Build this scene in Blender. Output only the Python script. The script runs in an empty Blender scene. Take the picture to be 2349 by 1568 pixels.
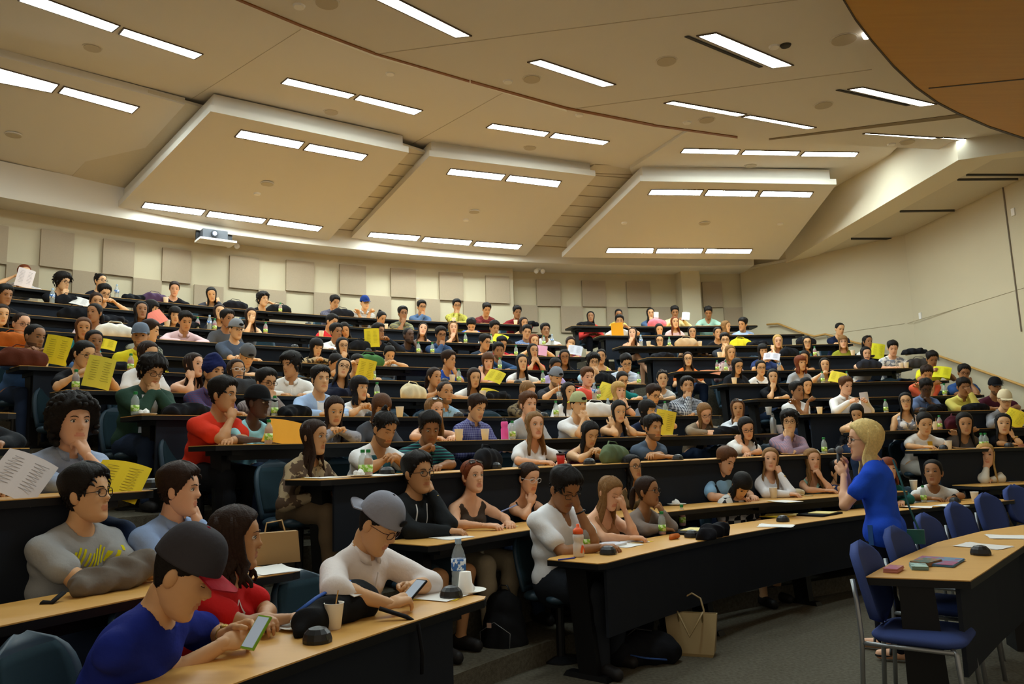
import bpy, math, random
import numpy as np
from mathutils import Matrix, Vector
random.seed(7); np.random.seed(7)
S = bpy.context.scene
COL = S.collection

# ---------------------------------------------------------------- camera
FPX, PITCH, ROLL, EYE = 1791.0, 0.135, 0.0288, 1.45
cp, sp = math.cos(PITCH), math.sin(PITCH)
cr, sr = math.cos(ROLL), math.sin(ROLL)
_R0, _U0, _FW = Vector((1, 0, 0)), Vector((0, -sp, cp)), Vector((0, cp, sp))
_rt, _up = _R0*cr-_U0*sr, _R0*sr+_U0*cr
cd = bpy.data.cameras.new('camera'); cam = bpy.data.objects.new('camera', cd); COL.objects.link(cam)
cd.sensor_width = 36; cd.lens = 36*FPX/2349; cd.clip_start = .05; cd.clip_end = 200
cam.matrix_world = Matrix(((_rt.x, _up.x, -_FW.x, 0), (_rt.y, _up.y, -_FW.y, 0), (_rt.z, _up.z, -_FW.z, EYE), (0, 0, 0, 1)))
S.camera = cam
def ray(x, y):
    u2 = (x-1174.5)/FPX; v2 = (784-y)/FPX
    u = u2*cr+v2*sr; v = -u2*sr+v2*cr
    return np.array([u, cp-v*sp, sp+v*cp])
O3 = np.array([0, 0, EYE])
# ---------------------------------------------------------------- world, exposure
S.view_settings.view_transform = 'Standard'; S.view_settings.look = 'None'
S.view_settings.gamma = 1; S.view_settings.use_curve_mapping = False
S.view_settings.exposure = 0.0
W = bpy.data.worlds.new('world'); S.world = W; W.use_nodes = True
W.node_tree.nodes['Background'].inputs[0].default_value = (1.0, .84, .62, 1)
W.node_tree.nodes['Background'].inputs[1].default_value = 0.5
LAMP = 52.0          # brightness of the ceiling light diffusers

# ---------------------------------------------------------------- materials
MATS = {}
def lin(h):
    if not isinstance(h, str): return tuple(h)
    c = [int(h[i:i+2], 16)/255 for i in (0, 2, 4)]
    return tuple(x/12.92 if x <= .04045 else ((x+.055)/1.055)**2.4 for x in c)
def mat(key, col, rough=.6, spec=.3, metal=0, emit=0, alpha=1, var=0, scale=8, bump=0, bscale=60, coords='Object', pat=None, col2=None, psc=30, trans=0):
    if key in MATS: return MATS[key]
    m = bpy.data.materials.new(key); m.use_nodes = True; nt = m.node_tree; N = nt.nodes; L = nt.links
    b = N['Principled BSDF']; c = lin(col)+(1,)
    b.inputs['Base Color'].default_value = c; b.inputs['Roughness'].default_value = rough
    b.inputs['Specular IOR Level'].default_value = spec; b.inputs['Metallic'].default_value = metal
    if alpha < 1: b.inputs['Alpha'].default_value = alpha
    if trans: b.inputs['Transmission Weight'].default_value = trans
    if emit:
        b.inputs['Emission Color'].default_value = c; b.inputs['Emission Strength'].default_value = emit
    tc = N.new('ShaderNodeTexCoord')
    src = None
    def rgb(v):
        n = N.new('ShaderNodeRGB'); n.outputs[0].default_value = lin(v)+(1,); return n.outputs[0]
    def mix(f, a, bb, mode='MIX'):
        n = N.new('ShaderNodeMix'); n.data_type = 'RGBA'; n.blend_type = mode
        if isinstance(f, float): n.inputs[0].default_value = f
        else: L.new(f, n.inputs[0])
        L.new(a, n.inputs[6]); L.new(bb, n.inputs[7]); return n.outputs[2]
    def wave(axis, sc, thr, dist=0):
        w = N.new('ShaderNodeTexWave'); w.bands_direction = axis; w.inputs['Scale'].default_value = sc; w.inputs['Distortion'].default_value = dist
        L.new(tc.outputs[coords], w.inputs[0])
        g = N.new('ShaderNodeMath'); g.operation = 'GREATER_THAN'; g.inputs[1].default_value = thr; L.new(w.outputs['Fac'], g.inputs[0]); return g.outputs[0]
    if pat:
        A, B = rgb(col), rgb(col2)
        if pat == '=': src = mix(wave('Z', psc, .72), A, B)
        elif pat == '#':
            s1 = mix(wave('Z', psc, .6), A, B); s2 = mix(wave('X', psc, .6), A, B); src = mix(.5, s1, s2)
        elif pat == '%':
            ck = N.new('ShaderNodeTexChecker'); ck.inputs['Scale'].default_value = psc; L.new(tc.outputs[coords], ck.inputs[0]); src = mix(ck.outputs[1], A, B)
        elif pat == '*':
            nz = N.new('ShaderNodeTexNoise'); nz.inputs['Scale'].default_value = psc; nz.inputs['Detail'].default_value = 2; L.new(tc.outputs[coords], nz.inputs[0])
            g = N.new('ShaderNodeMath'); g.operation = 'GREATER_THAN'; g.inputs[1].default_value = .52; L.new(nz.outputs[0], g.inputs[0]); src = mix(g.outputs[0], A, B)
        elif pat == 'wood':
            mp = N.new('ShaderNodeMapping'); mp.inputs['Scale'].default_value = (1, 14, 14); L.new(tc.outputs[coords], mp.inputs[0])
            nz = N.new('ShaderNodeTexNoise'); nz.inputs['Scale'].default_value = psc; nz.inputs['Detail'].default_value = 4; L.new(mp.outputs[0], nz.inputs[0])
            src = mix(nz.outputs[0], A, B)
    if var:
        nz = N.new('ShaderNodeTexNoise'); nz.inputs['Scale'].default_value = scale; nz.inputs['Detail'].default_value = 3
        L.new(tc.outputs[coords], nz.inputs[0])
        r = N.new('ShaderNodeMapRange'); r.inputs[3].default_value = 1-var; r.inputs[4].default_value = 1+var; L.new(nz.outputs[0], r.inputs[0])
        cc = N.new('ShaderNodeCombineColor'); [L.new(r.outputs[0], cc.inputs[i]) for i in range(3)]
        src = mix(1.0, src if src else rgb(col), cc.outputs[0], 'MULTIPLY')
    if src: L.new(src, b.inputs['Base Color'])
    if bump:
        nz = N.new('ShaderNodeTexNoise'); nz.inputs['Scale'].default_value = bscale; nz.inputs['Detail'].default_value = 3; L.new(tc.outputs[coords], nz.inputs[0])
        bp = N.new('ShaderNodeBump'); bp.inputs['Strength'].default_value = bump; bp.inputs['Distance'].default_value = .02
        L.new(nz.outputs[0], bp.inputs['Height']); L.new(bp.outputs[0], b.inputs['Normal'])
    MATS[key] = m; return m
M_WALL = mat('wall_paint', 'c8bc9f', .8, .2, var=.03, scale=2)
M_WALL2 = mat('wall_paint_recess_shade', 'c2b698', .8, .2, var=.03, scale=2)  # wall paint again, with the shade of the recess put into a darker colour
M_CEIL = mat('ceiling_paint', 'd8d2c6', .85, .2, var=.02, scale=1)
M_TILE = mat('ceiling_tile', 'cfc6b2', .9, .1, var=.05, scale=40)
M_FAB = mat('acoustic_fabric', 'ad9c84', .95, .05, var=.06, scale=50, bump=.2, bscale=300)
M_WOOD = mat('canopy_wood', 'c9953a', .45, .3, pat='wood', col2='b98430', psc=1.2)
M_TAN = mat('desk_laminate', 'dca95c', .38, .35, pat='wood', col2='d09b4e', psc=2.0)
M_BLK = mat('desk_edge', '0c0d10', .5, .3)
M_PANEL = mat('desk_panel', '21262f', .75, .15, var=.1, scale=200)
M_CARPET = mat('carpet', '615c50', 1, .05, var=.6, scale=45, bump=.5, bscale=200)
M_NOSE = mat('step_nosing', '9a917c', .8, .1)
M_CHAIR = mat('chair_shell', '2c4150', .45, .3)
M_PAD = mat('chair_pad', '22343c', .9, .1, var=.1, scale=90)
M_BLUEPAD = mat('blue_fabric', '3d4c82', .85, .1, var=.12, scale=250, bump=.15, bscale=400)
M_METAL = mat('grey_metal', '8b8e90', .35, .5, metal=.6)
M_DARKM = mat('dark_metal', '15161a', .45, .4)
M_LIGHT = mat('diffuser', (.86, 1.0, 1.0), emit=LAMP)
M_FRAME = mat('fixture_frame', '5a4a3c', .5)
M_RAIL = mat('rail_wood', 'c79a58', .4, .3, pat='wood', col2='b3853f', psc=3)
M_WHITE = mat('white_plain', 'e9e6df', .6, .2)
M_GREYV = mat('vent_grey', '3a3630', .7)
M_SPK = mat('speaker_grille', 'bdb29c', .8)

# ---------------------------------------------------------------- mesh helpers
class MB:
    def __init__(s): s.v = []; s.f = []; s.m = []; s.n = 0
    def add(s, V, Fc, mi=0):
        V = np.asarray(V, float).reshape(-1, 3)
        s.v.append(V)
        for f in Fc: s.f.append([i+s.n for i in f])
        s.m += ([mi]*len(Fc) if isinstance(mi, int) else list(mi)); s.n += len(V)
    def box(s, c, d, rot=0, mi=0, R=None):
        x, y, z = d[0]/2, d[1]/2, d[2]/2
        V = np.array([(a*x, b*y, e*z) for e in (-1, 1) for b in (-1, 1) for a in (-1, 1)])
        if R is None: R = rotz(rot)
        s.add(V@np.asarray(R).T+np.asarray(c), [(0, 2, 3, 1), (4, 5, 7, 6), (0, 1, 5, 4), (2, 6, 7, 3), (0, 4, 6, 2), (1, 3, 7, 5)], mi)
    def prism(s, bot, top, mi=0):
        n = len(bot); V = list(bot)+list(top)
        s.add(V, [tuple(range(n))[::-1], tuple(range(n, 2*n))]+[(i, (i+1) % n, n+(i+1) % n, n+i) for i in range(n)], mi)
    def loft(s, rings, mi=0, cap=True, close=True):
        n = len(rings[0]); k = len(rings); V = np.concatenate([np.asarray(r, float) for r in rings]); Fc = []
        for j in range(k-1):
            for i in range(n if close else n-1):
                a, b = j*n+i, j*n+(i+1) % n; Fc.append((a, b, b+n, a+n))
        if cap: Fc.append(tuple(range(n))[::-1]); Fc.append(tuple(range((k-1)*n, k*n)))
        s.add(V, Fc, mi)
    def tube(s, pts, rad, n=8, mi=0, flat=1.0, side=None):
        pts = np.asarray(pts, float); k = len(pts)
        if not hasattr(rad, '__len__'): rad = [rad]*k
        rings = []; ref = np.array(side if side is not None else (0, 0, 1.)); u = None
        for i in range(k):
            t = pts[min(i+1, k-1)]-pts[max(i-1, 0)]; t /= np.linalg.norm(t)+1e-9
            if u is None:
                u = ref-t*(ref@t)
                if np.linalg.norm(u) < .1: u = np.array([1., 0, 0]); u -= t*(u@t)
            else: u = u-t*(u@t)
            u /= np.linalg.norm(u)+1e-9; w = np.cross(t, u)
            a = np.linspace(0, 2*np.pi, n, endpoint=False)
            rings.append(pts[i]+rad[i]*(np.cos(a)[:, None]*w+flat*np.sin(a)[:, None]*u))
        s.loft(rings, mi)
    def lathe(s, prof, n=16, mi=0, c=(0, 0, 0), R=None):
        a = np.linspace(0, 2*np.pi, n, endpoint=False); rings = []
        for r, z in prof: rings.append(np.c_[r*np.cos(a), r*np.sin(a), np.full(n, z)])
        R = np.eye(3) if R is None else R
        s.loft([x@R.T+np.asarray(c) for x in rings], mi)
    def ell(s, c, r, R=None, n=10, mi=0):
        p = np.linspace(0, np.pi, n//2+2); a = np.linspace(0, 2*np.pi, n, endpoint=False); R = np.eye(3) if R is None else R
        rings = [np.c_[np.sin(t)*np.cos(a)*r[0]+0, np.sin(t)*np.sin(a)*r[1], np.full(n, -np.cos(t)*r[2])] for t in np.clip(p, .02, np.pi-.02)]
        s.loft([x@R.T+np.asarray(c) for x in rings], mi)
    def mesh(s, name, mats, smooth=False):
        me = bpy.data.meshes.new(name); V = np.concatenate(s.v) if s.v else np.zeros((0, 3))
        me.from_pydata(V.tolist(), [], s.f)
        for m in mats: me.materials.append(m)
        me.polygons.foreach_set('material_index', s.m)
        if smooth: me.polygons.foreach_set('use_smooth', [True]*len(s.f))
        me.update(); return me
    def obj(s, name, mats, parent=None, smooth=False, loc=None):
        if not isinstance(mats, (list, tuple)): mats = [mats]
        o = bpy.data.objects.new(name, s.mesh(name, mats, smooth)); COL.objects.link(o)
        if parent: o.parent = parent
        if loc is not None: o.location = loc
        return o
def rotz(a): return np.array([[math.cos(a), -math.sin(a), 0], [math.sin(a), math.cos(a), 0], [0, 0, 1]])
def rotx(a): return np.array([[1, 0, 0], [0, math.cos(a), -math.sin(a)], [0, math.sin(a), math.cos(a)]])
def roty(a): return np.array([[math.cos(a), 0, math.sin(a)], [0, 1, 0], [-math.sin(a), 0, math.cos(a)]])
def empty(name, loc=(0, 0, 0), rz=0):
    o = bpy.data.objects.new(name, None); COL.objects.link(o); o.location = loc; o.rotation_euler = (0, 0, rz); o.empty_display_size = .1; return o
def tag(o, label=None, cat=None, group=None, kind=None):
    for k, v in (('label', label), ('category', cat), ('group', group), ('kind', kind)):
        if v: o[k] = v
    return o
def struct(o): o['kind'] = 'structure'; return o
def copy_tree(o, parent=None):
    c = o.copy(); COL.objects.link(c)
    if parent: c.parent = parent
    for ch in o.children: copy_tree(ch, c)
    return c

# ---------------------------------------------------------------- row geometry (arcs of desks on rising tiers)
Q = [7.8087, -3.7634, 11.0477, 12.6516, 13.0776, 13.5477, 14.1406, 14.6931, 15.286, 15.7928, 16.3028, 16.7143, 17.1062, 17.408, 17.6715]
RR = Q[2:]
ZR = [0, 0, .14, .5474, .7905, 1.0399, 1.291, 1.5658, 1.8434, 2.158, 2.4688, 2.7912, 3.1191, 3.1191]
DH = .74
def cen(r):
    k = (min(r, 12)-6)/6; return np.array([7.8087-2.4457*k+.7515*k*k, -3.7634+.6265*k+1.6958*k*k])
OBS = {1: [(550, 1568), (848, 1447.7), (1117, 1374.5), (1368, 1292.5), (1547, 1258), (1640, 1231.4), (1750, 1215), (1940, 1185.7), (2058, 1169.8), (2275, 1150.7), (2317, 1147.5)],
       2: [(0, 1436), (246, 1382.5), (636, 1318), (699, 1306), (985, 1248.6), (1168, 1225.7), (1521, 1173), (1729, 1154), (1851, 1144.7)],
       0: [(2219, 1327), (2349, 1249)]}
CORR = {}
for r_, pts_ in OBS.items():
    L_ = []
    for x, y in pts_:
        d = ray(x, y); z = ZR[r_]+DH; t = (z-EYE)/d[2]; P = d[:2]*t-cen(r_)
        L_.append((math.atan2(P[1], P[0]), np.hypot(*P)-RR[r_]))
    L_.sort(); xs_ = []; ys_ = []; cut_ = {0: 9, 1: 1e9, 2: 1e9}[r_]
    for part in ((L_[:-3], L_[-3:]) if r_ == 1 else ((L_[:-4], L_[-4:]) if r_ == 2 else (L_,))):
        a_ = np.array(part); deg = 1 if len(part) < 4 else 2; f_ = np.polyfit(a_[:, 0], a_[:, 1], deg)
        g_ = np.linspace(a_[0, 0], a_[-1, 0], 8); xs_ += list(g_); ys_ += list(np.polyval(f_, g_))
    if r_ == 2: xs_ = [xs_[0]-.25]+xs_; ys_ = [0.]+ys_
    CORR[r_] = (xs_, ys_)
def rad(r, phi):
    R = RR[r] if r <= 12 else RR[12]+1.5
    if r in CORR: R += float(np.interp(phi, *CORR[r]))
    return R
def at(r, phi, d=0): R = rad(r, phi)+d; return cen(r)+R*np.array([math.cos(phi), math.sin(phi)])
def hit(x, y, r, d=0):
    """point of the pixel's ray on the upright curved sheet standing d behind the front edge of row r"""
    D = ray(x, y); c = cen(r); R = (RR[r] if r <= 12 else RR[12]+1.5)+d
    for _ in range(6):
        A = D[0]**2+D[1]**2; B = -2*(D[0]*c[0]+D[1]*c[1]); C = c@c-R*R; q = B*B-4*A*C
        t = (-B+math.sqrt(max(q, 0)))/(2*A); P = D*t; phi = math.atan2(P[1]-c[1], P[0]-c[0]); R = rad(r, phi)+d
        if r not in CORR: break
    return P+O3, phi
def phi_of(r, x): return hit(x, 1000, r)[1]
def ydesk(r): return ZR[r]+DH
def ondesk(r, x, d):
    """world point on the desk top of row r seen in column x, d behind its front edge"""
    y = 900.
    for _ in range(8):
        P, phi = hit(x, y, r, d); y += (P[2]-ydesk(r))*FPX/np.hypot(P[0], P[1])
    P[2] = ydesk(r); return P, phi
# ---------------------------------------------------------------- floor tiers, steps
PH0, PH1 = math.radians(60), math.radians(172)
def curve(r, d, n=70, a=None, b=None):
    return [at(r, p, d) for p in np.linspace(PH0 if a is None else a, PH1 if b is None else b, n)]
b = MB()
b.add([(-9, -1, 0), (12, -1, 0), (12, 14, 0), (-9, 14, 0)], [(0, 1, 2, 3)])
for r in range(2, 14):
    z = ZR[r] if r < 13 else ZR[12]; zp = ZR[r-1] if r > 2 else 0
    if r == 13: continue
    A = curve(r, -.12); Bn = curve(r+1, -.12) if r < 12 else curve(12, 2.2); n = len(A)
    V = [(*p, zp) for p in A]+[(*p, z) for p in A]+[(*p, z) for p in Bn]
    b.add(V, [(i, i+1, n+i+1, n+i) for i in range(n-1)]+[(n+i, n+i+1, 2*n+i+1, 2*n+i) for i in range(n-1)])
struct(b.obj('floor', [M_CARPET]))
# section ends given as picture columns on each row's front edge: left section right end, middle left/right, right left/right
SEC = {1: (1117, 1368, 2317, None, None), 2: (699, 985, 2075, 2245, 2440), 3: (363, 742, 1955, 2137, 2480), 4: (75, 500, 1790, 1990, 2430), 5: (38, 327, 1661, 1850, 2385),
       6: (-45, 150, 1545, 1735, 2271), 7: (-120, 38, 1490, 1668, 2193), 8: (-200, -60, 1425, 1565, 2110), 9: (-280, -130, 1365, 1495, 2071), 10: (-330, -190, 1315, 1434, 1977),
       11: (-380, -240, 1276, 1388, 1865), 12: (-430, -290, 1230, 1322, 1757)}
ORD = ['', 'front', 'second', 'third', 'fourth', 'fifth', 'sixth', 'seventh', 'eighth', 'ninth', 'tenth', 'eleventh', 'back']
# aisle half steps with pale nosing
for r in range(3, 13):
    for side, (i, j) in (('left', (0, 1)), ('right', (2, 3))):
        s = SEC[r]; pa, pb = phi_of(r, s[j]), phi_of(r, s[i]); 
        if pb < pa: pa, pb = pb, pa
        if s[j] < -150: continue
        s2 = SEC[r-1]; qa, qb = sorted((phi_of(r-1, s2[j] or s[j]), phi_of(r-1, s2[i]))); pa, pb = max(pa, qa), min(pb, qb)
        if pb-pa < .03: continue
        ps = np.linspace(pa+.004, pb-.004, 6)
        zt = (ZR[r]+ZR[r-1])/2
        o_ = MB(); I = [at(r, p, -.40) for p in ps]; J = [at(r, p, -.115) for p in ps]
        n = len(ps)
        o_.add([(*p, ZR[r-1]) for p in I]+[(*p, zt) for p in I]+[(*p, zt) for p in J], [(k, k+1, n+k+1, n+k) for k in range(n-1)]+[(n+k, n+k+1, 2*n+k+1, 2*n+k) for k in range(n-1)])
        for zz, dd in ((zt, -.40), (ZR[r], -.12)):
            for k in range(n-1):
                p0, p1 = at(r, ps[k], dd-.004), at(r, ps[k+1], dd-.004); q0, q1 = at(r, ps[k], dd+.035), at(r, ps[k+1], dd+.035)
                o_.prism([(*p0, zz-.03), (*p1, zz-.03), (*q1, zz-.03), (*q0, zz-.03)], [(*p0, zz+.004), (*p1, zz+.004), (*q1, zz+.004), (*q0, zz+.004)], 1)
        o = o_.obj('aisle_step', [M_CARPET, M_NOSE])
        tag(o, 'carpeted %s aisle step with pale nosing beside the %s desk row' % (side, ORD[r]), 'step', 'aisle steps')
# ---------------------------------------------------------------- desks
def desk(r, xa, xb, secname, panel, depth=.44):
    pa, pb = phi_of(r, xa), phi_of(r, xb)
    if pb < pa: pa, pb = pb, pa
    if r == 0: pa -= .25
    L = (pb-pa)*RR[r]; n = max(4, int(L/.35)+1); ps = np.linspace(pa, pb, n); zt = ydesk(r); zf = ZR[r]
    mid = at(r, (pa+pb)/2, depth/2); root = empty('lecture_desk', (mid[0], mid[1], zf))
    o3 = np.array([mid[0], mid[1], zf])
    def W3(p, z): return np.array([p[0], p[1], z])-o3
    def rings(z0, z1, d0, d1, ps=ps, rnd=0):
        out = []
        for p in ps:
            f0 = at(r, p, d0); f1 = at(r, p, d1); out.append([W3(f0, z0), W3(f1, z0), W3(f1, z1), W3(f0, z1)])
        return out
    # top with rounded plan corners
    rr = .05; pe = [pa, pa+.012*rr/.05/RR[r]*5, *ps[1:-1], pb-.012*rr/.05/RR[r]*5, pb]
    def topring(z0, z1, g=0):
        out = []
        for k, p in enumerate(pe):
            e = .03 if k in (0, len(pe)-1) else 0
            f0 = at(r, p, e-g); f1 = at(r, p, depth-e+g); out.append([W3(f0, z0), W3(f1, z0), W3(f1, z1), W3(f0, z1)])
        return out
    t = MB(); t.loft(topring(zt-.006, zt)); t.obj('desktop', [M_TAN], root)
    t = MB(); t.loft(topring(zt-.04, zt-.005, .003)); t.obj('edge_band', [M_BLK], root)
    if panel:
        t = MB(); t.loft(rings(zt-.46, zt-.04, .045, .065, np.linspace(pa+.25/RR[r], pb-.12/RR[r], n))); t.obj('modesty_panel', [M_PANEL], root)
    else:
        t = MB(); t.loft(rings(zt-.11, zt-.04, .12, .15, np.linspace(pa+.3/RR[r], pb-.15/RR[r], n))); t.obj('apron', [M_BLK], root)
    k = max(2, int(L/1.5)+1)
    for j in range(k):
        p = pa+.22/RR[r]+(pb-pa-.4/RR[r])*j/(k-1); t = MB(); w = .035/RR[r]
        lo = [(.10, zf+.03), (.40, zf+.03)]; hi = [(.14, zt-.04), (.36, zt-.04)]
        R4 = []
        for (d_, z_) in (lo[0], lo[1], hi[1], hi[0]): R4.append(d_)
        bot = [W3(at(r, p-w, .16), zf+.02), W3(at(r, p+w, .16), zf+.02), W3(at(r, p+w, .30), zf+.02), W3(at(r, p-w, .30), zf+.02)]
        top = [W3(at(r, p-w, .22), zt-.04), W3(at(r, p+w, .22), zt-.04), W3(at(r, p+w, .38), zt-.04), W3(at(r, p-w, .38), zt-.04)]
        t.prism(bot, top)
        w2 = .045/RR[r]
        t.prism([W3(at(r, p-w2, .08), zf), W3(at(r, p+w2, .08), zf), W3(at(r, p+w2, .42), zf), W3(at(r, p-w2, .42), zf)], [W3(at(r, p-w, .10), zf+.03), W3(at(r, p+w, .10), zf+.03), W3(at(r, p+w, .40), zf+.03), W3(at(r, p-w, .40), zf+.03)])
        t.prism([W3(at(r, p-w2, .05), zt-.075), W3(at(r, p+w2, .05), zt-.075), W3(at(r, p+w2, .43), zt-.075), W3(at(r, p-w2, .43), zt-.075)], [W3(at(r, p-w2, .05), zt-.04), W3(at(r, p+w2, .05), zt-.04), W3(at(r, p+w2, .43), zt-.04), W3(at(r, p-w2, .43), zt-.04)])
        t.obj('leg', [M_BLK], root)
    nm = {'left': 'left of the left aisle', 'mid': 'between the two aisles', 'right': 'right of the right aisle'}[secname]
    tag(root, ('long curved desk of the %s row %s%s' % (ORD[r], nm, ', with dark front panel' if panel else '')) if r else 'curved wood-topped table in front of the blue padded chairs', 'desk', 'curved lecture desks')
    return root
for r in range(1, 13):
    s = SEC[r]; pn = r % 2 == 1
    if r == 1: desk(1, 100, s[0], 'left', True)
    elif r <= 5: desk(r, {2: -560, 3: -480, 4: -520, 5: -560}[r], s[0], 'left', pn)
    desk(r, max(s[1], -260), s[2], 'mid', pn)
    if s[3]: desk(r, s[3], s[4], 'right', pn)
def plp(x, y, z=DH): d = ray(x, y); return d*((z-EYE)/d[2])+O3
TB = [plp(*q) for q in ((1986, 1322), (2062, 1280), (2150, 1243), (2250, 1218), (2349, 1203), (2480, 1186))]; TFr = [plp(*q) for q in ((2226, 1331), (2262, 1308), (2300, 1282), (2349, 1250), (2420, 1215), (2480, 1195))]
TFr[-1] = TB[-1]+(TFr[3]-TB[3])*1.1; TFr[4] = (TFr[3]+TFr[5])/2
o3 = np.array([*TB[0][:2], 0]); root = empty('lecture_desk', o3)
for nm, z0, z1, mm, gg in (('desktop', DH-.006, DH, M_TAN, 0), ('edge_band', DH-.042, DH-.005, M_BLK, .004)):
    b = MB(); b.loft([[np.array([*p[:2], z0])-o3, np.array([*q[:2], z0])-o3, np.array([*q[:2], z1])-o3, np.array([*p[:2], z1])-o3] for p, q in zip(TB, TFr)]); b.obj(nm, [mm], root)
IN = [q+(p-q)*.14 for p, q in zip(TB, TFr)]; IN[0] = IN[0]*.8+IN[1]*.2
b = MB(); b.loft([[np.array([*p[:2], z])-o3 for z in (DH-.48, DH-.04)]+[np.array([*(p+(t-p)*.05)[:2], z])-o3 for z in (DH-.04, DH-.48)] for p, t in zip(IN, TB)]); b.obj('modesty_panel', [M_PANEL], root)
for k in (0, 3, 5):
    m_ = (TB[k]+TFr[k])/2*.9+(TB[min(k+1, 5)]+TFr[min(k+1, 5)])/2*.1; e = (TFr[k]-TB[k]); e = e[:2]/np.linalg.norm(e[:2]); a = math.atan2(e[1], e[0]); b = MB(); c_ = m_-o3
    b.prism([(c_[0]+x*math.cos(a)-y*math.sin(a), c_[1]+x*math.sin(a)+y*math.cos(a), 0) for x, y in ((-.10, -.04), (.10, -.04), (.10, .04), (-.10, .04))], [(c_[0]+(x-.02)*math.cos(a)-y*math.sin(a), c_[1]+(x-.02)*math.sin(a)+y*math.cos(a), DH-.04) for x, y in ((-.08, -.04), (.08, -.04), (.08, .04), (-.08, .04))]); b.obj('leg', [M_BLK], root)
tag(root, 'curved wood-topped table in front of the blue padded chairs', 'desk', 'curved lecture desks')

# ---------------------------------------------------------------- walls
ZW = 5.35; OFF = 1.5
def wpt(x, y=620, extra=0): return hit(x, y, 12, OFF+extra)
def arcwall(name, xa, xb, extra, z0, z1, mat_, thick=.15, pa=None):
    a = pa if pa else wpt(xa, 620, extra)[1]; c = wpt(xb, 620, extra)[1]; ps = np.linspace(a, c, 40); b = MB()
    C = cen(12); R = RR[12]+OFF+extra
    b.loft([[(*(C+R*np.array([math.cos(p), math.sin(p)])), z0), (*(C+(R+thick)*np.array([math.cos(p), math.sin(p)])), z0), (*(C+(R+thick)*np.array([math.cos(p), math.sin(p)])), z1), (*(C+R*np.array([math.cos(p), math.sin(p)])), z1)] for p in ps])
    return struct(b.obj(name, [mat_]))
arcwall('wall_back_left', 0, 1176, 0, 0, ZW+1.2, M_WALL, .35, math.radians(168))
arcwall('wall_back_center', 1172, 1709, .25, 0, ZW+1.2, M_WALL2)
cpt = [wpt(x, 650, e)[0] for x, e in ((1549, .25), (1563, -.1), (1606, -.1), (1606, .3))]
b = MB(); b.prism([(p[0], p[1], 3.0) for p in cpt], [(p[0], p[1], ZW+.3) for p in cpt]); struct(b.obj('trim_1', [M_WALL]))
RW = [np.array(p) for p in ((5.38, 17.9), (7.75, 14.9), (8.0, 11.6), (8.5, 2.0))]
b = MB()
for i in range(3):
    p, q = RW[i], RW[i+1]; nrm = np.array([q[1]-p[1], -(q[0]-p[0])]); nrm /= np.linalg.norm(nrm); nrm *= -1 if nrm[0] > 0 else 1
    nrm = -nrm*.15
    b.prism([(*p, 0), (*q, 0), (*(q+nrm), 0), (*(p+nrm), 0)], [(*p, ZW+1.2), (*q, ZW+1.2), (*(q+nrm), ZW+1.2), (*(p+nrm), ZW+1.2)])
struct(b.obj('wall_right', [M_WALL]))
b = MB(); b.box((-12.0, 6, 3.4), (.2, 22, 6.9), math.radians(-8)); struct(b.obj('wall_left_bounce', [M_WALL]))  # unseen side wall, added to contain and bounce the light
# acoustic panels on the back wall, checkerboard
up_ = [(-62, 12), (88, 165), (233, 305), (370, 436), (525, 592), (655, 719), (778, 838), (895, 952), (1006, 1060), (1112, 1166), (1228, 1282), (1332, 1386), (1434, 1487), (1607, 1652)]
lo_ = [(12, 88), (165, 233), (305, 370), (445, 512), (592, 655), (719, 778), (838, 895), (952, 1006), (1060, 1112), (1176, 1228), (1282, 1332), (1386, 1434), (1487, 1548), (1653, 1705)]
ytop = lambda x: np.interp(x, [0, 88, 233, 370, 525, 655, 778, 895, 1006, 1112, 1228, 1434, 1700], [514, 525, 547, 568, 588, 597, 607, 615, 624, 631, 642, 646, 648])
C12 = cen(12)
for k, (xa, xb) in enumerate(up_+lo_):
    e = .25 if xa > 1170 else 0
    P, pa = wpt(xa, 620, e); P2, pb = wpt(xb, 620, e)
    zt = wpt((xa+xb)/2, ytop((xa+xb)/2), e)[0][2]; R = RR[12]+OFF+e; h = .60
    if k >= len(up_): zt -= .60
    b = MB(); c_ = [(R-.002, pa), (R-.002, pb), (R-.055, pb), (R-.055, pa)]
    pl = [C12+q*np.array([math.cos(p), math.sin(p)]) for q, p in c_]; o = np.array([*pl[0], zt])
    b.prism([np.array([*p, zt-h])-o for p in pl], [np.array([*p, zt])-o for p in pl])
    ob = b.obj('acoustic_panel', [M_FAB], loc=o)
    j = k % len(up_); row = 'upper' if k < len(up_) else 'lower'
    nth = ['leftmost', 'second', 'third', 'fourth', 'fifth', 'sixth', 'seventh', 'eighth', 'ninth', 'tenth', 'eleventh', 'twelfth', 'thirteenth', 'fourteenth'][j]
    tag(ob, 'square beige fabric acoustic panel, %s from left in %s row on back wall' % (nth, row) if j else 'square beige fabric acoustic panel, leftmost in %s row on back wall' % row, 'panel', 'acoustic panels on the back wall')

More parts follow.
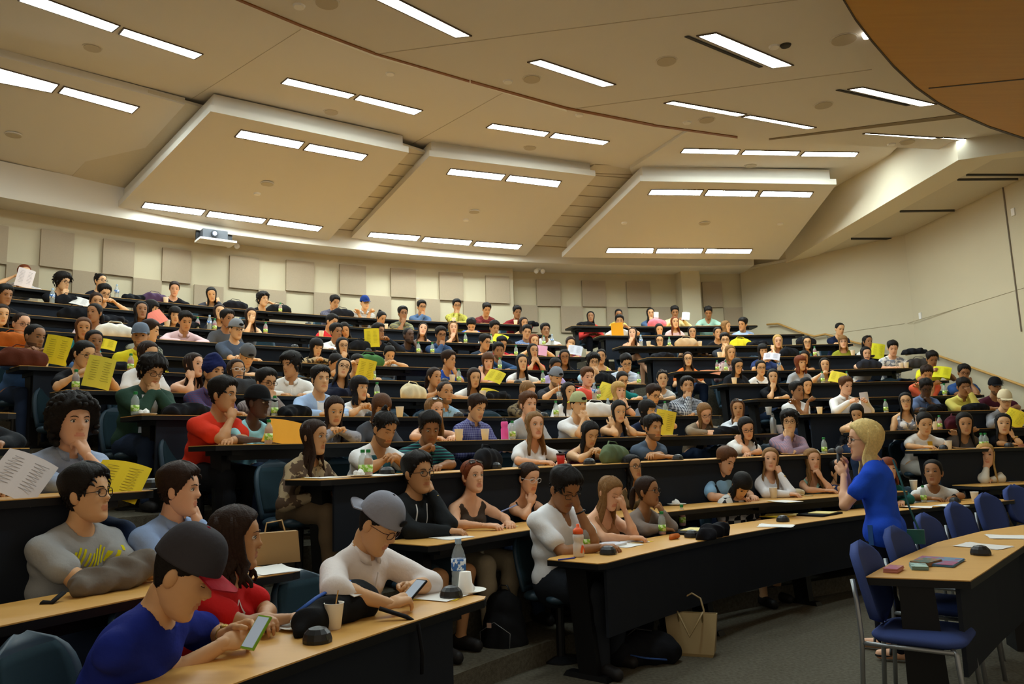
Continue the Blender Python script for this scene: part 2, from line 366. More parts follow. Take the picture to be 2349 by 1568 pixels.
# ---------------------------------------------------------------- ceiling
K = .78
def pl(p0, p1, p2, dz=0): return (1.45+K*(p0-1.45)+dz, p1, p2)
PL = {'P1': pl(9.985, .101, -.128), 'P2': pl(9.934, .096, -.157), 'P3': pl(10.03, .045, -.166), 'P4': pl(10.131, -.011, -.178),
      'mid': pl(6.636, -.056, .068), 'u4': pl(6.506, -.016, .064), 'front': (5.30, -.02, .045), 'side': (ZW, 0, 0), 'wood': (5.0, -.02, .045)}
def onpl(x, y, p, dz=0):
    d = ray(x, y); t = (p[0]+dz-EYE)/(d[2]-p[1]*d[0]-p[2]*d[1]); return d*t+O3
def slab(name, pts, p, th, mats, dz=0, top=None, mi=0):
    V = [onpl(x, y, p, dz) for x, y in pts]; b = MB(); b.prism(V, [v+np.array([0, 0, th]) for v in V], mi); return b.obj(name, mats)
slot = [(380, -70), (540, 0), (690, 62), (860, 126), (1080, 190), (1300, 251), (1500, 290), (1692, 317)]
struct(slab('ceiling_middle', [(-500, -320), *slot[:1], *slot[1:], (1560, 330), (1440, 400), (1340, 440), (985, 390), (930, 370), (480, 280), (400, 262), (0, 150), (-500, 0)], PL['mid'], .05, [M_CEIL]))
struct(slab('ceiling_upper_right', [(1445, 388), (1576, 302), (1700, 300), (2080, 320), (2050, 345), (1990, 420), (1925, 450), (1470, 440)], PL['u4'], .12, [M_CEIL]))
struct(slab('ceiling_front', [(380, -70), *slot[1:], (1842, 328), (2050, 338), (2190, 344), (2349, 337), (2700, 320), (3000, -500), (500, -900), (-100, -500)], PL['front'], .05, [M_CEIL]))
b = MB()
for i in range(1, len(slot)-1):
    (xa, ya), (xb, yb) = slot[i], slot[i+1]
    if i == 3: xb, yb = xa+(xb-xa)*.985, ya+(yb-ya)*.985
    w = 3.2+abs(math.sin(i*2.1))*1.2
    V = [onpl(*q, PL['front'], -.012) for q in ((xa, ya-w), (xb, yb-w), (xb, yb+.6), (xa, ya+.6))]
    b.prism(V, [v+np.array([0, 0, .02]) for v in V])
struct(b.obj('trim_2', [mat('slot_wood', '8a5520', .5)]))
b = MB()
for (xa, ya), (xb, yb), wa, wb in ((slot[2], slot[3], 1.5, 5), (slot[3], (960, 155), 5, 1.5), ((1120, 201), slot[5], 1, 4.5)):
    V = [onpl(*q, PL['front'], -.004) for q in ((xa, ya+.6), (xb, yb+.6), (xb, yb+.6+wb), (xa, ya+.6+wa))]
    b.prism(V, [v+np.array([0, 0, .02]) for v in V])
struct(b.obj('trim_3', [mat('cove_glow_white', 'efeee6', .6)]))  # white strips stand in for the glow of the cove along the slot
# hanging ceiling panels
cloud = {'P1': [(-260, 62), (424, 240), (205, 479), (-430, 375)], 'P2': [(483, 255), (937.5, 350), (753.5, 551), (258, 487.6)],
         'P3': [(985, 357.6), (1366, 403.5), (1206, 586.5), (797, 554)], 'P4': [(1468.5, 415), (1919, 423), (1786, 595), (1289, 590)]}
nmc = {'P1': 'leftmost', 'P2': 'second', 'P3': 'third', 'P4': 'rightmost'}
for k, px in cloud.items():
    V = [onpl(x, y, PL[k]) for x, y in px]; o = V[0]; root = empty('ceiling_panel', o)
    b = MB(); b.prism([v-o for v in V], [v-o+np.array([0, 0, .10]) for v in V]); b.obj('soffit_board', [M_CEIL], root)
    c = sum(V)/4; U = [c+(v-c)*.96 for v in V]
    b = MB(); b.prism([v-o+np.array([0, 0, .10]) for v in U], [v-o+np.array([0, 0, .30]) for v in U]); b.obj('upper_frame', [M_CEIL], root)
    tag(root, '%s of the four big sloping ceiling panels with light strips' % nmc[k], 'ceiling panel', 'sloping ceiling panels')
# recessed tile strips between the panels
for nm, px, p in (('ceiling_recess_left', [(340, 212), (520, 262), (330, 560), (60, 520)], 'P2'), ('ceiling_recess_center', [(890, 322), (1030, 368), (850, 600), (690, 570)], 'P2'),
                  ('ceiling_recess_right', [(1490, 292), (1590, 292), (1450, 396), (1510, 412), (1330, 625), (1150, 612), (1330, 400)], 'P3')):
    struct(slab(nm, px, PL[p], .04, [M_TILE], .24 if p != 'P2' or 'left' not in nm else .34))
b = MB()   # tile joints
for (a0, a1, b0, b1, p, n) in (((424, 240), (205, 479), (462, 247), (258, 487), 'P1', 8), ((937, 350), (753, 551), (970, 356), (797, 554), 'P2', 8), ((1366, 403), (1206, 586), (1468, 410), (1295, 590), 'P3', 8), ((1512, 300), (1366, 400), (1576, 300), (1432, 398), 'P3', 5)):
    for k in range(n+1):
        t = k/n; u0 = np.array(a0)+(np.array(a1)-a0)*t; u1 = np.array(b0)+(np.array(b1)-b0)*t
        V = [onpl(*q, PL[p], .232) for q in ((u0[0]-30, u0[1]-3), (u1[0]+30, u1[1]+3), (u1[0]+30, u1[1]+4.1), (u0[0]-30, u0[1]-1.9))]
        b.prism(V, [v+np.array([0, 0, .01]) for v in V])
struct(b.obj('trim_4', [mat('tile_joint', 'a89b82', .8)]))
# catch-all slab over the whole hall
b = MB(); b.box((0, 10, 7.3), (26, 26, .1)); struct(b.obj('ceiling', [M_CEIL]))
# soffit ring at the back wall
ps = np.linspace(math.radians(168), wpt(1709)[1], 50); b = MB(); Ro = RR[12]+OFF+.3; Ri = RR[12]+OFF-.62
b.loft([[(*(C12+Ri*np.array([math.cos(p), math.sin(p)])), ZW), (*(C12+Ro*np.array([math.cos(p), math.sin(p)])), ZW), (*(C12+Ro*np.array([math.cos(p), math.sin(p)])), ZW+.55), (*(C12+Ri*np.array([math.cos(p), math.sin(p)])), ZW+.55)] for p in ps])
struct(b.obj('ceiling_soffit', [M_CEIL]))
# side ceiling over the right stairs, beam
sd = PL['side']
V = [onpl(*q, sd) for q in ((1800, 604), (2198, 367), (2349, 345), (2700, 300))]; V2 = [onpl(*q, sd) for q in ((1873, 588), (2278, 366), (2349, 359), (2700, 322))]
b = MB()
for i in range(3):
    b.prism([V[i], V[i+1], V2[i+1], V2[i]], [v+np.array([0, 0, .9 if j in (0, 1) else .9]) for j, v in enumerate((V[i], V[i+1], V2[i+1], V2[i]))])
struct(b.obj('trim_5', [mat('beam_paint', 'ddd3bb', .7)]))
struct(slab('ceiling_side', [(1700, 618), (1800, 600), (1876, 584), (2278, 362), (2349, 352), (2700, 310), (2800, 300), (2700, 380), (2349, 415), (2090, 548), (1874, 596), (1709, 632)], (ZW+.02, 0, 0), .05, [M_TILE]))
for k, (xa, ya, xb, yb, lab) in enumerate(((1952, 548.5, 2062, 548.5, 'lowest'), (2064, 486, 2190, 484, 'second from the back'), (2196, 413.5, 2336, 412, 'third from the back'), (2216, 402.5, 2349, 402.5, 'nearest'))):
    V = [onpl(*q, sd, 0) for q in ((xa, ya-1.4), (xb, yb-1.4), (xb, yb+1.4), (xa, ya+1.4))]; o = V[0]
    b = MB(); b.prism([v-o for v in V], [v-o+np.array([0, 0, .02]) for v in V])
    tag(b.obj('linear_diffuser', [M_GREYV], loc=o), 'dark linear air slot in side ceiling above the right stairs, %s' % lab, 'vent', 'linear air slots')
# wood canopy
cv = [(1905, -60), (1935, 0), (1962, 45), (2000, 95), (2050, 153), (2100, 200), (2150, 236), (2200, 262), (2270, 292), (2349, 318), (2480, 352)]
struct(slab('ceiling_canopy', cv+[(2900, 300), (2900, -400), (1900, -300)], PL['wood'], .1, [M_WOOD]))
b = MB()
for i in range(len(cv)-1):
    V = [onpl(cv[i][0]+e*1.0, cv[i][1]-e*1.6, PL['wood'], -.006) for e in (-1.2, 1.2)]+[onpl(cv[i+1][0]+e*1.0, cv[i+1][1]-e*1.6, PL['wood'], -.006) for e in (1.2, -1.2)]
    b.prism(V, [v+np.array([0, 0, .1]) for v in V])
V = [onpl(*q, PL['wood'], -.004) for q in ((2130, 202), (2420, 174), (2420, 176), (2130, 204))]; b.prism(V, [v+np.array([0, 0, .01]) for v in V])
struct(b.obj('trim_6', [mat('canopy_edge', '3a2512', .5)]))
# long air slot on the front ceiling
struct(slab('trim_7', [(1764, 318.5), (2222, 259.5), (2222, 268), (1764, 321.5)], PL['front'], .02, [mat('air_slot', '86775c', .8)], -.008))
# faint seams of the front and middle ceilings
b = MB()
for (p, q, k) in (((424, 237), (690, 68), 'mid'), ((937, 335), (1160, 210), 'mid'), ((870, 124), (1200, 80), 'front'), ((1200, 80), (1830, 0), 'front'), ((1300, 252), (2000, 160), 'front')):
    V = [onpl(*w, PL[k], -.004) for w in ((p[0], p[1]-.5), (q[0], q[1]-.5), (q[0], q[1]+.6), (p[0], p[1]+.6))]; b.prism(V, [v+np.array([0, 0, .004]) for v in V])
struct(b.obj('trim_8', [mat('seam', 'bdb29e', .8)]))
# ---------------------------------------------------------------- light fixtures: picture corners of each fluorescent strip
FX = [('P2', [(537, 313), (552, 296), (700, 324.5), (685.5, 341)], 'front left of pair on the second sloping panel'), ('P2', [(694, 343), (709.5, 327.5), (845, 353.5), (830, 368)], 'front right of pair on the second sloping panel'),
('P2', [(323, 475), (332, 462), (473.5, 480), (462, 493.5)], 'rear left of three on the second sloping panel'), ('P2', [(471, 495.5), (480, 482), (613, 500.6), (602, 512.4)], 'rear middle of three on the second sloping panel'), ('P2', [(610, 514), (619, 500), (742, 518.5), (730.5, 530)], 'rear right of three on the second sloping panel'),
('P1', [(-30, 183), (-15, 150), (137, 192), (120, 212)], 'front left of pair on the leftmost sloping panel'), ('P1', [(132, 212), (146, 196), (321, 243.7), (304, 259.5)], 'front right of pair on the leftmost sloping panel'),
('P1', [(-120, 404), (-108, 388), (36, 408), (24, 422)], 'rear left strip cut by picture edge on leftmost panel'), ('P1', [(33, 423), (45, 409), (199, 441), (187.5, 453.6)], 'rear right strip on the leftmost sloping panel'),
('P3', [(1023, 399), (1033, 385), (1161, 399), (1150, 413)], 'front left of pair on the third sloping panel'), ('P3', [(1158, 414), (1169, 400), (1289, 414), (1279, 429)], 'front right of pair on the third sloping panel'),
('P3', [(842, 542), (850, 531), (966, 540), (956, 552)], 'rear left of three on the third sloping panel'), ('P3', [(965, 553), (974, 542), (1085, 550.5), (1076, 562)], 'rear middle of three on the third sloping panel'), ('P3', [(1084, 563), (1093, 552), (1199, 560), (1189, 571)], 'rear right of three on the third sloping panel'),
('P4', [(1485, 446), (1494, 433), (1615, 434), (1606, 447.5)], 'front left of three on the rightmost sloping panel'), ('P4', [(1614, 448), (1624, 434), (1741, 436), (1732, 450)], 'front middle of three on the rightmost sloping panel'), ('P4', [(1740, 449.5), (1750, 436), (1867, 439), (1858, 452)], 'front right of three on the rightmost sloping panel'),
('P4', [(1388.7, 578.5), (1394, 568), (1501.5, 568), (1497.7, 579.6)], 'rear left of three on the rightmost sloping panel'), ('P4', [(1502, 580), (1508, 568.5), (1615, 568.5), (1609, 580)], 'rear middle of three on the rightmost sloping panel'), ('P4', [(1616, 580), (1621.6, 569), (1727.4, 570), (1721, 580.6)], 'rear right of three on the rightmost sloping panel'),
('mid', [(40, 0), (58, -22), (277, 58), (258, 73)], 'left one of the pair at the top left'), ('mid', [(271, 77), (283, 62), (467, 123), (447, 135)], 'right one of the pair at the top left'),
('mid', [(643, 190), (659, 177), (817, 215.6), (799.5, 225)], 'left one of the pair above the second panel'), ('mid', [(811, 227), (825, 216), (971, 252), (951, 262.6)], 'right one of the pair above the second panel'),
('mid', [(1114, 292), (1129, 282), (1262, 302), (1249, 312.5)], 'left one of the pair above the third panel'), ('mid', [(1259, 314), (1273, 303), (1399, 323), (1384, 331.6)], 'right one of the pair above the third panel'),
('u4', [(1560, 349.5), (1569, 339), (1699, 342), (1691, 353)], 'left of three above the rightmost panel'), ('u4', [(1699, 353), (1709, 343), (1837, 345.5), (1828, 356)], 'middle of three above the rightmost panel'), ('u4', [(1835, 357), (1845.5, 346.7), (1971, 348), (1962.5, 358.5)], 'right of three above the rightmost panel'),
('front', [(850, -8), (895, -14), (1083, 81), (1044, 85)], 'single long one at the top centre of the front ceiling'), ('front', [(1209, 141.5), (1241, 134.5), (1413.7, 192.5), (1382, 198)], 'single one beside the curved slot of the front ceiling'),
('front', [(1597, 81), (1643.5, 73), (1821.6, 148.4), (1771, 154.8)], 'widest one beside a dark air slot near the canopy'), ('front', [(1943, 203.7), (1980, 198.4), (2150, 237.7), (2110, 242.5)], 'one beside an air slot just left of the wood canopy'),
('front', [(1522, 235.6), (1544, 230), (1714, 260.5), (1690, 266)], 'left one of the end to end pair in the front ceiling'), ('front', [(1700, 267), (1722, 262.7), (1873.6, 291), (1850, 294.6)], 'right one of the end to end pair in the front ceiling'),
('front', [(1978, 306), (1986, 303.8), (2155, 314), (2138, 318)], 'left one of the pair at the far right'), ('front', [(2150, 315), (2165, 314), (2322, 324), (2310, 328)], 'right one of the pair at the far right'),
('mid', [(-420, -250), (-400, -275), (-150, -120), (-175, -100)], 'one outside the picture at upper left'), ('front', [(300, -560), (420, -590), (700, -330), (600, -310)], 'one outside the picture above centre'), ('front', [(1300, -420), (1440, -450), (1650, -230), (1540, -215)], 'one outside the picture above right')]
for k, px, lab in FX:
    V = [onpl(x, y, PL[k]) for x, y in px]; o = sum(V)/4; root = empty('ceiling_light', o)
    c = o; dn = np.array([0, 0, -1.])
    def ins(s, dz):
        u = V[3]-V[0]; w = V[1]-V[0]; lu, lw = np.linalg.norm(u), np.linalg.norm(w); u = u/lu; w = w/lw
        return [V[0]+u*s+w*s-o+dn*dz, V[3]-u*s+w*s-o+dn*dz, V[2]-u*s-w*s-o+dn*dz, V[1]+u*s-w*s-o+dn*dz]
    out, inn = ins(0, .014), ins(.016, .014); ot, it = ins(0, -.004), ins(.016, -.004)
    b = MB(); b.add(out+inn+ot+it, [(i, (i+1) % 4, 4+(i+1) % 4, 4+i) for i in range(4)]+[(i, (i+1) % 4, 8+(i+1) % 4, 8+i) for i in range(4)]+[(4+i, 4+(i+1) % 4, 12+(i+1) % 4, 12+i) for i in range(4)]); b.obj('frame', [M_FRAME], root)
    b = MB(); b.prism(ins(.012, .008), ins(.012, -.002)); b.obj('diffuser', [M_LIGHT], root)
    tag(root, 'fluorescent ceiling strip light, '+lab, 'ceiling light', 'fluorescent ceiling lights')
for px, lab in (([(1570, 85.5), (1580, 84), (1750, 154), (1741, 156)], 'dark slim air slot beside the widest front strip light'), ([(1917, 208), (1926, 206.5), (2088, 242), (2078, 243.5)], 'dark slim air slot beside the strip light near the canopy')):
    V = [onpl(x, y, PL['front'], -.014) for x, y in px]; o = V[0]; b = MB(); b.prism([v-o for v in V], [v-o+np.array([0, 0, .008]) for v in V]); tag(b.obj('linear_diffuser', [M_GREYV], loc=o), lab, 'vent', 'front ceiling air slots')
# round ceiling speakers / detectors
for i, (x, y, r_, k, lab) in enumerate(((212, 109, .11, 'mid', 'near the pair of lights at top left'), (760, 256, .11, 'mid', 'between the two middle pairs of lights'), (1216, 338, .11, 'mid', 'above the third sloping panel'), (31, 309, .11, 'P1', 'on the leftmost sloping panel'), (613, 421, .11, 'P2', 'on the second sloping panel'), (1088, 485, .11, 'P3', 'on the third sloping panel'),
        (1616, 512, .11, 'P4', 'on the rightmost sloping panel'), (1722, 379, .11, 'u4', 'under the row of three upper right lights'), (750, 5, .12, 'front', 'at the top edge left of centre'), (1220, 180, .11, 'front', 'beside the curved slot'), (1529, 139, .12, 'front', 'left of the widest strip light'), (1936, 89, .14, 'front', 'nearest the wood canopy'), (1889, 240, .12, 'front', 'below the light near the canopy'), (1621, 274, .11, 'front', 'under the end to end pair'), (2082, 324.5, .11, 'front', 'under the far right pair'))):
    P = onpl(x, y, PL[k]); b = MB(); b.lathe([(r_, -.006), (r_, .01)], 20, 0, (0, 0, -.004)); b.lathe([(r_*.88, -.012), (r_*.88, 0)], 20, 1, (0, 0, -.004))
    tag(b.obj('ceiling_speaker', [M_CEIL, M_SPK], loc=P), 'round flush ceiling speaker '+lab, 'speaker', 'round ceiling speakers')
for i, (x, y, k, lab) in enumerate(((686, 13, 'front', 'beside the slot at the top'), (895, 168, 'mid', 'left of the bright part of the slot'), (1165, 186, 'front', 'beside the round speaker at the slot'), (1776, 106, 'front', 'right of the widest strip light'), (1802, 103, 'front', 'dark one right of the widest strip light'), (1329, 263, 'mid', 'at the far end of the bright slot'), (1576, 280, 'front', 'left of the round speaker under the pair'), (590, 444, 'P2', 'on the second sloping panel'), (1069, 504, 'P3', 'on the third sloping panel'), (1432, 511, 'P4', 'left on the rightmost panel'), (1790, 513, 'P4', 'right on the rightmost panel'), (2045, 330, 'front', 'at the far right'))):
    P = onpl(x, y, PL[k]); b = MB(); b.lathe([(.05, -.02), (.06, .0), (.06, .01)], 14)
    tag(b.obj('smoke_detector', [M_GREYV if 'dark' in lab else M_WHITE], loc=P), 'small round ceiling detector '+lab, 'detector', 'small ceiling detectors')
# spotlight at the canopy edge
P = onpl(1989, 80, PL['front'], -.02); b = MB(); b.lathe([(.04, -.03), (.05, .0), (.05, .03)], 14); tag(b.obj('spot_light', [mat('spot_emit', (1, .98, .9), emit=4)], loc=P), 'small bright round spotlight at the canopy edge', 'light')
# projector in a niche of the soffit
P, ph = hit(498, 531, 12, .78); root = empty('projector', (P[0], P[1], P[2]), ph-math.pi/2)
b = MB(); b.box((0, .06, -.17), (.62, .34, .035)); b.obj('shelf', [M_CEIL], root)
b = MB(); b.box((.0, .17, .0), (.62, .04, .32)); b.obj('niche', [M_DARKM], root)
b = MB(); b.box((-.04, .05, -.06), (.42, .20, .15)); b.obj('housing', [mat('projector_grey', '3c3e43', .5)], root)
b = MB(); b.lathe([(.06, -.02), (.06, .02)], 18, R=rotx(math.pi/2)); b.obj('lens_ring', [M_DARKM], root, loc=(-.06, -.06, -.06))
b = MB(); b.lathe([(.035, -.02), (.035, .022)], 18, R=rotx(math.pi/2)); b.obj('lens', [mat('lens_emit', (.45, .6, 1), emit=5)], root, loc=(-.06, -.062, -.06))
tag(root, 'ceiling projector with a bright blue-white lens on a shelf at the back wall', 'projector')
for x, y, lab in ((532, 563, 'twin-head emergency light under the projector'), (1236, 622, 'small emergency light above the recessed back wall')):
    P, ph = hit(x, y, 12, OFF-.15); root = empty('emergency_light', P, ph-math.pi/2)
    b = MB(); b.box((0, .06, .06), (.10, .10, .05)); b.obj('base', [M_WHITE], root)
    for s in (-1, 1):
        b = MB(); b.lathe([(.02, .05), (.055, -.03), (.05, -.04)], 14, R=rotx(-math.pi/2*.8)); b.obj('lamp_head', [M_WHITE], root, True, loc=(s*.075, -.02, 0))
    tag(root, lab, 'emergency light')
# right wall: trims and handrails
def onwall(x, y, off=0, seg=None):
    D = ray(x, y); best = None
    for i in range(3):
        p, q = RW[i], RW[i+1]; e = q-p; n = np.array([-e[1], e[0]]); n /= np.linalg.norm(n); n *= -1 if n@(np.array([0, 8.])-p) < 0 else 1
        p_ = p+n*off; t = ((p_)@n)/(D[:2]@n); P = D*t; s = ((P[:2]-p)@e)/(e@e)
        if t > 0 and -.002 <= s <= 1.002: best = (P+O3, n)
    return best
def strip(pts, w, off, m, name):
    b = MB(); b.tube([onwall(x, y, off)[0] for x, y in pts], w, 6); return struct(b.obj(name, [m]))
strip([(2300, 428), (2312, 520), (2325, 620), (2343, 760)], .012, .008, mat('joint_dark', '7d7060', .8), 'trim_9')  # darker trim line running up the right wall
strip([(1870, 772), (1940, 761), (2075, 742)], .005, .002, mat('joint2', 'a39579', .8), 'trim_10')
strip([(2082, 741), (2200, 706), (2313, 671), (2349, 660)], .005, .002, MATS['joint2'], 'trim_11')
def rail(segs, lab):
    root = empty('handrail', onwall(*segs[0])[0]); o = np.array(root.location)
    b = MB(); b.tube([onwall(x, y, .09)[0]-o for x, y in segs], .022, 8); b.obj('rail', [M_RAIL], root, True)
    for t in (.3, .62, .9):
        k = t*(len(segs)-1); i = int(k); x = segs[i][0]+(segs[i+1][0]-segs[i][0])*(k-i); y = segs[i][1]+(segs[i+1][1]-segs[i][1])*(k-i)
        A, n = onwall(x, y, .09); n3 = np.array([*n, 0]); b = MB(); b.tube([A-o, A-o-np.array([0, 0, .07]), A-o-n3*.08-np.array([0, 0, .09])], .01, 6); b.lathe([(.03, -.008), (.03, .008)], 10, c=A-o-n3*.083-np.array([0, 0, .09]), R=rotx(math.pi/2)); b.obj('bracket', [M_METAL], root)
    tag(root, lab, 'handrail', 'wooden handrails')
rail([(1759, 744), (1785, 742), (1845, 765), (1868, 771), (1893, 766), (1905, 769), (1960, 785), (2025, 800)], 'short wooden handrail on right wall up by the top rows')
rail([(2078, 813), (2120, 804), (2230, 843), (2349, 885), (2420, 911)], 'long wooden handrail descending along the right wall')
for x, y, k in ((2111, 724, 0), (2324, 486, 1)):
    P, n = onwall(x, y, .01); b = MB(); b.box((0, 0, 0), (.07, .02, .12), math.atan2(n[1], n[0])-math.pi/2); tag(b.obj('wall_plate', [M_WHITE], loc=P), ['small white switch plate on the right wall above the handrail', 'small white wall sensor high on the right wall'][k], 'wall plate')
for x, y, k in ((958, 689, 0), (1000, 692, 1)):
    P, ph = hit(x, y, 12, OFF-.012); b = MB(); b.box((0, 0, 0), (.07, .02, .11), ph-math.pi/2); tag(b.obj('wall_plate', [M_WHITE], loc=P), ['small thermostat left of centre on back wall', 'small switch plate right of the thermostat on back wall'][k], 'wall plate')
# ---------------------------------------------------------------- blended bodies: rounded cones melted together, skinned with surface nets
def nets(prims, vox, k=.03, cut=(), lo=None, hi=None):
    pts = np.array([p[0] for p in prims]+[p[1] for p in prims]); rm = max(max(p[2], p[3]) for p in prims)+.03
    lo = pts.min(0)-rm if lo is None else lo; hi = pts.max(0)+rm if hi is None else hi
    n = np.ceil((hi-lo)/vox).astype(int)+2
    ax = [lo[i]+vox*np.arange(n[i]) for i in range(3)]
    F = np.full(n, .5, np.float32); mg = max(.05, k*1.5)
    def block(a, b, r1, r2, nrm=None, kf=1):
        r = max(r1, r2)+mg; l = np.minimum(a, b)-r; h = np.maximum(a, b)+r
        i0 = np.maximum(((l-lo)/vox).astype(int), 0); i1 = np.minimum(((h-lo)/vox).astype(int)+2, n)
        if (i1 <= i0).any(): return None
        sl = tuple(slice(i0[i], i1[i]) for i in range(3))
        X = ax[0][sl[0]][:, None, None]; Y = ax[1][sl[1]][None, :, None]; Z = ax[2][sl[2]][None, None, :]
        px, py, pz = X-a[0], Y-a[1], Z-a[2]; d = b-a
        if nrm is not None:
            s = (px*nrm[0]+py*nrm[1]+pz*nrm[2])*(1/kf-1); px = px+s*nrm[0]; py = py+s*nrm[1]; pz = pz+s*nrm[2]; d = d+(d@nrm)*(1/kf-1)*nrm
        L2 = d@d+1e-9; t = np.clip((px*d[0]+py*d[1]+pz*d[2])/L2, 0, 1)
        q = np.sqrt((px-t*d[0])**2+(py-t*d[1])**2+(pz-t*d[2])**2)-(r1+(r2-r1)*t)
        return sl, q.astype(np.float32)
    for p in prims:
        a, b = np.asarray(p[0], float), np.asarray(p[1], float); o = block(a, b, p[2], p[3], *(p[4:6] if len(p) > 4 else (None, 1)))
        if o is None: continue
        sl, q = o; f = F[sl]; h = np.maximum(k-np.abs(f-q), 0)/k; F[sl] = np.minimum(f, q)-h*h*k*.25
    for p in cut:
        o = block(np.asarray(p[0], float), np.asarray(p[1], float), p[2], p[3], *(p[4:6] if len(p) > 4 else (None, 1)))
        if o: sl, q = o; F[sl] = np.maximum(F[sl], -q)
    F[0] = F[-1] = .5; F[:, 0] = F[:, -1] = .5; F[:, :, 0] = F[:, :, -1] = .5
    ins = F < 0; m = n-1
    c8 = [(i, j, l) for i in (0, 1) for j in (0, 1) for l in (0, 1)]
    cnt = sum(ins[i:m[0]+i, j:m[1]+j, l:m[2]+l].astype(np.int8) for i, j, l in c8)
    cells = np.argwhere((cnt > 0) & (cnt < 8)); idx = np.full(m, -1, np.int64); idx[tuple(cells.T)] = np.arange(len(cells))
    acc = np.zeros((len(cells), 3)); w = np.zeros(len(cells)); ci = cells
    for a in c8:
        for dim in range(3):
            if a[dim]: continue
            b_ = list(a); b_[dim] = 1
            fa = F[ci[:, 0]+a[0], ci[:, 1]+a[1], ci[:, 2]+a[2]]; fb = F[ci[:, 0]+b_[0], ci[:, 1]+b_[1], ci[:, 2]+b_[2]]
            cr_ = (fa < 0) != (fb < 0); t = np.where(cr_, fa/(fa-fb+1e-12), 0); pt = np.tile(np.array(a, float), (len(ci), 1)); pt[:, dim] += t
            acc += pt*cr_[:, None]; w += cr_
    V = lo+(cells+acc/np.maximum(w, 1)[:, None])*vox
    Fc = []
    for dim in range(3):
        u, v = (dim+1) % 3, (dim+2) % 3
        sa = [slice(None)]*3; sb = [slice(None)]*3; sa[dim] = slice(0, -1); sb[dim] = slice(1, None)
        A, B = ins[tuple(sa)], ins[tuple(sb)]; e = np.argwhere(A != B); e = e[(e[:, u] > 0) & (e[:, v] > 0) & (e[:, u] < n[u]-1) & (e[:, v] < n[v]-1)]
        sgn = A[tuple(e.T)]
        def cell(du, dv): q = e.copy(); q[:, u] -= du; q[:, v] -= dv; return idx[tuple(q.T)]
        q4 = np.stack([cell(1, 1), cell(0, 1), cell(0, 0), cell(1, 0)], 1); q4[~sgn] = q4[~sgn][:, ::-1]
        Fc.append(q4)
    Fc = np.concatenate(Fc); Fc = Fc[(Fc >= 0).all(1)]
    return V, Fc.tolist()

# ---------------------------------------------------------------- head
HT = np.array([(-.122, .004, .060, .040), (-.118, .022, .076, .022), (-.108, .037, .086, .002), (-.090, .051, .089, -.025), (-.062, .060, .087, -.050), (-.03, .066, .087, -.070), (0, .071, .087, -.086), (.03, .074, .090, -.096), (.06, .0745, .088, -.098), (.088, .068, .075, -.088), (.108, .054, .054, -.068), (.122, .030, .028, -.038), (.1275, .006, .004, -.012)])
def head_pt(phi, z, off=0):
    """phi 0 = face direction (+y), positive toward +x"""
    w, yf, yb = (np.interp(z, HT[:, 0], HT[:, i]) for i in (1, 2, 3)); yc = (yf+yb)/2; hd = (yf-yb)/2
    s, c = np.sin(phi), np.cos(phi); e = .86
    x = w*np.sign(s)*np.abs(s)**e; y = yc+hd*np.sign(c)*np.abs(c)**e
    r = np.sqrt((x/np.maximum(w, .01))**2*.0+1)
    g = lambda a, m, s_: np.exp(-((a-m)/s_)**2)
    front = np.maximum(c, 0)
    nose = np.where(z < -.018, g(z, -.018, .012)*.024, 0)+np.where(z >= -.018, np.clip(1-(z+.018)/.058, 0, 1)*.020+.004*g(z, -.018, .01), 0)
    y = y+front*g(x, 0, .0115+.004*g(z, -.02, .015))*nose
    y = y-front*(g(np.abs(x), .031, .016)*g(z, .012, .013)*.010)+front*g(z, .036, .011)*g(np.abs(x), .026, .022)*.003
    y = y+front*g(x, 0, .022)*(g(z, -.052, .006)*.006+g(z, -.064, .006)*.006-g(z, -.058, .0028)*.004)-front*g(z, -.080, .009)*g(x, 0, .025)*.004+front*g(z, -.103, .012)*g(x, 0, .02)*.004
    x = x+np.sign(s)*g(z, -.012, .018)*front*.003
    if np.any(off):
        cx, cy, cz = 0, -.003, .02; n = np.stack([x-cx, y-cy, (z-cz)*.9+0*x]); n /= np.linalg.norm(n, axis=0)+1e-9
        return np.stack([x+n[0]*off, y+n[1]*off, z+n[2]*off], -1)
    return np.stack([x, y, z+0*x], -1)
_HC = {}
def head_grid(nr, nc):
    if (nr, nc) not in _HC:
        t = np.linspace(0, 1, nr); z = -.122+.2495*(.5-.5*np.cos(np.pi*t))*.55+.2495*t*.45
        u = np.linspace(-1, 1, nc, endpoint=False); phi = np.pi*(np.sign(u)*np.abs(u)**1.35)
        _HC[(nr, nc)] = (np.meshgrid(phi, z)[0], np.meshgrid(phi, z)[1])
    return _HC[(nr, nc)]
def grid_faces(nr, nc):
    return [(j*nc+i, j*nc+(i+1) % nc, (j+1)*nc+(i+1) % nc, (j+1)*nc+i) for j in range(nr-1) for i in range(nc)]+[tuple(range(nc))[::-1], tuple(range((nr-1)*nc, nr*nc))]
SKIN = {1: (.72, .39, .23), 2: (.66, .37, .18), 3: (.50, .25, .11), 4: (.32, .145, .06), 5: (.085, .040, .022)}
HAIRC = {'k': '1a1614', 'd': '2c1d15', 'b': '553620', 'r': '6d3418', 'o': 'b08a4e', 'y': 'd9bd7a', 'h': '7d5a34', 'g': '4a3d35'}
def mskin(s): return mat('skin_%d' % s, SKIN[s], .5, .35, var=.05, scale=25)
def mhair(c): return mat('hair_'+c, HAIRC[c], .6, .14, var=.35, scale=60, bump=.25, bscale=150)
M_EYEW = mat('eye_white', 'd8d2c8', .3); M_EYED = mat('eye_dark', '120c0a', .15, .6); M_LIPS = {s: mat('lips_%d' % s, tuple(a*b for a, b in zip(SKIN[s], (.86, .62, .62))), .4) for s in SKIN}
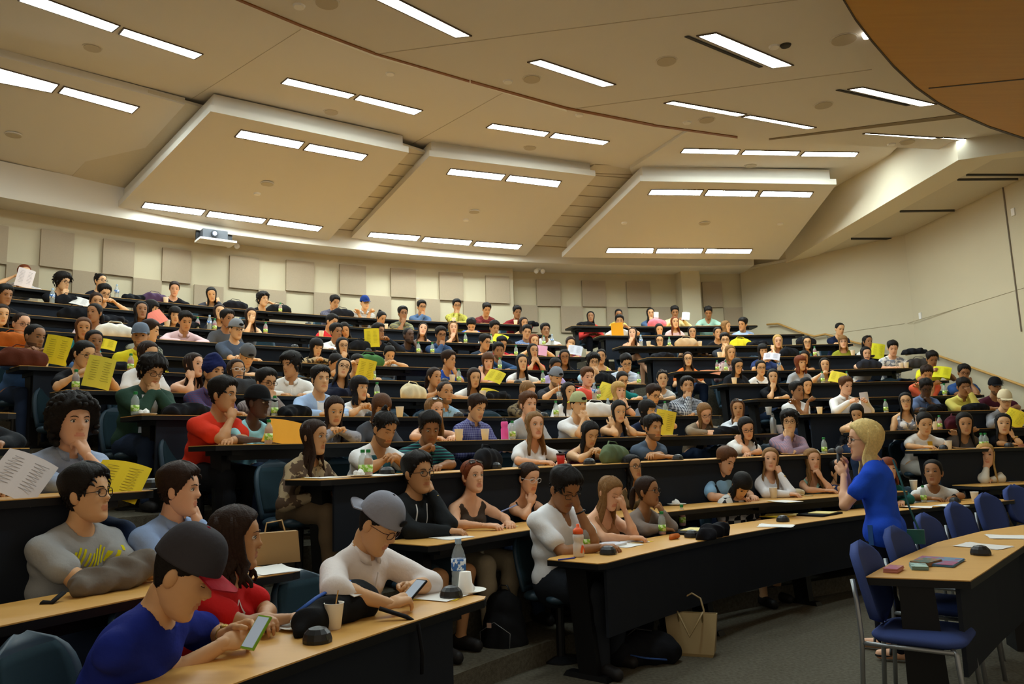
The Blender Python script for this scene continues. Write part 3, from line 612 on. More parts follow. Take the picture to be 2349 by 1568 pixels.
def add_head(b, T, near, skin, female, brow, look_down, beard=False, lids=False, mouth_open=False):
    """body materials: 0 skin, 1 lips, 2 hair/brow, 3 eye white, 4 eye dark"""
    nr, nc = ((44, 56) if near > 1 else (30, 36)) if near else (22, 24)
    phi, z = head_grid(nr, nc); P = head_pt(phi.ravel(), z.ravel()); P = P*np.array([.95 if female else 1, .97 if female else 1, .97 if female else 1])
    Fc = grid_faces(nr, nc); X, Y, Z = P[:, 0], P[:, 1], P[:, 2]; mi = []
    for f in Fc:
        c = P[list(f)].mean(0) if len(f) == 4 else (0, 0, 9)
        m = 0
        if c[1] > .07 and abs(c[0]) < .025-.25*abs(c[2]+.058) and -.0705 < c[2] < -.047: m = 1
        elif beard and c[2] < -.046 and not (abs(c[0]) < .026 and -.068 < c[2] < -.05) and (c[2] < -.072 or abs(c[0]) > .03 or c[2] > -.05) and c[1] > -.02 and not (abs(c[0]) < .018 and c[2] > -.036): m = 5
        mi.append(m)
    b.add(T(P), Fc, mi)
    k = .95 if female else 1
    for s in (-1, 1):
        # ear
        R = roty(s*.15)@rotz(s*.35)
        b.ell(T(np.array([[s*.0735*k, -.008, -.004]]))[0], (.011, .020, .032), R=T.R@R, n=10 if near else 8)
        # eye
        ec = np.array([s*.031*k, .0715, .012])
        if near:
            b.ell(T(ec[None])[0], (.0145, .011, .0085), T.R, 12, 0 if lids else 3)
            if not lids:
                b.ell(T((ec+[0, .0068, -.001-.003*look_down])[None])[0], (.0062, .006, .0062), T.R, 10, 4)
            bb = [ec+[-.0155, .004, .0005], ec+[-.008, .0105, .0068], ec+[0, .0125, .008], ec+[.008, .0105, .0068], ec+[.0155, .004, .0005]]
            if lids: bb = [ec+[-.0145, .004, -.002], ec+[0, .0118, -.0055], ec+[.0145, .004, -.002]]
            b.tube(T(np.array(bb)), .0016, 5, 4)
        else: b.ell(T((ec+[0, .005, -.001])[None])[0], (.0135, .0075, .006), T.R, 8, 4)
        w = .0042 if not female else .0028
        pb = np.array([[s*.014*k, .0925, .030], [s*.026*k, .0925, .0355], [s*.037*k, .085, .036], [s*.048*k, .074, .031]])
        b.tube(T(pb), [w*.8, w, w, w*.4], 6, 2, flat=.55)
        b.ell(T(np.array([[s*.0065, .094, -.0295]]))[0], (.0065, .007, .005), T.R, 8, 0)
class TF:
    def __init__(s, R, t): s.R = np.asarray(R); s.t = np.asarray(t)
    def __call__(s, P): return np.asarray(P)@s.R.T+s.t
def hair_shell(style, near, k=1, xth=0):
    """closed shell over the skull; returns verts, faces in head space"""
    nr, nc = (40, 48) if near else (22, 28)
    phi, z = head_grid(nr, nc); ph, zz = phi.ravel(), z.ravel(); a = np.abs(np.degrees(ph))
    line = np.interp(a, [0, 30, 48, 62, 78, 88, 100, 130, 180], [.086, .080, .060, .030, -.005, -.02, -.035, -.065, -.075])
    th = .014
    if style == 'B': th = .005; line = np.interp(a, [0, 30, 48, 62, 78, 88, 100, 130, 180], [.098, .094, .070, .034, .012, .005, -.025, -.055, -.065])
    if style == 'S': th = .006+.021*np.clip((zz-.01)/.08, 0, 1)+.004*np.sin(ph*3+zz*30)*np.clip((zz-.05)/.05, 0, 1); line = line+.006*np.sin(ph*23)
    if style == 'V': th = .004+.014*np.clip((zz-.05)/.03, 0, 1)
    if style == 'M': th = .014+.024*np.clip((zz+.0)/.08, 0, 1); line = line-.014+.006*np.sin(ph*19)
    if style == 'A': th = .045; line = line-.01
    if style in 'FO': line = np.where(a < 55, .045, line-.03); th = .018
    if style == 'Y': th = .005; line = np.interp(a, [0, 40, 60, 80, 100, 180], [.125, .12, .06, .01, -.03, -.06])
    if style in 'LWPUO': th = .009
    if style == 'O': th = .015
    th = th+xth
    e = np.clip((zz-line)/.012, -1, 1)*.5+.5; e = e*e*(3-2*e)
    off = -.012+(th+.012)*e
    rng = np.random.RandomState(len(style)+3)
    if style in 'MA': off = off+e*(.006 if style == 'M' else .009)*np.sin(ph*9+zz*90)*np.cos(ph*5-zz*60)
    elif near: off = off+e*.0022*np.sin(ph*31+zz*25)
    return head_pt(ph, zz, off)*np.array([k, k, k]), grid_faces(nr, nc)
def add_hair(b, style, T, near, female, length, seed, xth=0, hat=False, span=104):
    rng = np.random.RandomState(seed); k = .96 if female else 1.
    V, Fc = hair_shell(style if style in 'SVMABFOY' else 'L', near, k, xth); b.add(T(V), Fc)
    if not hat and (near and style in 'SMVB' or style == 'M'):
        nn = (150 if style == 'M' else 120) if near else 30
        for i in range(nn):
            ph = rng.uniform(-math.pi, math.pi); z = rng.uniform(-.04, .125); a = abs(math.degrees(ph))
            zl = np.interp(a, [0, 30, 48, 62, 78, 88, 100, 130, 180], [.086, .080, .060, .030, -.005, -.02, -.035, -.065, -.075])
            if z < zl-.002: continue
            o_ = .008 if style != 'M' else .026; p0 = head_pt(np.array([ph]), np.array([z]), o_)[0]; L_ = (.030 if style != 'M' else .042)*(1.3 if not near else 1)
            if style in 'B': L_ = .012; p0 = head_pt(np.array([ph]), np.array([z]), .002)[0]
            if a > 70 and style in 'SVB': L_ *= .5; p0 = head_pt(np.array([ph]), np.array([z]), .004)[0]
            nrm_ = p0-np.array([0, 0, .02]); nrm_ /= np.linalg.norm(nrm_); dr = np.array([.35*np.sign(p0[0])+.4*rng.randn(), .9+.4*rng.randn(), -.5+.3*rng.randn()]) if z > .03 else np.array([.2*rng.randn(), -.2, -1])
            dr -= nrm_*(dr@nrm_); dr /= np.linalg.norm(dr)+1e-6; r0 = (.0085 if near else .014)*rng.uniform(.7, 1.2)
            b.tube(T(np.array([p0-nrm_*.004, p0+dr*L_*.4+nrm_*.006, p0+dr*L_*.8+nrm_*.004, p0+dr*L_*1.1-nrm_*.002])), [r0, r0, r0*.6, .0012], 5, flat=.5, side=T.R@nrm_)
    if style in 'LWO':
        n = 30 if near else 14; L = {'O': .10}.get(style, length)
        for i in range(n):
            s = (i/(n-1)-.5)*2; ang = s*math.radians(span); a2 = abs(ang)
            # ang 0 = back of head
            ph = math.pi-ang if ang >= 0 else -math.pi-ang
            z0 = .075; pts = []; r0 = .016 if near else .021
            for z in (.09, .05, .01, -.03, -.065): pts.append(head_pt(np.array([ph]), np.array([z]), .004+xth)[0]*[k, k, k])
            end = pts[-1].copy(); out = np.array([math.sin(ph), math.cos(ph), 0]); m = 6
            for j in range(1, m+1):
                f = j/m; q = end+np.array([0, 0, -1])*L*f*(1+.12*rng.randn()*0)+out*(.012+.018*math.sin(f*2.6))*f
                if a2 > 1.5: q += np.array([0, .025*f, 0])
                if style == 'W': q += np.array([math.sin(f*9+i)*.009, math.cos(f*8+i*1.7)*.009, 0])
                elif style == 'L': q += rng.randn(3)*.002
                elif style == 'O': q += -out*.02*f*f
                pts.append(q)
            rr = [r0*.5, r0, r0, r0, r0]+[r0*(1-.55*(j/m)**2) for j in range(1, m+1)]
            b.tube(T(np.array(pts)), rr, 6 if near else 5, flat=.6, side=T.R@out)
    if style == 'P':
        o = np.array([0, -.10, .035]); m = 8; pts = [o+np.array([0, .02, .01])]+[o+np.array([.006*math.sin(j*1.3), -.035*math.sin(min(j, 4)/4*1.57)-.002*j, .012-length/8*j+.01*math.sin(j)]) for j in range(1, m+1)]
        b.tube(T(np.array(pts)), [.012, .02, .026, .028, .027, .024, .02, .014, .005], 8); b.ell(T(np.array([[0, -.105, .04]]))[0], (.02, .014, .02), T.R, 8)
    if style == 'U': b.ell(T(np.array([[0, -.075, .105]]))[0], (.036, .034, .032), T.R, 12); b.ell(T(np.array([[.008, -.08, .12]]))[0], (.024, .026, .022), T.R, 10)
    if style == 'V': b.ell(T(np.array([[0, -.06, .135]]))[0], (.024, .026, .034), T.R, 12); b.ell(T(np.array([[0, -.055, .16]]))[0], (.016, .02, .022), T.R, 10)
    if style == 'A' and near:
        for i in range(110):
            ph = rng.uniform(-math.pi, math.pi); z = rng.uniform(-.08, .12)
            if abs(ph) < 1.25 and z < .05: continue
            p = head_pt(np.array([ph]), np.array([z]), .040)[0]; b.ell(T(p[None])[0], tuple(rng.uniform(.012, .02, 3)), T.R, 8)
def add_cap(b, T, back, near, vis=1, tall=1.0):
    """dome 0, visor 1, button/strap 2"""
    nr, nc = (24, 36) if near else (14, 24); t = np.linspace(0, 1, nr); z0 = .036; top = .1275+.012*tall
    phi = np.linspace(-np.pi, np.pi, nc, endpoint=False); R_ = rotz(math.pi) if back else np.eye(3); rings = []
    for s in t:
        z = z0+(top-z0+.014)*math.sin(s*math.pi/2); rr = math.cos(s*math.pi/2)**(.62 if tall > 1 else .8); rr = max(rr, .02)
        rings.append(np.c_[np.sin(phi)*.0895*rr, -.004+np.cos(phi)*.108*rr, np.full(nc, z)-.012*np.cos(phi)*(1-s)*(-1 if back else 1)*0])
    in_ = [r*np.array([.96, .96, 1]) for r in rings[:1]]
    b.loft([T(r) for r in in_+rings], 0)
    m = 14; ph = np.linspace(-1.0, 1.0, m); A = []; 
    def visor(dz):
        inn = [np.array([math.sin(p)*.085, .100*math.cos(p)-.004, .040+dz]) for p in ph]
        out = [np.array([math.sin(p*.93)*.088, .085+.085*math.cos(p*1.25)**1.0*vis if abs(p) < 1.2 else .1, .038+dz-.010*(1-abs(p))-(.018*(abs(p))**2)]) for p in ph]
        return inn, out
    i1, o1 = visor(0); i2, o2 = visor(.005); n = m
    Vv = np.array(i1+o1+i2+o2)@R_.T; Fq = []
    for i in range(m-1): Fq += [(i, i+1, n+i+1, n+i)[::-1], (2*n+i, 2*n+i+1, 3*n+i+1, 3*n+i), (n+i, n+i+1, 3*n+i+1, 3*n+i), (i, i+1, 2*n+i+1, 2*n+i)[::-1]]
    Fq += [(0, n, 3*n, 2*n), (n-1, 2*n-1, 4*n-1, 3*n-1)[::-1]]
    b.add(T(Vv), Fq, 1)
    b.ell(T(np.array([[0, -.004, top+.013]]))[0], (.007, .007, .004), T.R, 8, 2)
    if back: 
        b.ell(T(np.array([[0, .1035, .075]]))[0], (.034, .006, .017), T.R, 14, 2)
def add_glasses(b, T, k=1, sun=False):
    for s in (-1, 1):
        c = np.array([s*.033, .0965, .008]); a = np.linspace(0, 2*np.pi, 17)
        pts = np.c_[c[0]+.0245*np.sign(np.cos(a))*np.abs(np.cos(a))**.75, c[1]-.18*np.abs(c[0]+.0245*np.cos(a))+.004, c[2]+.0175*np.sign(np.sin(a))*np.abs(np.sin(a))**.75]
        b.tube(T(pts), .0021, 5)
        b.tube(T(np.array([[s*.056, .088, .014], [s*.073, .07, .013], [s*.0785, .0, .008], [s*.076, -.02, -.006]])), .0018, 5)
        if sun: b.add(T(pts[:-1]-[0, .001, 0]), [tuple(range(16))], 0)
    b.tube(T(np.array([[-.009, .098, .012], [0, .1005, .014], [.009, .098, .012]])), .002, 5)

# ---------------------------------------------------------------- hands
def hand_prims(W, d, nrm, side, pose, s=1.):
    """W wrist, d pointing direction of hand, nrm back-of-hand normal, side +1 right hand; thumb leaves the side of the palm"""
    d = d/np.linalg.norm(d); nrm = nrm-d*(nrm@d); nrm /= np.linalg.norm(nrm); lat = np.cross(d, nrm)*side   # toward the thumb when palm down
    lat = -lat
    curl = {'relax': (.35, .5, .4), 'flat': (.06, .1, .08), 'fist': (1.3, 1.5, .9), 'grip': (.8, 1.0, .6), 'chin': (.75, .9, .5), 'hold': (.55, .55, .35)}[pose]
    P = []; K0 = W+d*.085*s
    P.append((W-d*.01, W+d*.03*s, .027*s, .034*s, nrm, .62)); P.append((W+d*.03*s+lat*.012, K0+lat*.020*s, .026*s, .020*s, nrm, .72)); P.append((W+d*.03*s-lat*.012, K0*1-d*.004-lat*.020*s, .026*s, .020*s, nrm, .72))
    fing = []
    for i, (o, L) in enumerate(((.030, .068), (.010, .078), (-.011, .072), (-.031, .056))):
        a = K0+lat*o*s-d*(.006*abs(i-1)); v = d+lat*(o*2.0)*(.3 if pose in ('fist', 'grip') else 1); v /= np.linalg.norm(v); ang = 0; p = a; r = [.0098, .0088, .0078, .0066]
        for j, fr in enumerate((.45, .30, .25)):
            ang += curl[j]*(1+.08*i); dv = v*math.cos(ang)-nrm*math.sin(ang); q = p+dv*L*fr*s; fing.append((p, q, r[j]*s, r[j+1]*s)); p = q
    tb = W+d*.022*s+lat*.024*s-nrm*.006; tv = d*.62+lat*.62-nrm*.35; tv /= np.linalg.norm(tv)
    if pose in ('fist', 'grip', 'hold', 'chin'): tv = d*.7+lat*.35-nrm*.6; tv /= np.linalg.norm(tv)
    t1 = tb+tv*.036*s; tv2 = tv+d*.4-lat*.35; tv2 /= np.linalg.norm(tv2); t2 = t1+tv2*.03*s; tv3 = tv2+d*.3-lat*.25; tv3 /= np.linalg.norm(tv3); t3 = t2+tv3*.022*s
    fing += [(tb, t1, .014*s, .0115*s), (t1, t2, .0115*s, .010*s), (t2, t3, .010*s, .0078*s)]
    return P, fing
def ik(S_, W, pole, l1, l2):
    d = W-S_; L = np.linalg.norm(d); 
    if L > (l1+l2)*.995: W = S_+d/L*(l1+l2)*.995; d = W-S_; L = np.linalg.norm(d)
    u = d/L; a = (l1*l1-l2*l2+L*L)/(2*L); h = math.sqrt(max(l1*l1-a*a, 1e-6)); v = pole-S_; v = v-u*(v@u); v /= np.linalg.norm(v)+1e-9
    return S_+u*a+v*h, W
M_DENIM = mat('denim', '27344d', .8, .1, var=.15, scale=120)
M_SHOE = mat('shoe_dark', '1d1b1c', .6)
def cloth(c, pat=None, c2=None, psc=30):
    return mat('cloth_%s%s%s' % (c, pat or '', c2 or ''), c, .85, .12, var=.07, scale=14, bump=.12, bscale=45, pat=pat, col2=c2, psc=psc)
DEC = {}
def build_person(loc, rz, head, sex='M', hair='S', hc='k', skin=2, top='t', tc='888888', pat=None, tc2=None, pose='D', hyaw=0, hpitch=0, hroll=0, flags='', label='', near=0, zdesk=DH, vox=.018,
                 psc=30, fat=1., legs='27344d', hairlen=.2, hairth=0, hscale=1.0, span=104, hands=None, capc=None, stand=False, seed=0, twist=0, glassc='15110f', wr=None, pel=None, hp=None):
    """loc: floor point under the pelvis; head: head centre in the person's frame (y = facing)"""
    F_ = sex == 'F'; root = empty('person', loc, rz); J = {}
    hz = head; RH = rotz(math.radians(hyaw))@rotx(math.radians(-hpitch))@roty(math.radians(hroll)); TH = TF(RH*hscale, hz)
    neck = hz+RH@np.array([0, -.022, -.075]); 
    P0 = np.array([0, 0, .53]) if not stand else np.array([0, 0, .93])
    if pel is not None: P0 = np.array(pel)
    nb = hz+np.array([0, -.045, -.152])+.6*(rotx(-math.radians(hpitch))@np.array([0, -.03, -.16])-np.array([0, -.03, -.16]))
    up = nb-P0; ul = np.linalg.norm(up); up = up/ul
    tw = rotz(math.radians(twist)); rt = tw@np.array([1, 0, 0.]); fw = np.cross(up, rt); fw /= np.linalg.norm(fw); 
    sw = (.142 if F_ else .165)*(.5+.5*fat)
    sh = {s: nb-up*.074+rt*s*sw+fw*.01 for s in (-1, 1)}; hipw = .09
    k = 1.0 if not F_ else .9; f = fat; fl = 1+(fat-1)*.35
    g = lambda t: P0+(nb-P0)*t
    torso = [(P0-rt*.06*f+up*(.02 if not stand else -.06), P0+rt*.06*f+up*(.02 if not stand else -.06), (.112 if not stand else .128)*fl, (.112 if not stand else .128)*fl, fw, .84), (g(.18)-rt*.05*f, g(.18)+rt*.05*f, .105*k*fl, .105*k*fl, fw, .82), (g(.42)-rt*.055, g(.42)+rt*.055, .098*k*f, .098*k*f, fw, .85), (g(.68)-rt*.072*k, g(.68)+rt*.072*k, .095*k*f, .095*k*f, fw, .82), (g(.68), g(.42), .12*k*f, .11*k*f, fw, .8), (g(.42), P0+up*.02, .12*k*fl, .112*fl, fw, .8),
             (sh[-1]+rt*.02-up*.005, sh[1]-rt*.02-up*.005, .050, .050, fw, .95), (g(.80)-rt*.075*k, g(.80)+rt*.075*k, .080*k*f, .080*k*f, fw, .85)]
    trap = [(nb+up*.005-fw*.012, sh[s]*.7+nb*.3+up*.012, .042*k, .034) for s in (-1, 1)]
    if F_: torso += [(g(.66)+rt*s*.065+fw*.075, g(.66)+rt*s*.06+fw*.085, .052*f, .045*f) for s in (-1, 1)]
    neckp = [(nb-up*.04, neck, .056*(.84 if F_ else 1), .052*(.82 if F_ else 1))]
    l1, l2 = (.265, .235) if F_ else (.285, .25)
    zt = zdesk+.035
    tgt = {'D': {1: ((-.06, .40, zt), 'relax'), -1: ((.05, .34, zt+.02), 'relax')}, 'F': {1: ((.12, .44, zt), 'relax'), -1: ((-.12, .42, zt), 'relax')}, 'n': {1: ((.09, .30, .63), 'relax'), -1: ((-.06, .32, .63), 'relax')},
           'x': {1: ((-.10, .235, .93), 'fist'), -1: ((.12, .25, .90), 'relax')}, 'f': {1: ((.045, .37, zt+.07), 'hold'), -1: ((-.055, .37, zt+.07), 'hold')}, 'p': {1: ((.13, .40, zt+.13), 'hold'), -1: ((-.13, .40, zt+.13), 'hold')},
           'q': {1: ((.14, .34, zt+.20), 'hold'), -1: ((-.13, .40, zt), 'relax')}, 'Q': {-1: ((-.14, .34, zt+.20), 'hold'), 1: ((.13, .40, zt), 'relax')}, 'w': {1: ((.07, .42, zt), 'hold'), -1: ((-.14, .38, zt), 'relax')}}
    ch = lambda s, x, y, z: tuple(hz+RH@np.array([s*x, y, z]))
    face = {'r': (1, .035, .105, -.175, 'chin'), 'l': (-1, .035, .105, -.175, 'chin'), 'k': (1, .095, .055, -.14, 'fist'), 'K': (-1, .095, .055, -.14, 'fist'), 'h': (1, .05, .135, -.065, 'relax'), 'H': (-1, .05, .135, -.065, 'relax'), 'o': (1, .02, .12, -.16, 'fist'), 'e': (1, .03, .13, -.10, 'flat')}
    if pose in face:
        s, x, y, z, hp_ = face[pose]; T_ = {s: (ch(s, x, y, z), hp_), -s: ((s*.03, .36, zt), 'relax')}
    elif pose == 'b': T_ = {s: (ch(s, .045, .10, -.18), 'chin') for s in (-1, 1)}
    elif pose == 'c': T_ = {s: (ch(s, .088, .07, -.15), 'relax') for s in (-1, 1)}
    elif pose == 'm': T_ = {s: (ch(s, .025, .13, -.14), 'grip') for s in (-1, 1)}
    elif pose == 'z': T_ = {1: (ch(1, .10, .16, -.12), 'grip'), -1: ((-.05, .36, zt), 'relax')}
    else: T_ = tgt[pose]
    if hands: T_ = {**T_, **hands}
    bodyp = torso+trap+neckp; arms = {}; hps = []
    for s in (-1, 1):
        Wt, hpz = T_[s][0], T_[s][1]; Wt = np.array(Wt, float)
        facial = pose in 'rlkKhHobcme' and Wt[2] > zdesk+.12 and not (hands and s in hands)
        pole = np.array([s*.22, .45, .3]) if facial else (np.array([s*.55, .10, .35]) if not stand else np.array([s*.3, -.5, .4]))
        if len(T_[s]) > 4: pole = np.array(T_[s][4], float)
        E, Wt = ik(sh[s], Wt, pole, l1, l2)
        if not stand and E[2] < zdesk+.03 and E[1] > .22 and pose not in 'nx': E = E.copy(); E[2] = zdesk+.045
        arms[s] = (sh[s], E, Wt); ra = (.038 if F_ else .045)*(.6+.4*f)
        bodyp += [(sh[s], sh[s]*.55+E*.45, ra*1.15, ra), (sh[s]*.55+E*.45, E, ra, ra*.80), (E, E*.72+Wt*.28, ra*.80, ra*.82), (E*.72+Wt*.28, Wt, ra*.82, ra*.50)]
        fd = Wt-E; fd /= np.linalg.norm(fd)
        if len(T_[s]) > 2 and T_[s][2] is not None: dd = np.array(T_[s][2], float)
        elif facial:
            tgtp = {'h': (0, .09, .06), 'H': (0, .09, .06), 'c': (s*.075, .02, .02), 'k': (s*.08, .02, 0), 'K': (s*.08, .02, 0), 'e': (-.01, .13, .05)}.get(pose, (0, .075, -.05)); dd = hz+RH@np.array(tgtp)-Wt; dd = dd/np.linalg.norm(dd)*.8+fd*.5
        else: dd = fd*.8+np.array([-s*.2, .5, 0])
        if len(T_[s]) > 3 and T_[s][3] is not None: nn = np.array(T_[s][3], float)
        elif facial: nn = np.array([s*.35, 1, -.1]) if pose not in 'hHe' else np.array([s*.2, 1, .2])
        elif hpz == 'hold': nn = np.array([s*.9, -.1, .35])
        else: nn = np.array([s*.15, -.1, 1])
        hs = .93 if F_ else 1.0
        hps.append(hand_prims(Wt, dd, nn, s, hpz, hs))
    # legs
    legp = []; feet = []
    for s in (-1, 1):
        if stand: H_ = P0+np.array([s*.09, 0, -.03]); Kn = np.array([s*.10, .03, .50]); An = np.array([s*.11+ (.02 if s > 0 else 0), -.02+.06*s, .09])
        else: H_ = P0+np.array([s*.09, .02, -.0]); Kn = np.array([s*.13, .44, .50]); An = np.array([s*.13, .42+.05*s, .09])
        if 'X' in flags and not stand and s == 1: Kn = np.array([-.02, .46, .60]); An = np.array([-.20, .60, .26])
        if hp: H_, Kn, An = [np.array(q) for q in hp[s]]
        legp += [(H_, Kn, .085*(f if not stand else fl), .056*(.6+.4*f)), (Kn, Kn*.65+An*.35, .056, .052), (Kn*.65+An*.35, An, .052, .036)]
        fdir = np.array([s*.12, 1, 0]); fdir /= np.linalg.norm(fdir); feet.append((An-fdir*.03-[0, 0, .035], An+fdir*.13-[0, 0, .052], .040, .030))
    bare = 'N' in flags; sh_leg = 'J' in flags    # bare legs under shorts or skirt
    b = MB(); V, Fc = nets(bodyp+[(q[0], q[1], q[2]*.93, q[3]*.93) for q in legp]+feet, vox if top != 's' else min(vox, .016), .022); b.add(V, Fc, 0)
    hv = .0048 if near > 1 else (.0065 if near else .0085)
    for pal, fin in hps:
        V, Fc = nets(pal+fin, hv, .006 if near else .004)
        b.add(V, Fc, 0)
    add_head(b, TH, near, skin, F_, 2, hpitch > 12, 'v' in flags, 'z' in flags or hpitch > 22)
    b.obj('body', [mskin(skin), M_LIPS[skin], mhair(hc if hc not in 'yo' else 'h'), M_EYEW, M_EYED, mat('beard_%d' % skin, tuple(q*.38 for q in SKIN[skin]), .8)], root, True)
    # top
    cm = cloth(tc, pat, tc2, psc); inf = .009 if top != 'h' else .016
    tp = [(p[0], p[1], p[2]+inf, p[3]+inf)+tuple(p[4:]) for p in torso]
    hem = P0-up*.06; cut = []
    if top in 'tplch':
        tp += [(p[0], p[1], p[2]+.005, p[3]+.010)+tuple(p[4:]) for p in trap]
        for s in (-1, 1):
            Sx, E, Wt = arms[s]; ra = (.038 if F_ else .045)*(.6+.4*f)
            if top in 'lch':
                fr = .97 if top != 'c' or 'R' not in flags else .35
                tp += [(Sx, E, ra*1.12+.012, ra*.85+.017), (E, E+(Wt-E)*fr, ra*.85+.017, ra*.55+.013)]
            else:
                e1 = Sx+(E-Sx)*(.62 if not F_ else .52); tp += [(Sx, e1, ra*1.12+.009, ra+.015), (e1, e1+(E-Sx)*.02, ra+.015, ra+.014)]
        nr_ = .066 if not F_ else .072
        if top in 't' and 'V' in flags: cut += [(nb+up*.03+fw*.02, nb-up*.12+fw*.15, .064, .014)]
        cut += [(nb+up*.13+fw*.015, nb+up*.010+fw*.018, .082, nr_-.004)]
        if top in 'l' and F_: cut += [(nb+up*.02+fw*.06, nb-up*.03+fw*.08, .06, .05)]
    else:   # sleeveless
        cut += [(nb+up*.1+fw*.02, nb-up*.02+fw*.03, .10, .085), (nb-up*.02+fw*.09, nb-up*.06+fw*.09, .06, .06)]+[(sh[s]+rt*s*.03+up*.05, sh[s]+rt*s*.055-up*.06, .055, .055) for s in (-1, 1)]
    b = MB(); V, Fc = nets(tp, vox*.9, .024, cut)
    if near:
        amp = .0035; V = V+np.c_[np.sin(V[:, 2]*48+V[:, 0]*25), np.cos(V[:, 2]*40-V[:, 0]*33+V[:, 1]*20), np.sin(V[:, 0]*45+V[:, 1]*37)]*amp*np.clip((nb[2]-V[:, 2])/.1, 0, 1)[:, None]
    b.add(V, Fc, 0)
    if top in 'pc' or 'C' in flags:   # collar
        n = 14; ring = []
        for (dz, r1, dy) in ((-.012, nr_+.014, 0), (.022, nr_+.004, -.008), (.026, nr_+.010, -.008), (-.014, nr_+.030, .004)):
            q = []
            for i in range(n+1):
                a = math.radians(-158+316*i/n)-math.pi/2; q.append(nb+rt*math.cos(a)*(r1*.86)+fw*(math.sin(a)*r1*.9+.018+dy)+up*(dz+.010-.028*max(0, math.sin(a))))
            ring.append(np.array(q))
        b.loft([np.array(r_) for r_ in zip(*ring)], 0)
        b.tube(np.array([g(t)+fw*(.098+.014*math.sin(t*3))*(k if top != 'q' else 1)*f for t in (.3, .5, .7, .88)]), .0045, 5, 0)
    nm = {'t': 't_shirt', 'p': 'polo_shirt', 'l': 'sweater', 'c': 'shirt', 's': 'sleeveless_top', 'h': 'jacket'}[top]
    shirt = b.obj(nm, [cm], root, True)
    # trousers / skirt
    lm = cloth(legs) if legs != 'denim' else M_DENIM; b = MB()
    lp = [(P0-rt*.055-up*.045, P0+rt*.055-up*.045, .117*fl, .117*fl, fw, .85)] if not stand else [(P0-rt*.05-up*.06, P0+rt*.05-up*.06, .10*fl, .10*fl, fw, .85)]
    for i, q in enumerate(legp):
        if bare and i % 3: continue
        lp.append((q[0], q[1] if not bare else q[0]+(q[1]-q[0])*(.8 if sh_leg else .62), q[2]+.013, q[3]+.016))
    V, Fc = nets(lp, vox*1.1, .03, [(P0+up*.14-rt*.2, P0+up*.14+rt*.2, .10, .10)]); b.add(V, Fc); b.obj('shorts' if bare else 'trousers', [lm], root, True)
    b = MB()
    if 'k' in flags:
        for q in feet: V, Fc = nets([(q[0]-[0, 0, .012], q[1]-[0, 0, .004], .036, .034, np.array([0, 0, 1.]), .45)], .01, .01); b.add(V, Fc); b.tube([q[0]*.45+q[1]*.55+[-.042, 0, -.0], q[0]*.45+q[1]*.55+[-.02, 0, .034], q[0]*.45+q[1]*.55+[.02, 0, .034], q[0]*.45+q[1]*.55+[.042, 0, -.0]], .009, 6)
    else:
        V, Fc = nets([(q[0], q[1], q[2]+.008, q[3]+.010) for q in feet], .014, .01); b.add(V, Fc)
    b.obj('shoes' if 'k' not in flags else 'sandals', [M_SHOE], root, True)
    # hair / headwear
    if hair not in 'CKTN' or True:
        b = MB(); st = {'C': 'B', 'K': 'B', 'T': 'B'}.get(hair, hair)
        add_hair(b, st, TH, near, F_, hairlen, seed, hairth, hair in 'CKT', span); b.obj('hair', [mhair(hc)], root, True)
    if hair in 'CK':
        b = MB(); cc = capc or ('3a3d44',); vis = cc[1] if len(cc) > 1 else cc[0]
        add_cap(b, TH, hair == 'K', near, tall=1.35 if 'B' in flags else 1.0); b.obj('cap', [cloth(cc[0]), cloth(vis), cloth(cc[2] if len(cc) > 2 else '1a1a1c')], root, True)
    if hair == 'T':
        b = MB()
        V, Fc = nets([(np.array([0, -.005, .06]), np.array([0, -.01, .10]), .098, .082), (np.array([-.05, .05, .07]), np.array([0.02, .03, .15]), .035, .03), (np.array([.05, .04, .07]), np.array([-.01, .0, .155]), .035, .03)], .009 if near else .012, .02, [(np.array([0, .12, -.02]), np.array([0, .16, -.05]), .085, .085)])
        V = V+(np.sin(V[:, 2:3]*220+V[:, 0:1]*90)*.0025)*np.array([1, 1, 0]); b.add(TH(V), Fc); b.obj('turban', [cloth(capc[0] if capc else '1b2350')], root, True)
    if 'g' in flags: b = MB(); add_glasses(b, TH); b.obj('glasses', [mat('frame_'+glassc, glassc, .35)], root)
    if 'G' in flags: b = MB(); add_glasses(b, TF(RH@rotx(math.radians(52))*hscale, hz+RH@np.array([0, .0, .035])), sun=True); b.obj('sunglasses', [mat('frame_sun', '241a18', .2, .6)], root)
    if 'w' in flags:
        s = -1 if pose not in 'lKH' else -1
        if wr: s = wr
        _, E, Wt = arms[s]; d = (Wt-E)/np.linalg.norm(Wt-E); a = np.linspace(0, 2*np.pi, 13); u = np.cross(d, [0, 0, 1.]); u /= np.linalg.norm(u); v = np.cross(d, u); c0 = Wt-d*.035
        b = MB(); b.tube([c0+u*.029*math.cos(t)+v*.027*math.sin(t) for t in a], .006, 6, flat=1); b.ell(c0-v*.028 if v[2] < 0 else c0+v*.028, (.017, .017, .010), n=10)
        b.obj('watch', [mat('watch_'+('gold' if 'W' in flags else 'dark'), 'b9974a' if 'W' in flags else '1c1c1e', .3, .5, metal=.5)], root, True)
    tag(root, label, 'person', 'seated audience' if not stand else None)
    DEC[label] = (root, shirt, hz.copy(), P0.copy(), nb.copy())
    return root, arms, TH, TF(rotz(rz), np.array(loc))
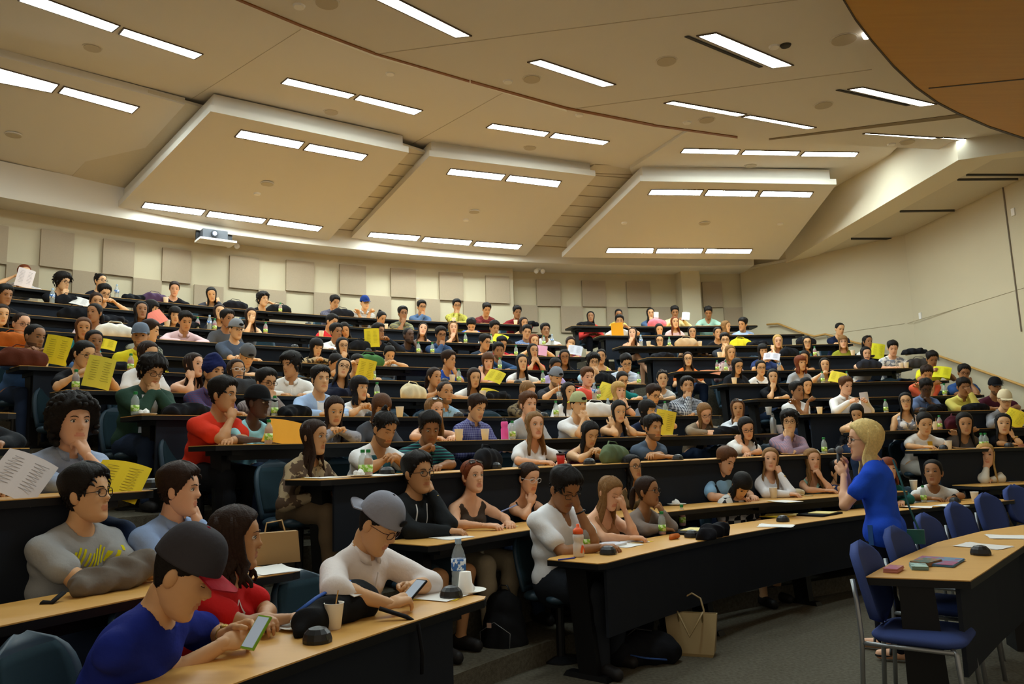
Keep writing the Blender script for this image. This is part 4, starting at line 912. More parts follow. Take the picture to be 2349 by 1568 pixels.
# ---------------------------------------------------------------- the audience: row, picture column and height of the head | sex hair hair-colour skin | garment | pose | look (turn to picture right, down, tilt) | extras | label
PEOPLE = """
12 55 626|FLr2|te6e0dd=8d8d96|q|20 8 0||woman with long auburn hair reading a white sheet held before her face
11 143 648|MMk2|t17181c|r|45 8 0|g|man in black T-shirt and glasses resting chin on fist, leftmost of second row from back
12 230 645.6|FUk2|t23252f|n|40 0 0|g|woman with black bun and glasses in the back row looking sideways
11 238 673|MSk2|t17181c|p|25 20 0|g|man with glasses in black top holding papers near the top left
10 220 692|FUd3|c5a7390|r|15 10 0||woman with hairband and denim shirt, hand under her nose
12 400 662|FPd1|t15151a|F|5 22 0||woman in black T-shirt reading at the back row beside paper cup
12 485 675|FLk2|h3b3b42|K|5 20 8||woman with long black hair in dark grey hoodie leaning on her hand
12 603 688|MMk2|t15171c|Q|35 0 0||man with thick black hair raising one hand, back row
12 767 694|MSk3|c6e6a74#3c3d52|r|30 22 0||man in dark checked shirt, hand on chin, back row
12 837 695|MCk2|pe6e3dc=39435a|x|25 8 5|g cap=1f3778,1f3778|man with blue cap and white polo, arms crossed, back row
12 967 705|MSk3|c51688a|o|20 8 0|g|man in denim shirt and glasses with hand on mouth, back row
12 1048 702|MSk3|cd8cf58#4c4b35|o|10 8 0|g|man in yellow plaid shirt with hand over his mouth
12 1116 710|MSk3|t191a20=b0403c|D|15 28 0||man in black T-shirt with coloured stripes bending over the desk
12 1186 717|MSk4|c7c1f25|F|20 15 0||man in maroon shirt beside a paper cup, right end of back row
12 1355 727|FLk4|cd2413b|n|0 0 0|legs=15151b d=.62|woman in red top with long black hair, legs crossed, beside the right aisle
12 1419 722|FPk4|td9c46a|n|5 10 0||woman with ponytail in pale yellow behind the orange folder
11 1421.5 738|MSk3|te0ded8|Q|0 5 0||man in white T-shirt holding an orange folder
12 1492 719|FLk3|c4a5f7f|o|10 5 0||woman with long black hair in denim beside a pink bag
12 1548 716|MSk4|ce0d6a0|p|5 22 0||man in pale yellow shirt holding a sheet by the wall column
12 1625 717|MSk4|t9cc3b0|F|0 30 0|V|man in mint green T-shirt looking down right of the wall column
11 1548 740|FLr2|te0bfc0|n|15 0 0|L=.2|woman with auburn fringe in light pink top
11 1665 749|FWh2|t8a5a3a|n|60 8 0||woman with wavy ginger hair turned to the man beside her
11 1704 744|MSk3|c9fb7dd|D|-30 12 -12|d=.42|man in light blue shirt leaning over toward the ginger-haired woman
11 1512 756|FLk2|t5b2630|n|10 15 0|L=.25|woman with very long black hair and maroon top
10 1451 766|FWd1|s2a2a30|r|-5 -8 0|N X|woman in dark sleeveless dress with chin in hand, beside the right aisle
10 1513 782|FLk2|t17171b|m|5 5 0|g w|woman in black T-shirt with both hands before her mouth
10 1588 763|FLk3|t1a1a1e|n|5 0 0||smiling woman with long black hair behind the beige handbag
10 1646 765|FPk3|t15151a|n|20 0 0||woman with tied black hair and black top beside a paper cup
9 1663 781|MSk2|t33353c|m|5 5 0|g|man with glasses and dark shirt, hands folded at his mouth
8 1675 808|FLh2|cc9b3b0*7e5f66|n|20 15 0|L=.22|woman with long light brown hair in patterned blouse
8 1750 805|FOk2|t27355f|p|15 10 0|L=.2|woman with dark fringe in navy T-shirt reading a white leaflet
9 1784 783|FWo1|sa9a53a|k|10 8 0||blonde woman in yellow-green top, cheek in hand
9 1851 786|FWk2|t3c6f76|n|10 5 0|g|woman with dark wavy hair, glasses and teal top
10 1926 755|MBk2|t19213a|D|30 20 0||man with cropped hair in navy T-shirt, top right corner of the audience
9 1934 785|FOh1|h8f8f2e|n|5 0 0|g|woman with fringe, glasses, olive cardigan and striped top
9 1990 785|FPk4|te5e2df|n|35 0 0|G|woman with pulled back dark hair and white top looking right
8 1986 811|FLk1|se0d7c8|r|20 12 0||woman with long dark hair in sleeveless white, chin on fist
8 2048 799|MSk1|te4e1dc*8b8f9c|F|10 22 0||man in white printed T-shirt looking down at paper cups
7 2138 824|MSk4|td8cf2c|p|20 25 0||man in bright yellow T-shirt reading a yellow sheet
6 2126 858|MSd3|te1684a|x|10 30 0|fat=1.15|man in coral T-shirt with crossed arms, head bowed
6 2211 856|MSk4|p2f4f86|K|15 12 -8|g|man in blue polo with glasses, head propped on hand by the handrail
5 2124 890|MSk5|p5f7094|l|15 28 0|g|dark-skinned man in grey-blue polo with head bowed
5 2210 888|MSk4|cd5c766|H|20 18 0|w|man in yellow button shirt, fingers on forehead
5 2283 887|MCk4|t4d2030|F|20 8 0|v cap=17171b|bearded man in black cap and maroon T-shirt by the wall
4 2305 917|MCk2|h87888d|p|15 15 0|g cap=d8c8a4|man in cream cap and grey cardigan reading a yellow sheet
4 2078 921|FLk2|se3e0e0*8a8fa0|n|0 2 0|g|woman with glasses and white sleeveless top with grey leaf print
3 2121 971|FUk2|te6e3df*e3e0dc|F|15 20 0|legs=b9b3a8 hs=1.14 fat=1.12|woman in white T-shirt with yellow sunflower print
3 2213 971|FLk3|l605650|x|10 12 0|fat=1.1 L=.26 hs=1.14|woman in brown-grey sweater with crossed arms
3 2301 973|FLk2|t17171b|K|10 0 -6|w W L=.26 hs=1.14 fat=1.12|woman in black T-shirt touching her ear, far right of third row
4 1966 948|FLk2|s1a1a1e*3a3a3e|k|-5 28 0|L=.3 d=.35|woman in black lace dress with her head in her hand
1 2141 1085|FPk4|te2e1de|F|-10 -8 0|w d=.5 hs=1.2 fat=1.2|dark-skinned woman in white T-shirt looking up from front row
2 2261 1044|FLo1|lddd5c4|o|5 0 0|w L=.34 hs=1.2 fat=1.2|woman with very long blonde hair in cream lace sweater
1 2038 1076|FOr1|l1f5f5c|r|20 0 0|w d=.55|woman in dark teal top mostly hidden behind the speaker
2 2352 1042|FWr2|t141418|n|0 5 0||woman with dark red hair cut off by the right picture edge
2 1863 1055|FWh1|s9fcabc|l|25 2 0|L=.26|woman with long light brown hair in mint camisole, hand on chin
2 1767 1054|FLh1|le4e2e4|K|5 0 -6|w W L=.24 fat=1.1|woman in white off-shoulder top with gold watch, cheek in hand
2 1664 1057|MSb1|t93bfe6|F|50 25 0|fat=1.05|man in light blue T-shirt looking down to the right
1 1700 1112|FOk2|td5d5d2%2b2b2e|n|30 52 0|psc=14 d=.70 N legs=17181c|woman with black bob bowing her head, black and white checked top
2 1925 1085|MSk2|t27365c|D|30 10 0|d=.4|person in navy top bending behind the speaker's hands
3 1712 981|FWk1|te9e7e4|k|20 25 10|g w=0 L=.2|woman in white blouse and glasses with her head on her fist
3 1811 969|MMk2|cb98b93#6a7894|r|0 0 0|g psc=22|short-haired woman in red and blue plaid shirt and round glasses
4 1616 947|FLh1|h8d7d69|w|25 30 10|g L=.16|woman in beige cardigan and glasses writing on an orange sheet
4 1692 938|FWb3|cd4d9e0|r|5 5 0|G w L=.24|woman with highlighted wavy hair and pale blue blouse, hand on chin
5 1577 888|MSk3|c2b3040#c9cdd6|o|10 -3 0|v psc=16 fat=1.15|bearded man in black and white plaid shirt, fist on mouth
6 1520 869|FUk2|te2e0db=8a8a8f|k|5 8 0|G|woman with hair bun in thin-striped T-shirt, hand on temple
8 1578 824|FWd2|te67a3c|n|5 2 0|g d=.66|woman in orange T-shirt and glasses sitting back beside the aisle
7 1691 839|FLk2|h191a1f|n|30 22 0|g L=.22|woman with long black hair and black jacket beside white mug
7 1745 844|FPk2|te8e6e3|n|15 8 0|g|girl with tied hair and glasses in white T-shirt with a strap
6 1773 865|FWk2|t17181c|o|5 5 0|N X d=.62|woman in black T-shirt and denim shorts with hand over mouth
5 1828 898|MSk4|te8e7e6|x|45 0 0|V d=.66|man in white V-neck T-shirt sitting back with folded arms
6 1849 884|FLk2|t3c3a2c|n|25 15 0|L=.24|woman with long black hair behind the man in white V-neck
5 1940 886|MSb1|ceae7e2|p|35 12 0|d=.6|man in white button shirt holding up a white folder
7 1836 833|FOr2|l9b9ca0|n|35 5 0|L=.16|woman with reddish brown fringe and light grey cardigan
8 1846 820|FLk3|t1a1a1d|r|-10 15 0|L=.24|woman with black hair hidden behind the reddish-haired woman
7 1892 838|FLk2|tcdc3b6|p|5 0 0|L=.26|woman with long black hair in beige T-shirt holding a yellow sheet
10 10 678|MSk4|t16161a|n|30 10 0||dark-haired man in black at the left picture edge, upper rows
9 2 722|FLd2|t23262e|n|20 10 0||woman with long brown hair cut off by the left edge
8 48 744|FBd1|s2a2c34|n|30 12 0|g|woman with tightly tied hair and glasses at far left
7 79 774|MBk4|c43618d|p|40 10 0|v|balding bearded man in blue shirt reading a yellow sheet
8 191 753|FWb3|t2f8081|n|5 10 0|L=.2|woman with wavy brown hair in teal top
7 215 785|FPk4|t232327|b|20 5 0||woman with dark hair leaning on her hands before the teal top
9 217 719|FPk4|cd9c6cc*7a4a58|n|-35 0 0|fat=1.2|woman in white and pink floral blouse looking left
9 323 713|FWk4|t17171b|n|15 -2 0|L=.3 d=.5|woman with very long curly dark hair in black T-shirt
10 346 708|FOk2|t25252a|n|70 15 0|L=.1|short-haired person turned right behind a pink sheet
10 401 723|FOk2|te6e4e0|n|10 15 0||woman with black fringe in white beside a paper cup
9 425 738|MSk3|ce0bfc2|F|15 20 0|fat=1.1|man in pale pink shirt writing, both elbows out
8 343 760|MSd2|t8a8a7d*44463e|D|80 10 0|fat=1.1|man in grey camouflage T-shirt turned right behind grey cap
7 322 773|MCk3|pd9c825|n|-5 2 0|v B cap=6d7888 fat=1.25|bearded man in grey cap and yellow polo looking at the camera
6 338 812|FLd2|te6e4e3|n|40 15 0|g L=.2|woman with long dark brown hair and white T-shirt behind man in green jacket
6 191 813|FPk2|t18191d|p|40 18 0|g|woman with ponytail and glasses holding a large yellow sheet
5 348 852|MMk2|h2c4438|m|30 25 0|g w fat=1.15 near|man with glasses, dark green jacket over white T-shirt, hands together
6 444 838|FWd1|se0928c|k|50 0 0|L=.24|woman in pink sleeveless top with cheek on hand, looking right
5 489 856|MTk3|c5f3a54#39466e|D|40 3 0|v psc=18|man in navy turban with dark beard and plaid shirt
8 541 757|MKk2|t4d5768|D|35 8 0|g cap=7f8185,6b6d72 fat=1.1|man with backward grey cap and glasses in slate T-shirt
9 521 733|MSk4|t4b4c50|n|35 5 0||young man in dark grey T-shirt near a juice bottle
10 503 717|FLd2|t27272c|n|15 0 0|L=.16|woman with brown hair beside small bottles, hand at mouth
10 575 724|FLd2|s8d8b8a|e|15 12 0|w L=.28|woman in grey sleeveless top covering her face with a hand
7 567 816|MKk2|t17181c|D|20 38 0|cap=5d5d60|man with backward grey cap in black bowing over his desk
6 541 851|FWd3|t2c2d33|n|25 -2 0|g gl=dfe3e4 L=.2|woman with white-framed glasses and dark hair
4 511 908|MSk3|td93a25|r|60 5 0|near fat=1.2 hs=1.05 d=.48 legs=1b1d22|man in bright red T-shirt with fist at chin by the aisle
4 590 925|FCk5|t9cd6e0|F|60 5 0|near cap=141416,141416,b03030|dark-skinned woman in black cap and light blue top
5 610 880|MSk3|ca89d98#5a4c50|m|35 8 0|g psc=26|man with glasses and checked shirt, hands joined at his mouth
6 668 838|MMk3|cf0eeea|F|-45 8 0|w fat=1.15|man with thick dark hair in white shirt turning to the left
5 735 872|MSk2|ha9c4ea|F|25 2 0|V fat=1.15 near|man in light blue blazer over a white T-shirt
6 787 846|FLk2|t222b47|F|10 -10 -14|g L=.16|woman in navy T-shirt with glasses tilting her head back
5 824 891|FOk2|te8e6e4|b|40 5 0|near|woman with black bob and white T-shirt holding up both hands
7 768 833|FUk3|tc9c4b6*303036|n|45 35 0||woman with dark bun and patterned collar bending down
7 819 834|FPk2|t30333a|q|25 20 0||woman half hidden behind a yellow sheet, centre left
8 893 812|FUk2|pa9a8a5|f|15 35 0|fat=1.1|woman in grey polo shirt bent over her phone
8 725 797|FOk2|ca8916c*3d3226|f|30 20 0||woman with black bob in leopard print blouse holding a phone
8 785 794|FLk2|t1b1b1f|o|20 5 0|g w L=.14|woman with black hair and round glasses with fist on mouth
9 771 763|MSk4|ce6e4e0|D|35 3 0||man in white collared shirt in front of the red T-shirt man
10 760 740|MSk3|tcf3034|n|50 15 -10||man in red T-shirt leaning his head on his neighbour
10 791 756|FLk3|t25262c|n|5 28 15||woman with long dark hair leaning against the man in red
9 868 762|MSk4|h1e2026|Q|50 0 0|g|man with glasses reading a yellow sheet, dark jacket
11 874 730|FUk3|s2c3a52|n|40 25 0||woman with hair bun in sleeveless navy top, side view
11 924 720|MSk4|p30405c=c9c06a|r|20 3 0|g psc=14|man with glasses in navy and yellow striped T-shirt
10 970 757|FWd1|s9b9da5|n|5 -12 -10|L=.2|woman in grey tank top with head tilted back
9 937 771|MBk5|t232a3a|K|35 0 0|v|dark-skinned bearded man in navy, hand behind his ear
9 1011 769|MSk4|c34496b|o|20 10 0|g|man with glasses and blue shirt, hand on his mouth
10 1039 753|FLh1|t1c1c20|r|10 0 0|G L=.3|woman with long strawberry blonde hair in black top
11 1081 746|MSk2|t2c62c0|D|0 45 0|d=.4|man in bright blue T-shirt with his head down on the desk
7 1029 827|MSd3|t2750b0|l|60 5 0|fat=1.1|man in royal blue T-shirt with hand at his nose
6 996 866|FPd3|t202636|b|40 3 0|w|woman with dark wavy ponytail, both hands at her chin
5 1021 902|MBd3|c8fb3cf|n|30 2 0|v|balding smiling man in light denim shirt
6 1087 866|FLd2|te9e6e2|F|20 15 0|L=.24|woman with long hair in white top beside paper cup
4 996 941|FLh1|s5d4a63|F|35 5 0|G L=.3|woman with long light brown hair and tank top looking right
3 985 983|MSk4|p242f3c=2f7a78|z|15 22 0|near psc=13 fat=1.15|man in navy polo with teal stripes raising his hand
4 1093 936|MSd2|c4d4a86#8890b8|n|40 22 0|near psc=14 d=.66|man in purple-blue plaid shirt leaning back, eyes down
4 766 942|FLd2|c9a9aa3*83838c|m|20 18 0|near L=.2|woman in grey patterned blouse with both hands at her mouth
4 874 935|FOb2|t4a4c53|n|20 30 0||woman with brown hair hidden behind the man with the topknot
3 881 985|MVk3|te9e9ea|f|40 25 0|near v V vest fat=1.1|bearded man with topknot, white T-shirt with teal front
3 720 1003|FWd3|c5b4a3c*a28f70|n|55 5 0|near L=.34 legs=6b5a45|woman with long dark wavy hair in brown floral dress, end of third row
2 957 1087|MSk3|h1f2225|K|45 2 0|g w W near fat=1.2 hs=1.08 legs=2c3a44 N J|man with glasses in black zip hoodie, cheek on hand
2 1084 1094|FPr1|s40342b|F|35 -3 0|G near legs=9d9078|woman with red-brown ponytail and brown tank top holding a pen
2 1212 1097|FPd1|s16171b|r|40 15 0|g gl=cfcfd2 near w=0|woman with silver glasses and black sleeveless top, hand at neck
1 1293 1122|MSk4|te4e6ea|H|40 30 0|g w near fat=1.42 hs=1.16 d=.56 legs=23272e V|man in white T-shirt with glasses, fingers on forehead
1 1398 1130|FLh1|sa77a55|H|45 25 0|near L=.28 d=.55 legs=1d2029|woman with light brown hair, clasped hands covering her face
2 1450 1074|FWk3|s6d5a3e|n|40 -6 0|g near L=.22|woman with black wavy hair and glasses looking up right
1 1485 1128|FPd4|l857870|l|65 -2 0|g near d=.6 legs=1d2029|woman with glasses and ponytail in taupe shawl, hand on cheek
3 1226 976|FLh1|te9e8e9|F|25 2 0|near V w L=.2|woman with shoulder-length brown hair in white V-neck T-shirt
4 1212 930|MSb1|taeb1b8|n|30 3 0|near|young man with brown hair in light grey T-shirt
3 1352 995|FLk2|s5e2430|f|30 28 0|near L=.34|woman with long straight black hair using her phone
4 1327 929|MKk2|te8e8ea|m|35 5 0|near w cap=a5a97c,c8d82c|man in backward green cap and white T-shirt, hands clasped at his chin
4 1419 943|FLk2|s3b4254|c|20 15 0|near L=.3|woman with long black hair, both hands on her cheeks
4 1484 942|FOk2|t1d2540|Q|60 10 0|near|woman with black bob seen from behind her cheek, holding a yellow sheet
3 1498 983|MSk3|t4c5a6c|D|35 5 0|near v|man in slate blue T-shirt with crossed forearms
5 1304 900|FLk2|te6e4e3|n|30 5 0|L=.22|woman with long black hair and white blouse behind backward green cap
5 1209 899|FLh1|c75664c*3f342a|r|45 25 0|L=.24|woman with long light brown hair in brown patterned blouse
6 1347 866|MSb1|td79ab6*ece0e6|n|25 8 0||young man in pink tie-dye T-shirt beside water bottle
5 1419 898|FOo1|s17171a|b|30 0 0|w|blonde woman in black tank top resting on joined hands
6 1427 872|FPk2|t1f7a78|F|20 20 0|g|woman with glasses and teal T-shirt behind the blonde woman
5 1498 906|MSd2|t70757f|n|40 20 0|g v|bearded man with glasses in grey T-shirt looking down
7 1437 832|MSk2|pdcdfe6=7f93b4|k|10 28 8|g psc=14 fat=1.15|man in white striped polo leaning on his hand
7 1361 832|MMk2|tb1d5e4|m|15 5 0|g|person with black hair, glasses and pale blue top, hands at mouth
8 1379 818|FPk3|sd9cb4a|n|0 5 0||woman in yellow sleeveless top behind the pale blue top
6 1275 866|MKk2|t34353a|z|35 20 0|v cap=7a7f88,55585f|bearded man in backward grey cap sipping an iced drink
7 1273 840|FPk4|tb3a3d4|n|30 25 0|g|woman with dark hair and lilac top behind backward grey cap
7 1197 832|FLk2|te6e4e1|w|15 3 0|L=.28|woman with long black hair in white sweater writing
7 1119 829|FOb1|td894a4|k|10 15 0|L=.12|woman with brown hair in pink T-shirt, hand on cheek
8 1143 806|MSk4|c2f4a6e|F|15 8 0|v|bearded man in dark blue shirt looking at the camera
8 1222 806|FLk3|tcb3a2b|b|25 0 0|L=.26|woman with long black hair and red T-shirt touching her fingers
8 1295 819|FLk4|t1b1b20|n|5 10 0|g L=.18|dark-haired woman with glasses wearing black, centre
9 1225 783|FLr2|t7d8056|p|15 5 0|L=.2|woman with auburn hair and olive top reading a pink leaflet
9 1309 788|FLd2|te0679b|h|10 15 0|L=.18|woman in pink T-shirt reading a white leaflet
9 1112 786|MSk3|t27303e|D|45 10 0|g w|smiling man with glasses and beard in dark T-shirt
9 1151 790|MSk3|tc8303a|D|20 20 0|d=.7|person in red top hidden behind the man in dark blue shirt
10 1134 753|MSk3|te8e6e4|F|25 20 0||man in white T-shirt bending over a yellow sheet
10 1208 763|MSk3|c3c5480#8d9cb8|D|10 10 -10||man in blue checked shirt leaning on his arms
10 1251 759|MSk4|te9e8e6|F|15 0 0||man in white T-shirt at right end of the third row from back
11 1201 742|FWd3|sa68a70|n|25 5 0|L=.2|woman with wavy dark hair at right end of second row from back
4 -70 905|MSk4|h26282c|F|50 0 0|near|man in black jacket at left edge, only folded hands showing
3 -72 985|MSk3|t8c8f96|F|50 10 0|near|person cut off by the left edge, hands holding a white sheet
3 166 972|MAk1|c8291ad#a9b4c8|l|25 0 0|near C R psc=90 d=.62 fat=1.2 hs=1.08|man with big curly black hair in blue checked shirt, fingers at his lips
2 197 1137|MSk2|ta3a5a6|D|60 -4 0|g near near2 d=.62 fat=1.25 hs=1.06|man with glasses in grey T-shirt with yellow print, left foreground
2 410 1127|MSd1|c8fa6cd|l|72 2 0|near near2 C d=.62 fat=1.15 hs=1.04|clean-shaven man in light blue dress shirt, hand raised beside his face
"""
def hexs(s): return s
CHAIRS = []; WHO = {}
FOCAL = np.array([6.0, 0.0])
def place(line):
    a, b_, c_, d_, e_, f_, lab = line.split('|'); r, x, y = a.split(); r = int(r); x = float(x); y = float(y)
    kw = {}; flags = ''; toks = f_.split(); near = 0; d = .50
    for t in toks:
        if '=' in t:
            q, v = t.split('=')
            if q == 'd': d = float(v)
            elif q == 'cap': kw['capc'] = v.split(',')
            elif q == 'legs': kw['legs'] = v
            elif q == 'fat': kw['fat'] = float(v)
            elif q == 'L': kw['hairlen'] = float(v)
            elif q == 'hs': kw['hscale'] = float(v)
            elif q == 'psc': kw['psc'] = float(v)
            elif q == 'gl': kw['glassc'] = v
        elif t == 'near': near = 1
        elif t == 'near2': near = 2
        elif len(t) == 1: flags += t
    sex, hr, hc, sk = b_[0], b_[1], b_[2], int(b_[3])
    top = c_[0]; tc = c_[1:7]; pat = c_[7] if len(c_) > 7 else None; tc2 = c_[8:14] if pat else None
    la, lp, lr = (float(v) for v in e_.split())
    if not any('psc' in t for t in toks) and pat: kw['psc'] = {'=': 17, '#': 16, '*': 16, '%': 12}[pat]
    return put(r, x, y, d, sex, hr, hc, sk, top, tc, pat, tc2, d_, la, lp, lr, flags, lab, near, kw)
def put(r, x, y, d, sex, hr, hc, sk, top, tc, pat, tc2, pose, la, lp, lr, flags, lab, near, kw, tyaw=None):
    H, phi = hit(x, y, r, d); dist = float(np.hypot(H[0], H[1])); zf = ZR[r]
    tocam = math.atan2(-H[1], -H[0]); tof = FOCAL-H[:2]; th = math.atan2(tof[1], tof[0]); rad_h = phi+math.pi
    th = th*.5+(rad_h if rad_h < math.pi else rad_h-2*math.pi)*.5
    hd = tocam+math.radians(la); dy = (hd-th+math.pi) % (2*math.pi)-math.pi
    tw_ = np.clip(dy*.25, -.35, .35) if tyaw is None else 0
    if tyaw is not None: th = tocam+math.radians(tyaw); dy = (hd-th+math.pi) % (2*math.pi)-math.pi
    th += tw_; dy -= tw_; dy = float(np.clip(dy, -1.25, 1.25))
    h = H[2]-zf; L = .46 if sex == 'M' else .43; v = h-.165-.53
    pel = [0, 0, .53]
    if v > L: pel[2] = .53+(v-L); lean = .03
    elif v > .30: lean = min(math.sqrt(L*L-v*v), .26)
    else: lean = .26; pel[2] = max(.40, .53-(.30-v))
    if pose == 'n' or d > .6: lean = min(lean, .10)
    loc = np.array([H[0]-math.cos(th)*(lean+.045), H[1]-math.sin(th)*(lean+.045), zf]); rz = th-math.pi/2
    vox = {0: .0195 if dist > 11 else .017, 1: .0135, 2: .0095}[near]
    o = build_person(tuple(loc), rz, np.array([0, lean+.045, h]), sex, hr, hc, sk, top, tc, pat, tc2, pose, math.degrees(dy), lp, lr, flags, lab, near, vox=vox, pel=pel, seed=abs(int(x)), **kw)
    CHAIRS.append((loc[0], loc[1], zf, rz, lab)); WHO[lab] = (o, r, dist)
    return o
for ln in PEOPLE.strip().split('\n'): place(ln)
# ---------------------------------------------------------------- foreground people, posed one by one
def plane_pt(x, y, z):
    D = ray(x, y); return D*((z-EYE)/D[2])+O3
def W2L(loc, rz, P): return rotz(-rz)@(np.asarray(P, float)-np.asarray(loc, float))
FG = {}
def fg(line, hands_px, tyaw, near=2, lean_d=.5, extra=None):
    """hands_px: {side: (x, y, z above desk, pose, dir px, normal)} points given on the desk by picture position"""
    global _grab
    a, b_, c_, d_, e_, f_, lab = line.split('|'); r, x, y = a.split(); r = int(r); x = float(x); y = float(y)
    kw = dict(extra or {}); flags = ''.join(t for t in f_.split() if len(t) == 1)
    H, phi = hit(x, y, r, lean_d); zf = ZR[r]; tocam = math.atan2(-H[1], -H[0]); th = tocam+math.radians(tyaw)
    la, lp, lr = (float(v) for v in e_.split()); dy = math.radians(la-tyaw)
    h = H[2]-zf; sx = b_[0]; L = .46 if sx == 'M' else .43; v = h-.165-.53; pel = [0, 0, .53]
    lean = min(math.sqrt(max(L*L-v*v, .0016)), kw.pop('maxlean', .24))
    if v > L: pel[2] += v-L
    loc = np.array([H[0]-math.cos(th)*(lean+.045), H[1]-math.sin(th)*(lean+.045), zf]); rz = th-math.pi/2
    hands = {}
    for s, q in hands_px.items():
        P = plane_pt(q[0], q[1], zf+DH+q[2]); p = W2L(loc, rz, P); ent = [tuple(p), q[3]]
        dpx = q[4] if len(q) > 4 else None
        if dpx is not None: P2 = plane_pt(dpx[0], dpx[1], zf+DH+dpx[2]); dv = W2L(loc, rz, P2)-p; ent.append(tuple(dv/np.linalg.norm(dv)))
        if len(q) > 5: 
            if dpx is None: ent.append(None)
            ent.append(q[5])
        if len(q) > 6: P3 = plane_pt(q[6][0], q[6][1], zf+DH+q[6][2]); ent.append(tuple(W2L(loc, rz, P3)))
        hands[s] = tuple(ent)
    pat = c_[7] if len(c_) > 7 else None
    o = build_person(tuple(loc), rz, np.array([0, lean+.045, h]), sx, b_[1], b_[2], int(b_[3]), c_[0], c_[1:7], pat, c_[8:14] if pat else None, d_, math.degrees(dy), lp, lr, flags, lab, near, vox=.0095, pel=pel, seed=int(x), hands=hands, **kw)
    CHAIRS.append((loc[0], loc[1], zf, rz, lab)); WHO[lab] = (o, r, float(np.hypot(*H[:2]))); print('FG', lab[:30], 'dist', round(float(np.hypot(*H[:2])), 2), 'h', round(h, 2), 'lean', round(lean, 2)); return o
CAPM = fg("1 418 1318|MCk2|t1b2a86|F|72 30 0|B w W|man in blue jersey and grey cap with red visor using a phone", {1: (515, 1475, .05, 'hold', (575, 1455, .06), None, (335, 1545, .0)), -1: (520, 1455, .06, 'hold', (575, 1440, .08), None, (450, 1450, .0))}, 62, lean_d=.28, extra=dict(capc=['3c3a3f', 'a3202c', '8f2030'], fat=1.25, hscale=1.12))
REDW = fg("1 540 1238|FWd3|tc41f1f|D|82 2 0||woman with curly dark hair in red T-shirt with crossed arms", {}, 62, lean_d=.60, extra=dict(hairlen=.10, hairth=.012, fat=1.2, hscale=1.04))
GCAP = fg("1 866 1203|MKk2|ce4dcda|f|62 34 0|g R|man in white linen shirt and backward light grey cap typing on a phone", {1: (895, 1385, .05, 'hold', (945, 1365, .07), None, (770, 1370, .12)), -1: (925, 1350, .06, 'hold', (955, 1350, .08), None, (960, 1330, .05))}, 50, lean_d=.40, extra=dict(capc=['8f92a0', '8b8c98', '1a1a1e'], glassc='4a2c22', fat=1.2, hscale=1.08))
# presenter standing on the floor, turned to the left of the picture
PF = plane_pt(2003, 1500, 0.0); dist_p = np.hypot(PF[0], PF[1])
Dh = ray(1992, 1012); Ph = Dh*(dist_p/np.hypot(Dh[0], Dh[1]))+O3
thp = math.atan2(-Ph[1], -Ph[0])+math.radians(-100); rzp = thp-math.pi/2; fwd = np.array([math.cos(thp), math.sin(thp), 0])
locp = np.array([Ph[0], Ph[1], 0])-fwd*.03; hp_ = np.array([0, .05, Ph[2]])
print('presenter', PF, Ph)
kz = Ph[2]/1.50
PRES = build_person(tuple(locp), rzp, hp_, 'F', 'L', 'y', 1, 't', '2350cf', None, None, 'F', 20, 0, 0, 'gk', 'blonde woman in bright blue T-shirt standing and speaking into a microphone', 2, vox=.0105, stand=True, pel=[0, -.02, .93*kz], fat=1.22, legs='14161f', hairlen=.20, hairth=.012, hscale=1.13, span=88, seed=5,
    hands={1: ((.055, .21, Ph[2]-.19), 'grip', (-.4, .35, .75), (.8, .5, .1), (.45, .0, .8)), -1: ((-.05, .20, Ph[2]-.225), 'grip', (.35, .45, .75), (-.85, .4, .1), (-.40, .02, .75))},
    hp={1: (np.array([.09, -.02, .90*kz]), np.array([.10, .04, .50*kz]), np.array([.11, .06, .09])), -1: (np.array([-.09, -.02, .90*kz]), np.array([-.11, .0, .50*kz]), np.array([-.13, -.08, .09]))})
PL2W = lambda p: tuple(TF(rotz(rzp), locp)(np.array([p]))[0])

# ---------------------------------------------------------------- printed marks on clothes, laid on the garment's own surface
from mathutils.bvhtree import BVHTree
def decal(lab, quads, col, name='print', back=False):
    root, sh_, hz, P0, nb = DEC[lab]; me = sh_.data; bv = BVHTree.FromPolygons([v.co for v in me.vertices], [tuple(p.vertices) for p in me.polygons]); b = MB(); sg = -1 if back else 1
    for q in quads:
        q = np.array(q, float); L1 = np.linalg.norm(q[1]-q[0]); L2 = np.linalg.norm(q[3]-q[0]); n1 = max(1, int(L1/.012)); n2 = max(1, int(L2/.012)); V = []; bad = set()
        for j in range(n2+1):
            for i in range(n1+1):
                s, t = i/n1, j/n2; p = q[0]*(1-s)*(1-t)+q[1]*s*(1-t)+q[2]*s*t+q[3]*(1-s)*t; z = hz[2]+p[1]; f = (z-P0[2])/(nb[2]-P0[2]+1e-6); yc = P0[1]+(nb[1]-P0[1])*min(max(f, 0), 1)
                h = bv.ray_cast(Vector((p[0], yc, z)), Vector((0, sg, 0)))
                if h[0] is None or abs(h[0].y-yc) > .17: bad.add(len(V)); V.append((p[0], yc+.1*sg, z))
                else: V.append((h[0].x, h[0].y+.003*sg, h[0].z))
        fs = [f for f in [(j*(n1+1)+i, j*(n1+1)+i+1, (j+1)*(n1+1)+i+1, (j+1)*(n1+1)+i) for j in range(n2) for i in range(n1)] if not bad & set(f)]
        if fs: b.add(V, fs)
    if b.n: o = b.obj(name, [cloth(col)], sh_, True)
def seg(a, c, w=.006):
    a, c = np.array(a, float), np.array(c, float); d = c-a; d /= np.linalg.norm(d); n = np.array([-d[1], d[0]])*w/2; return [a-n, c-n, c+n, a+n]
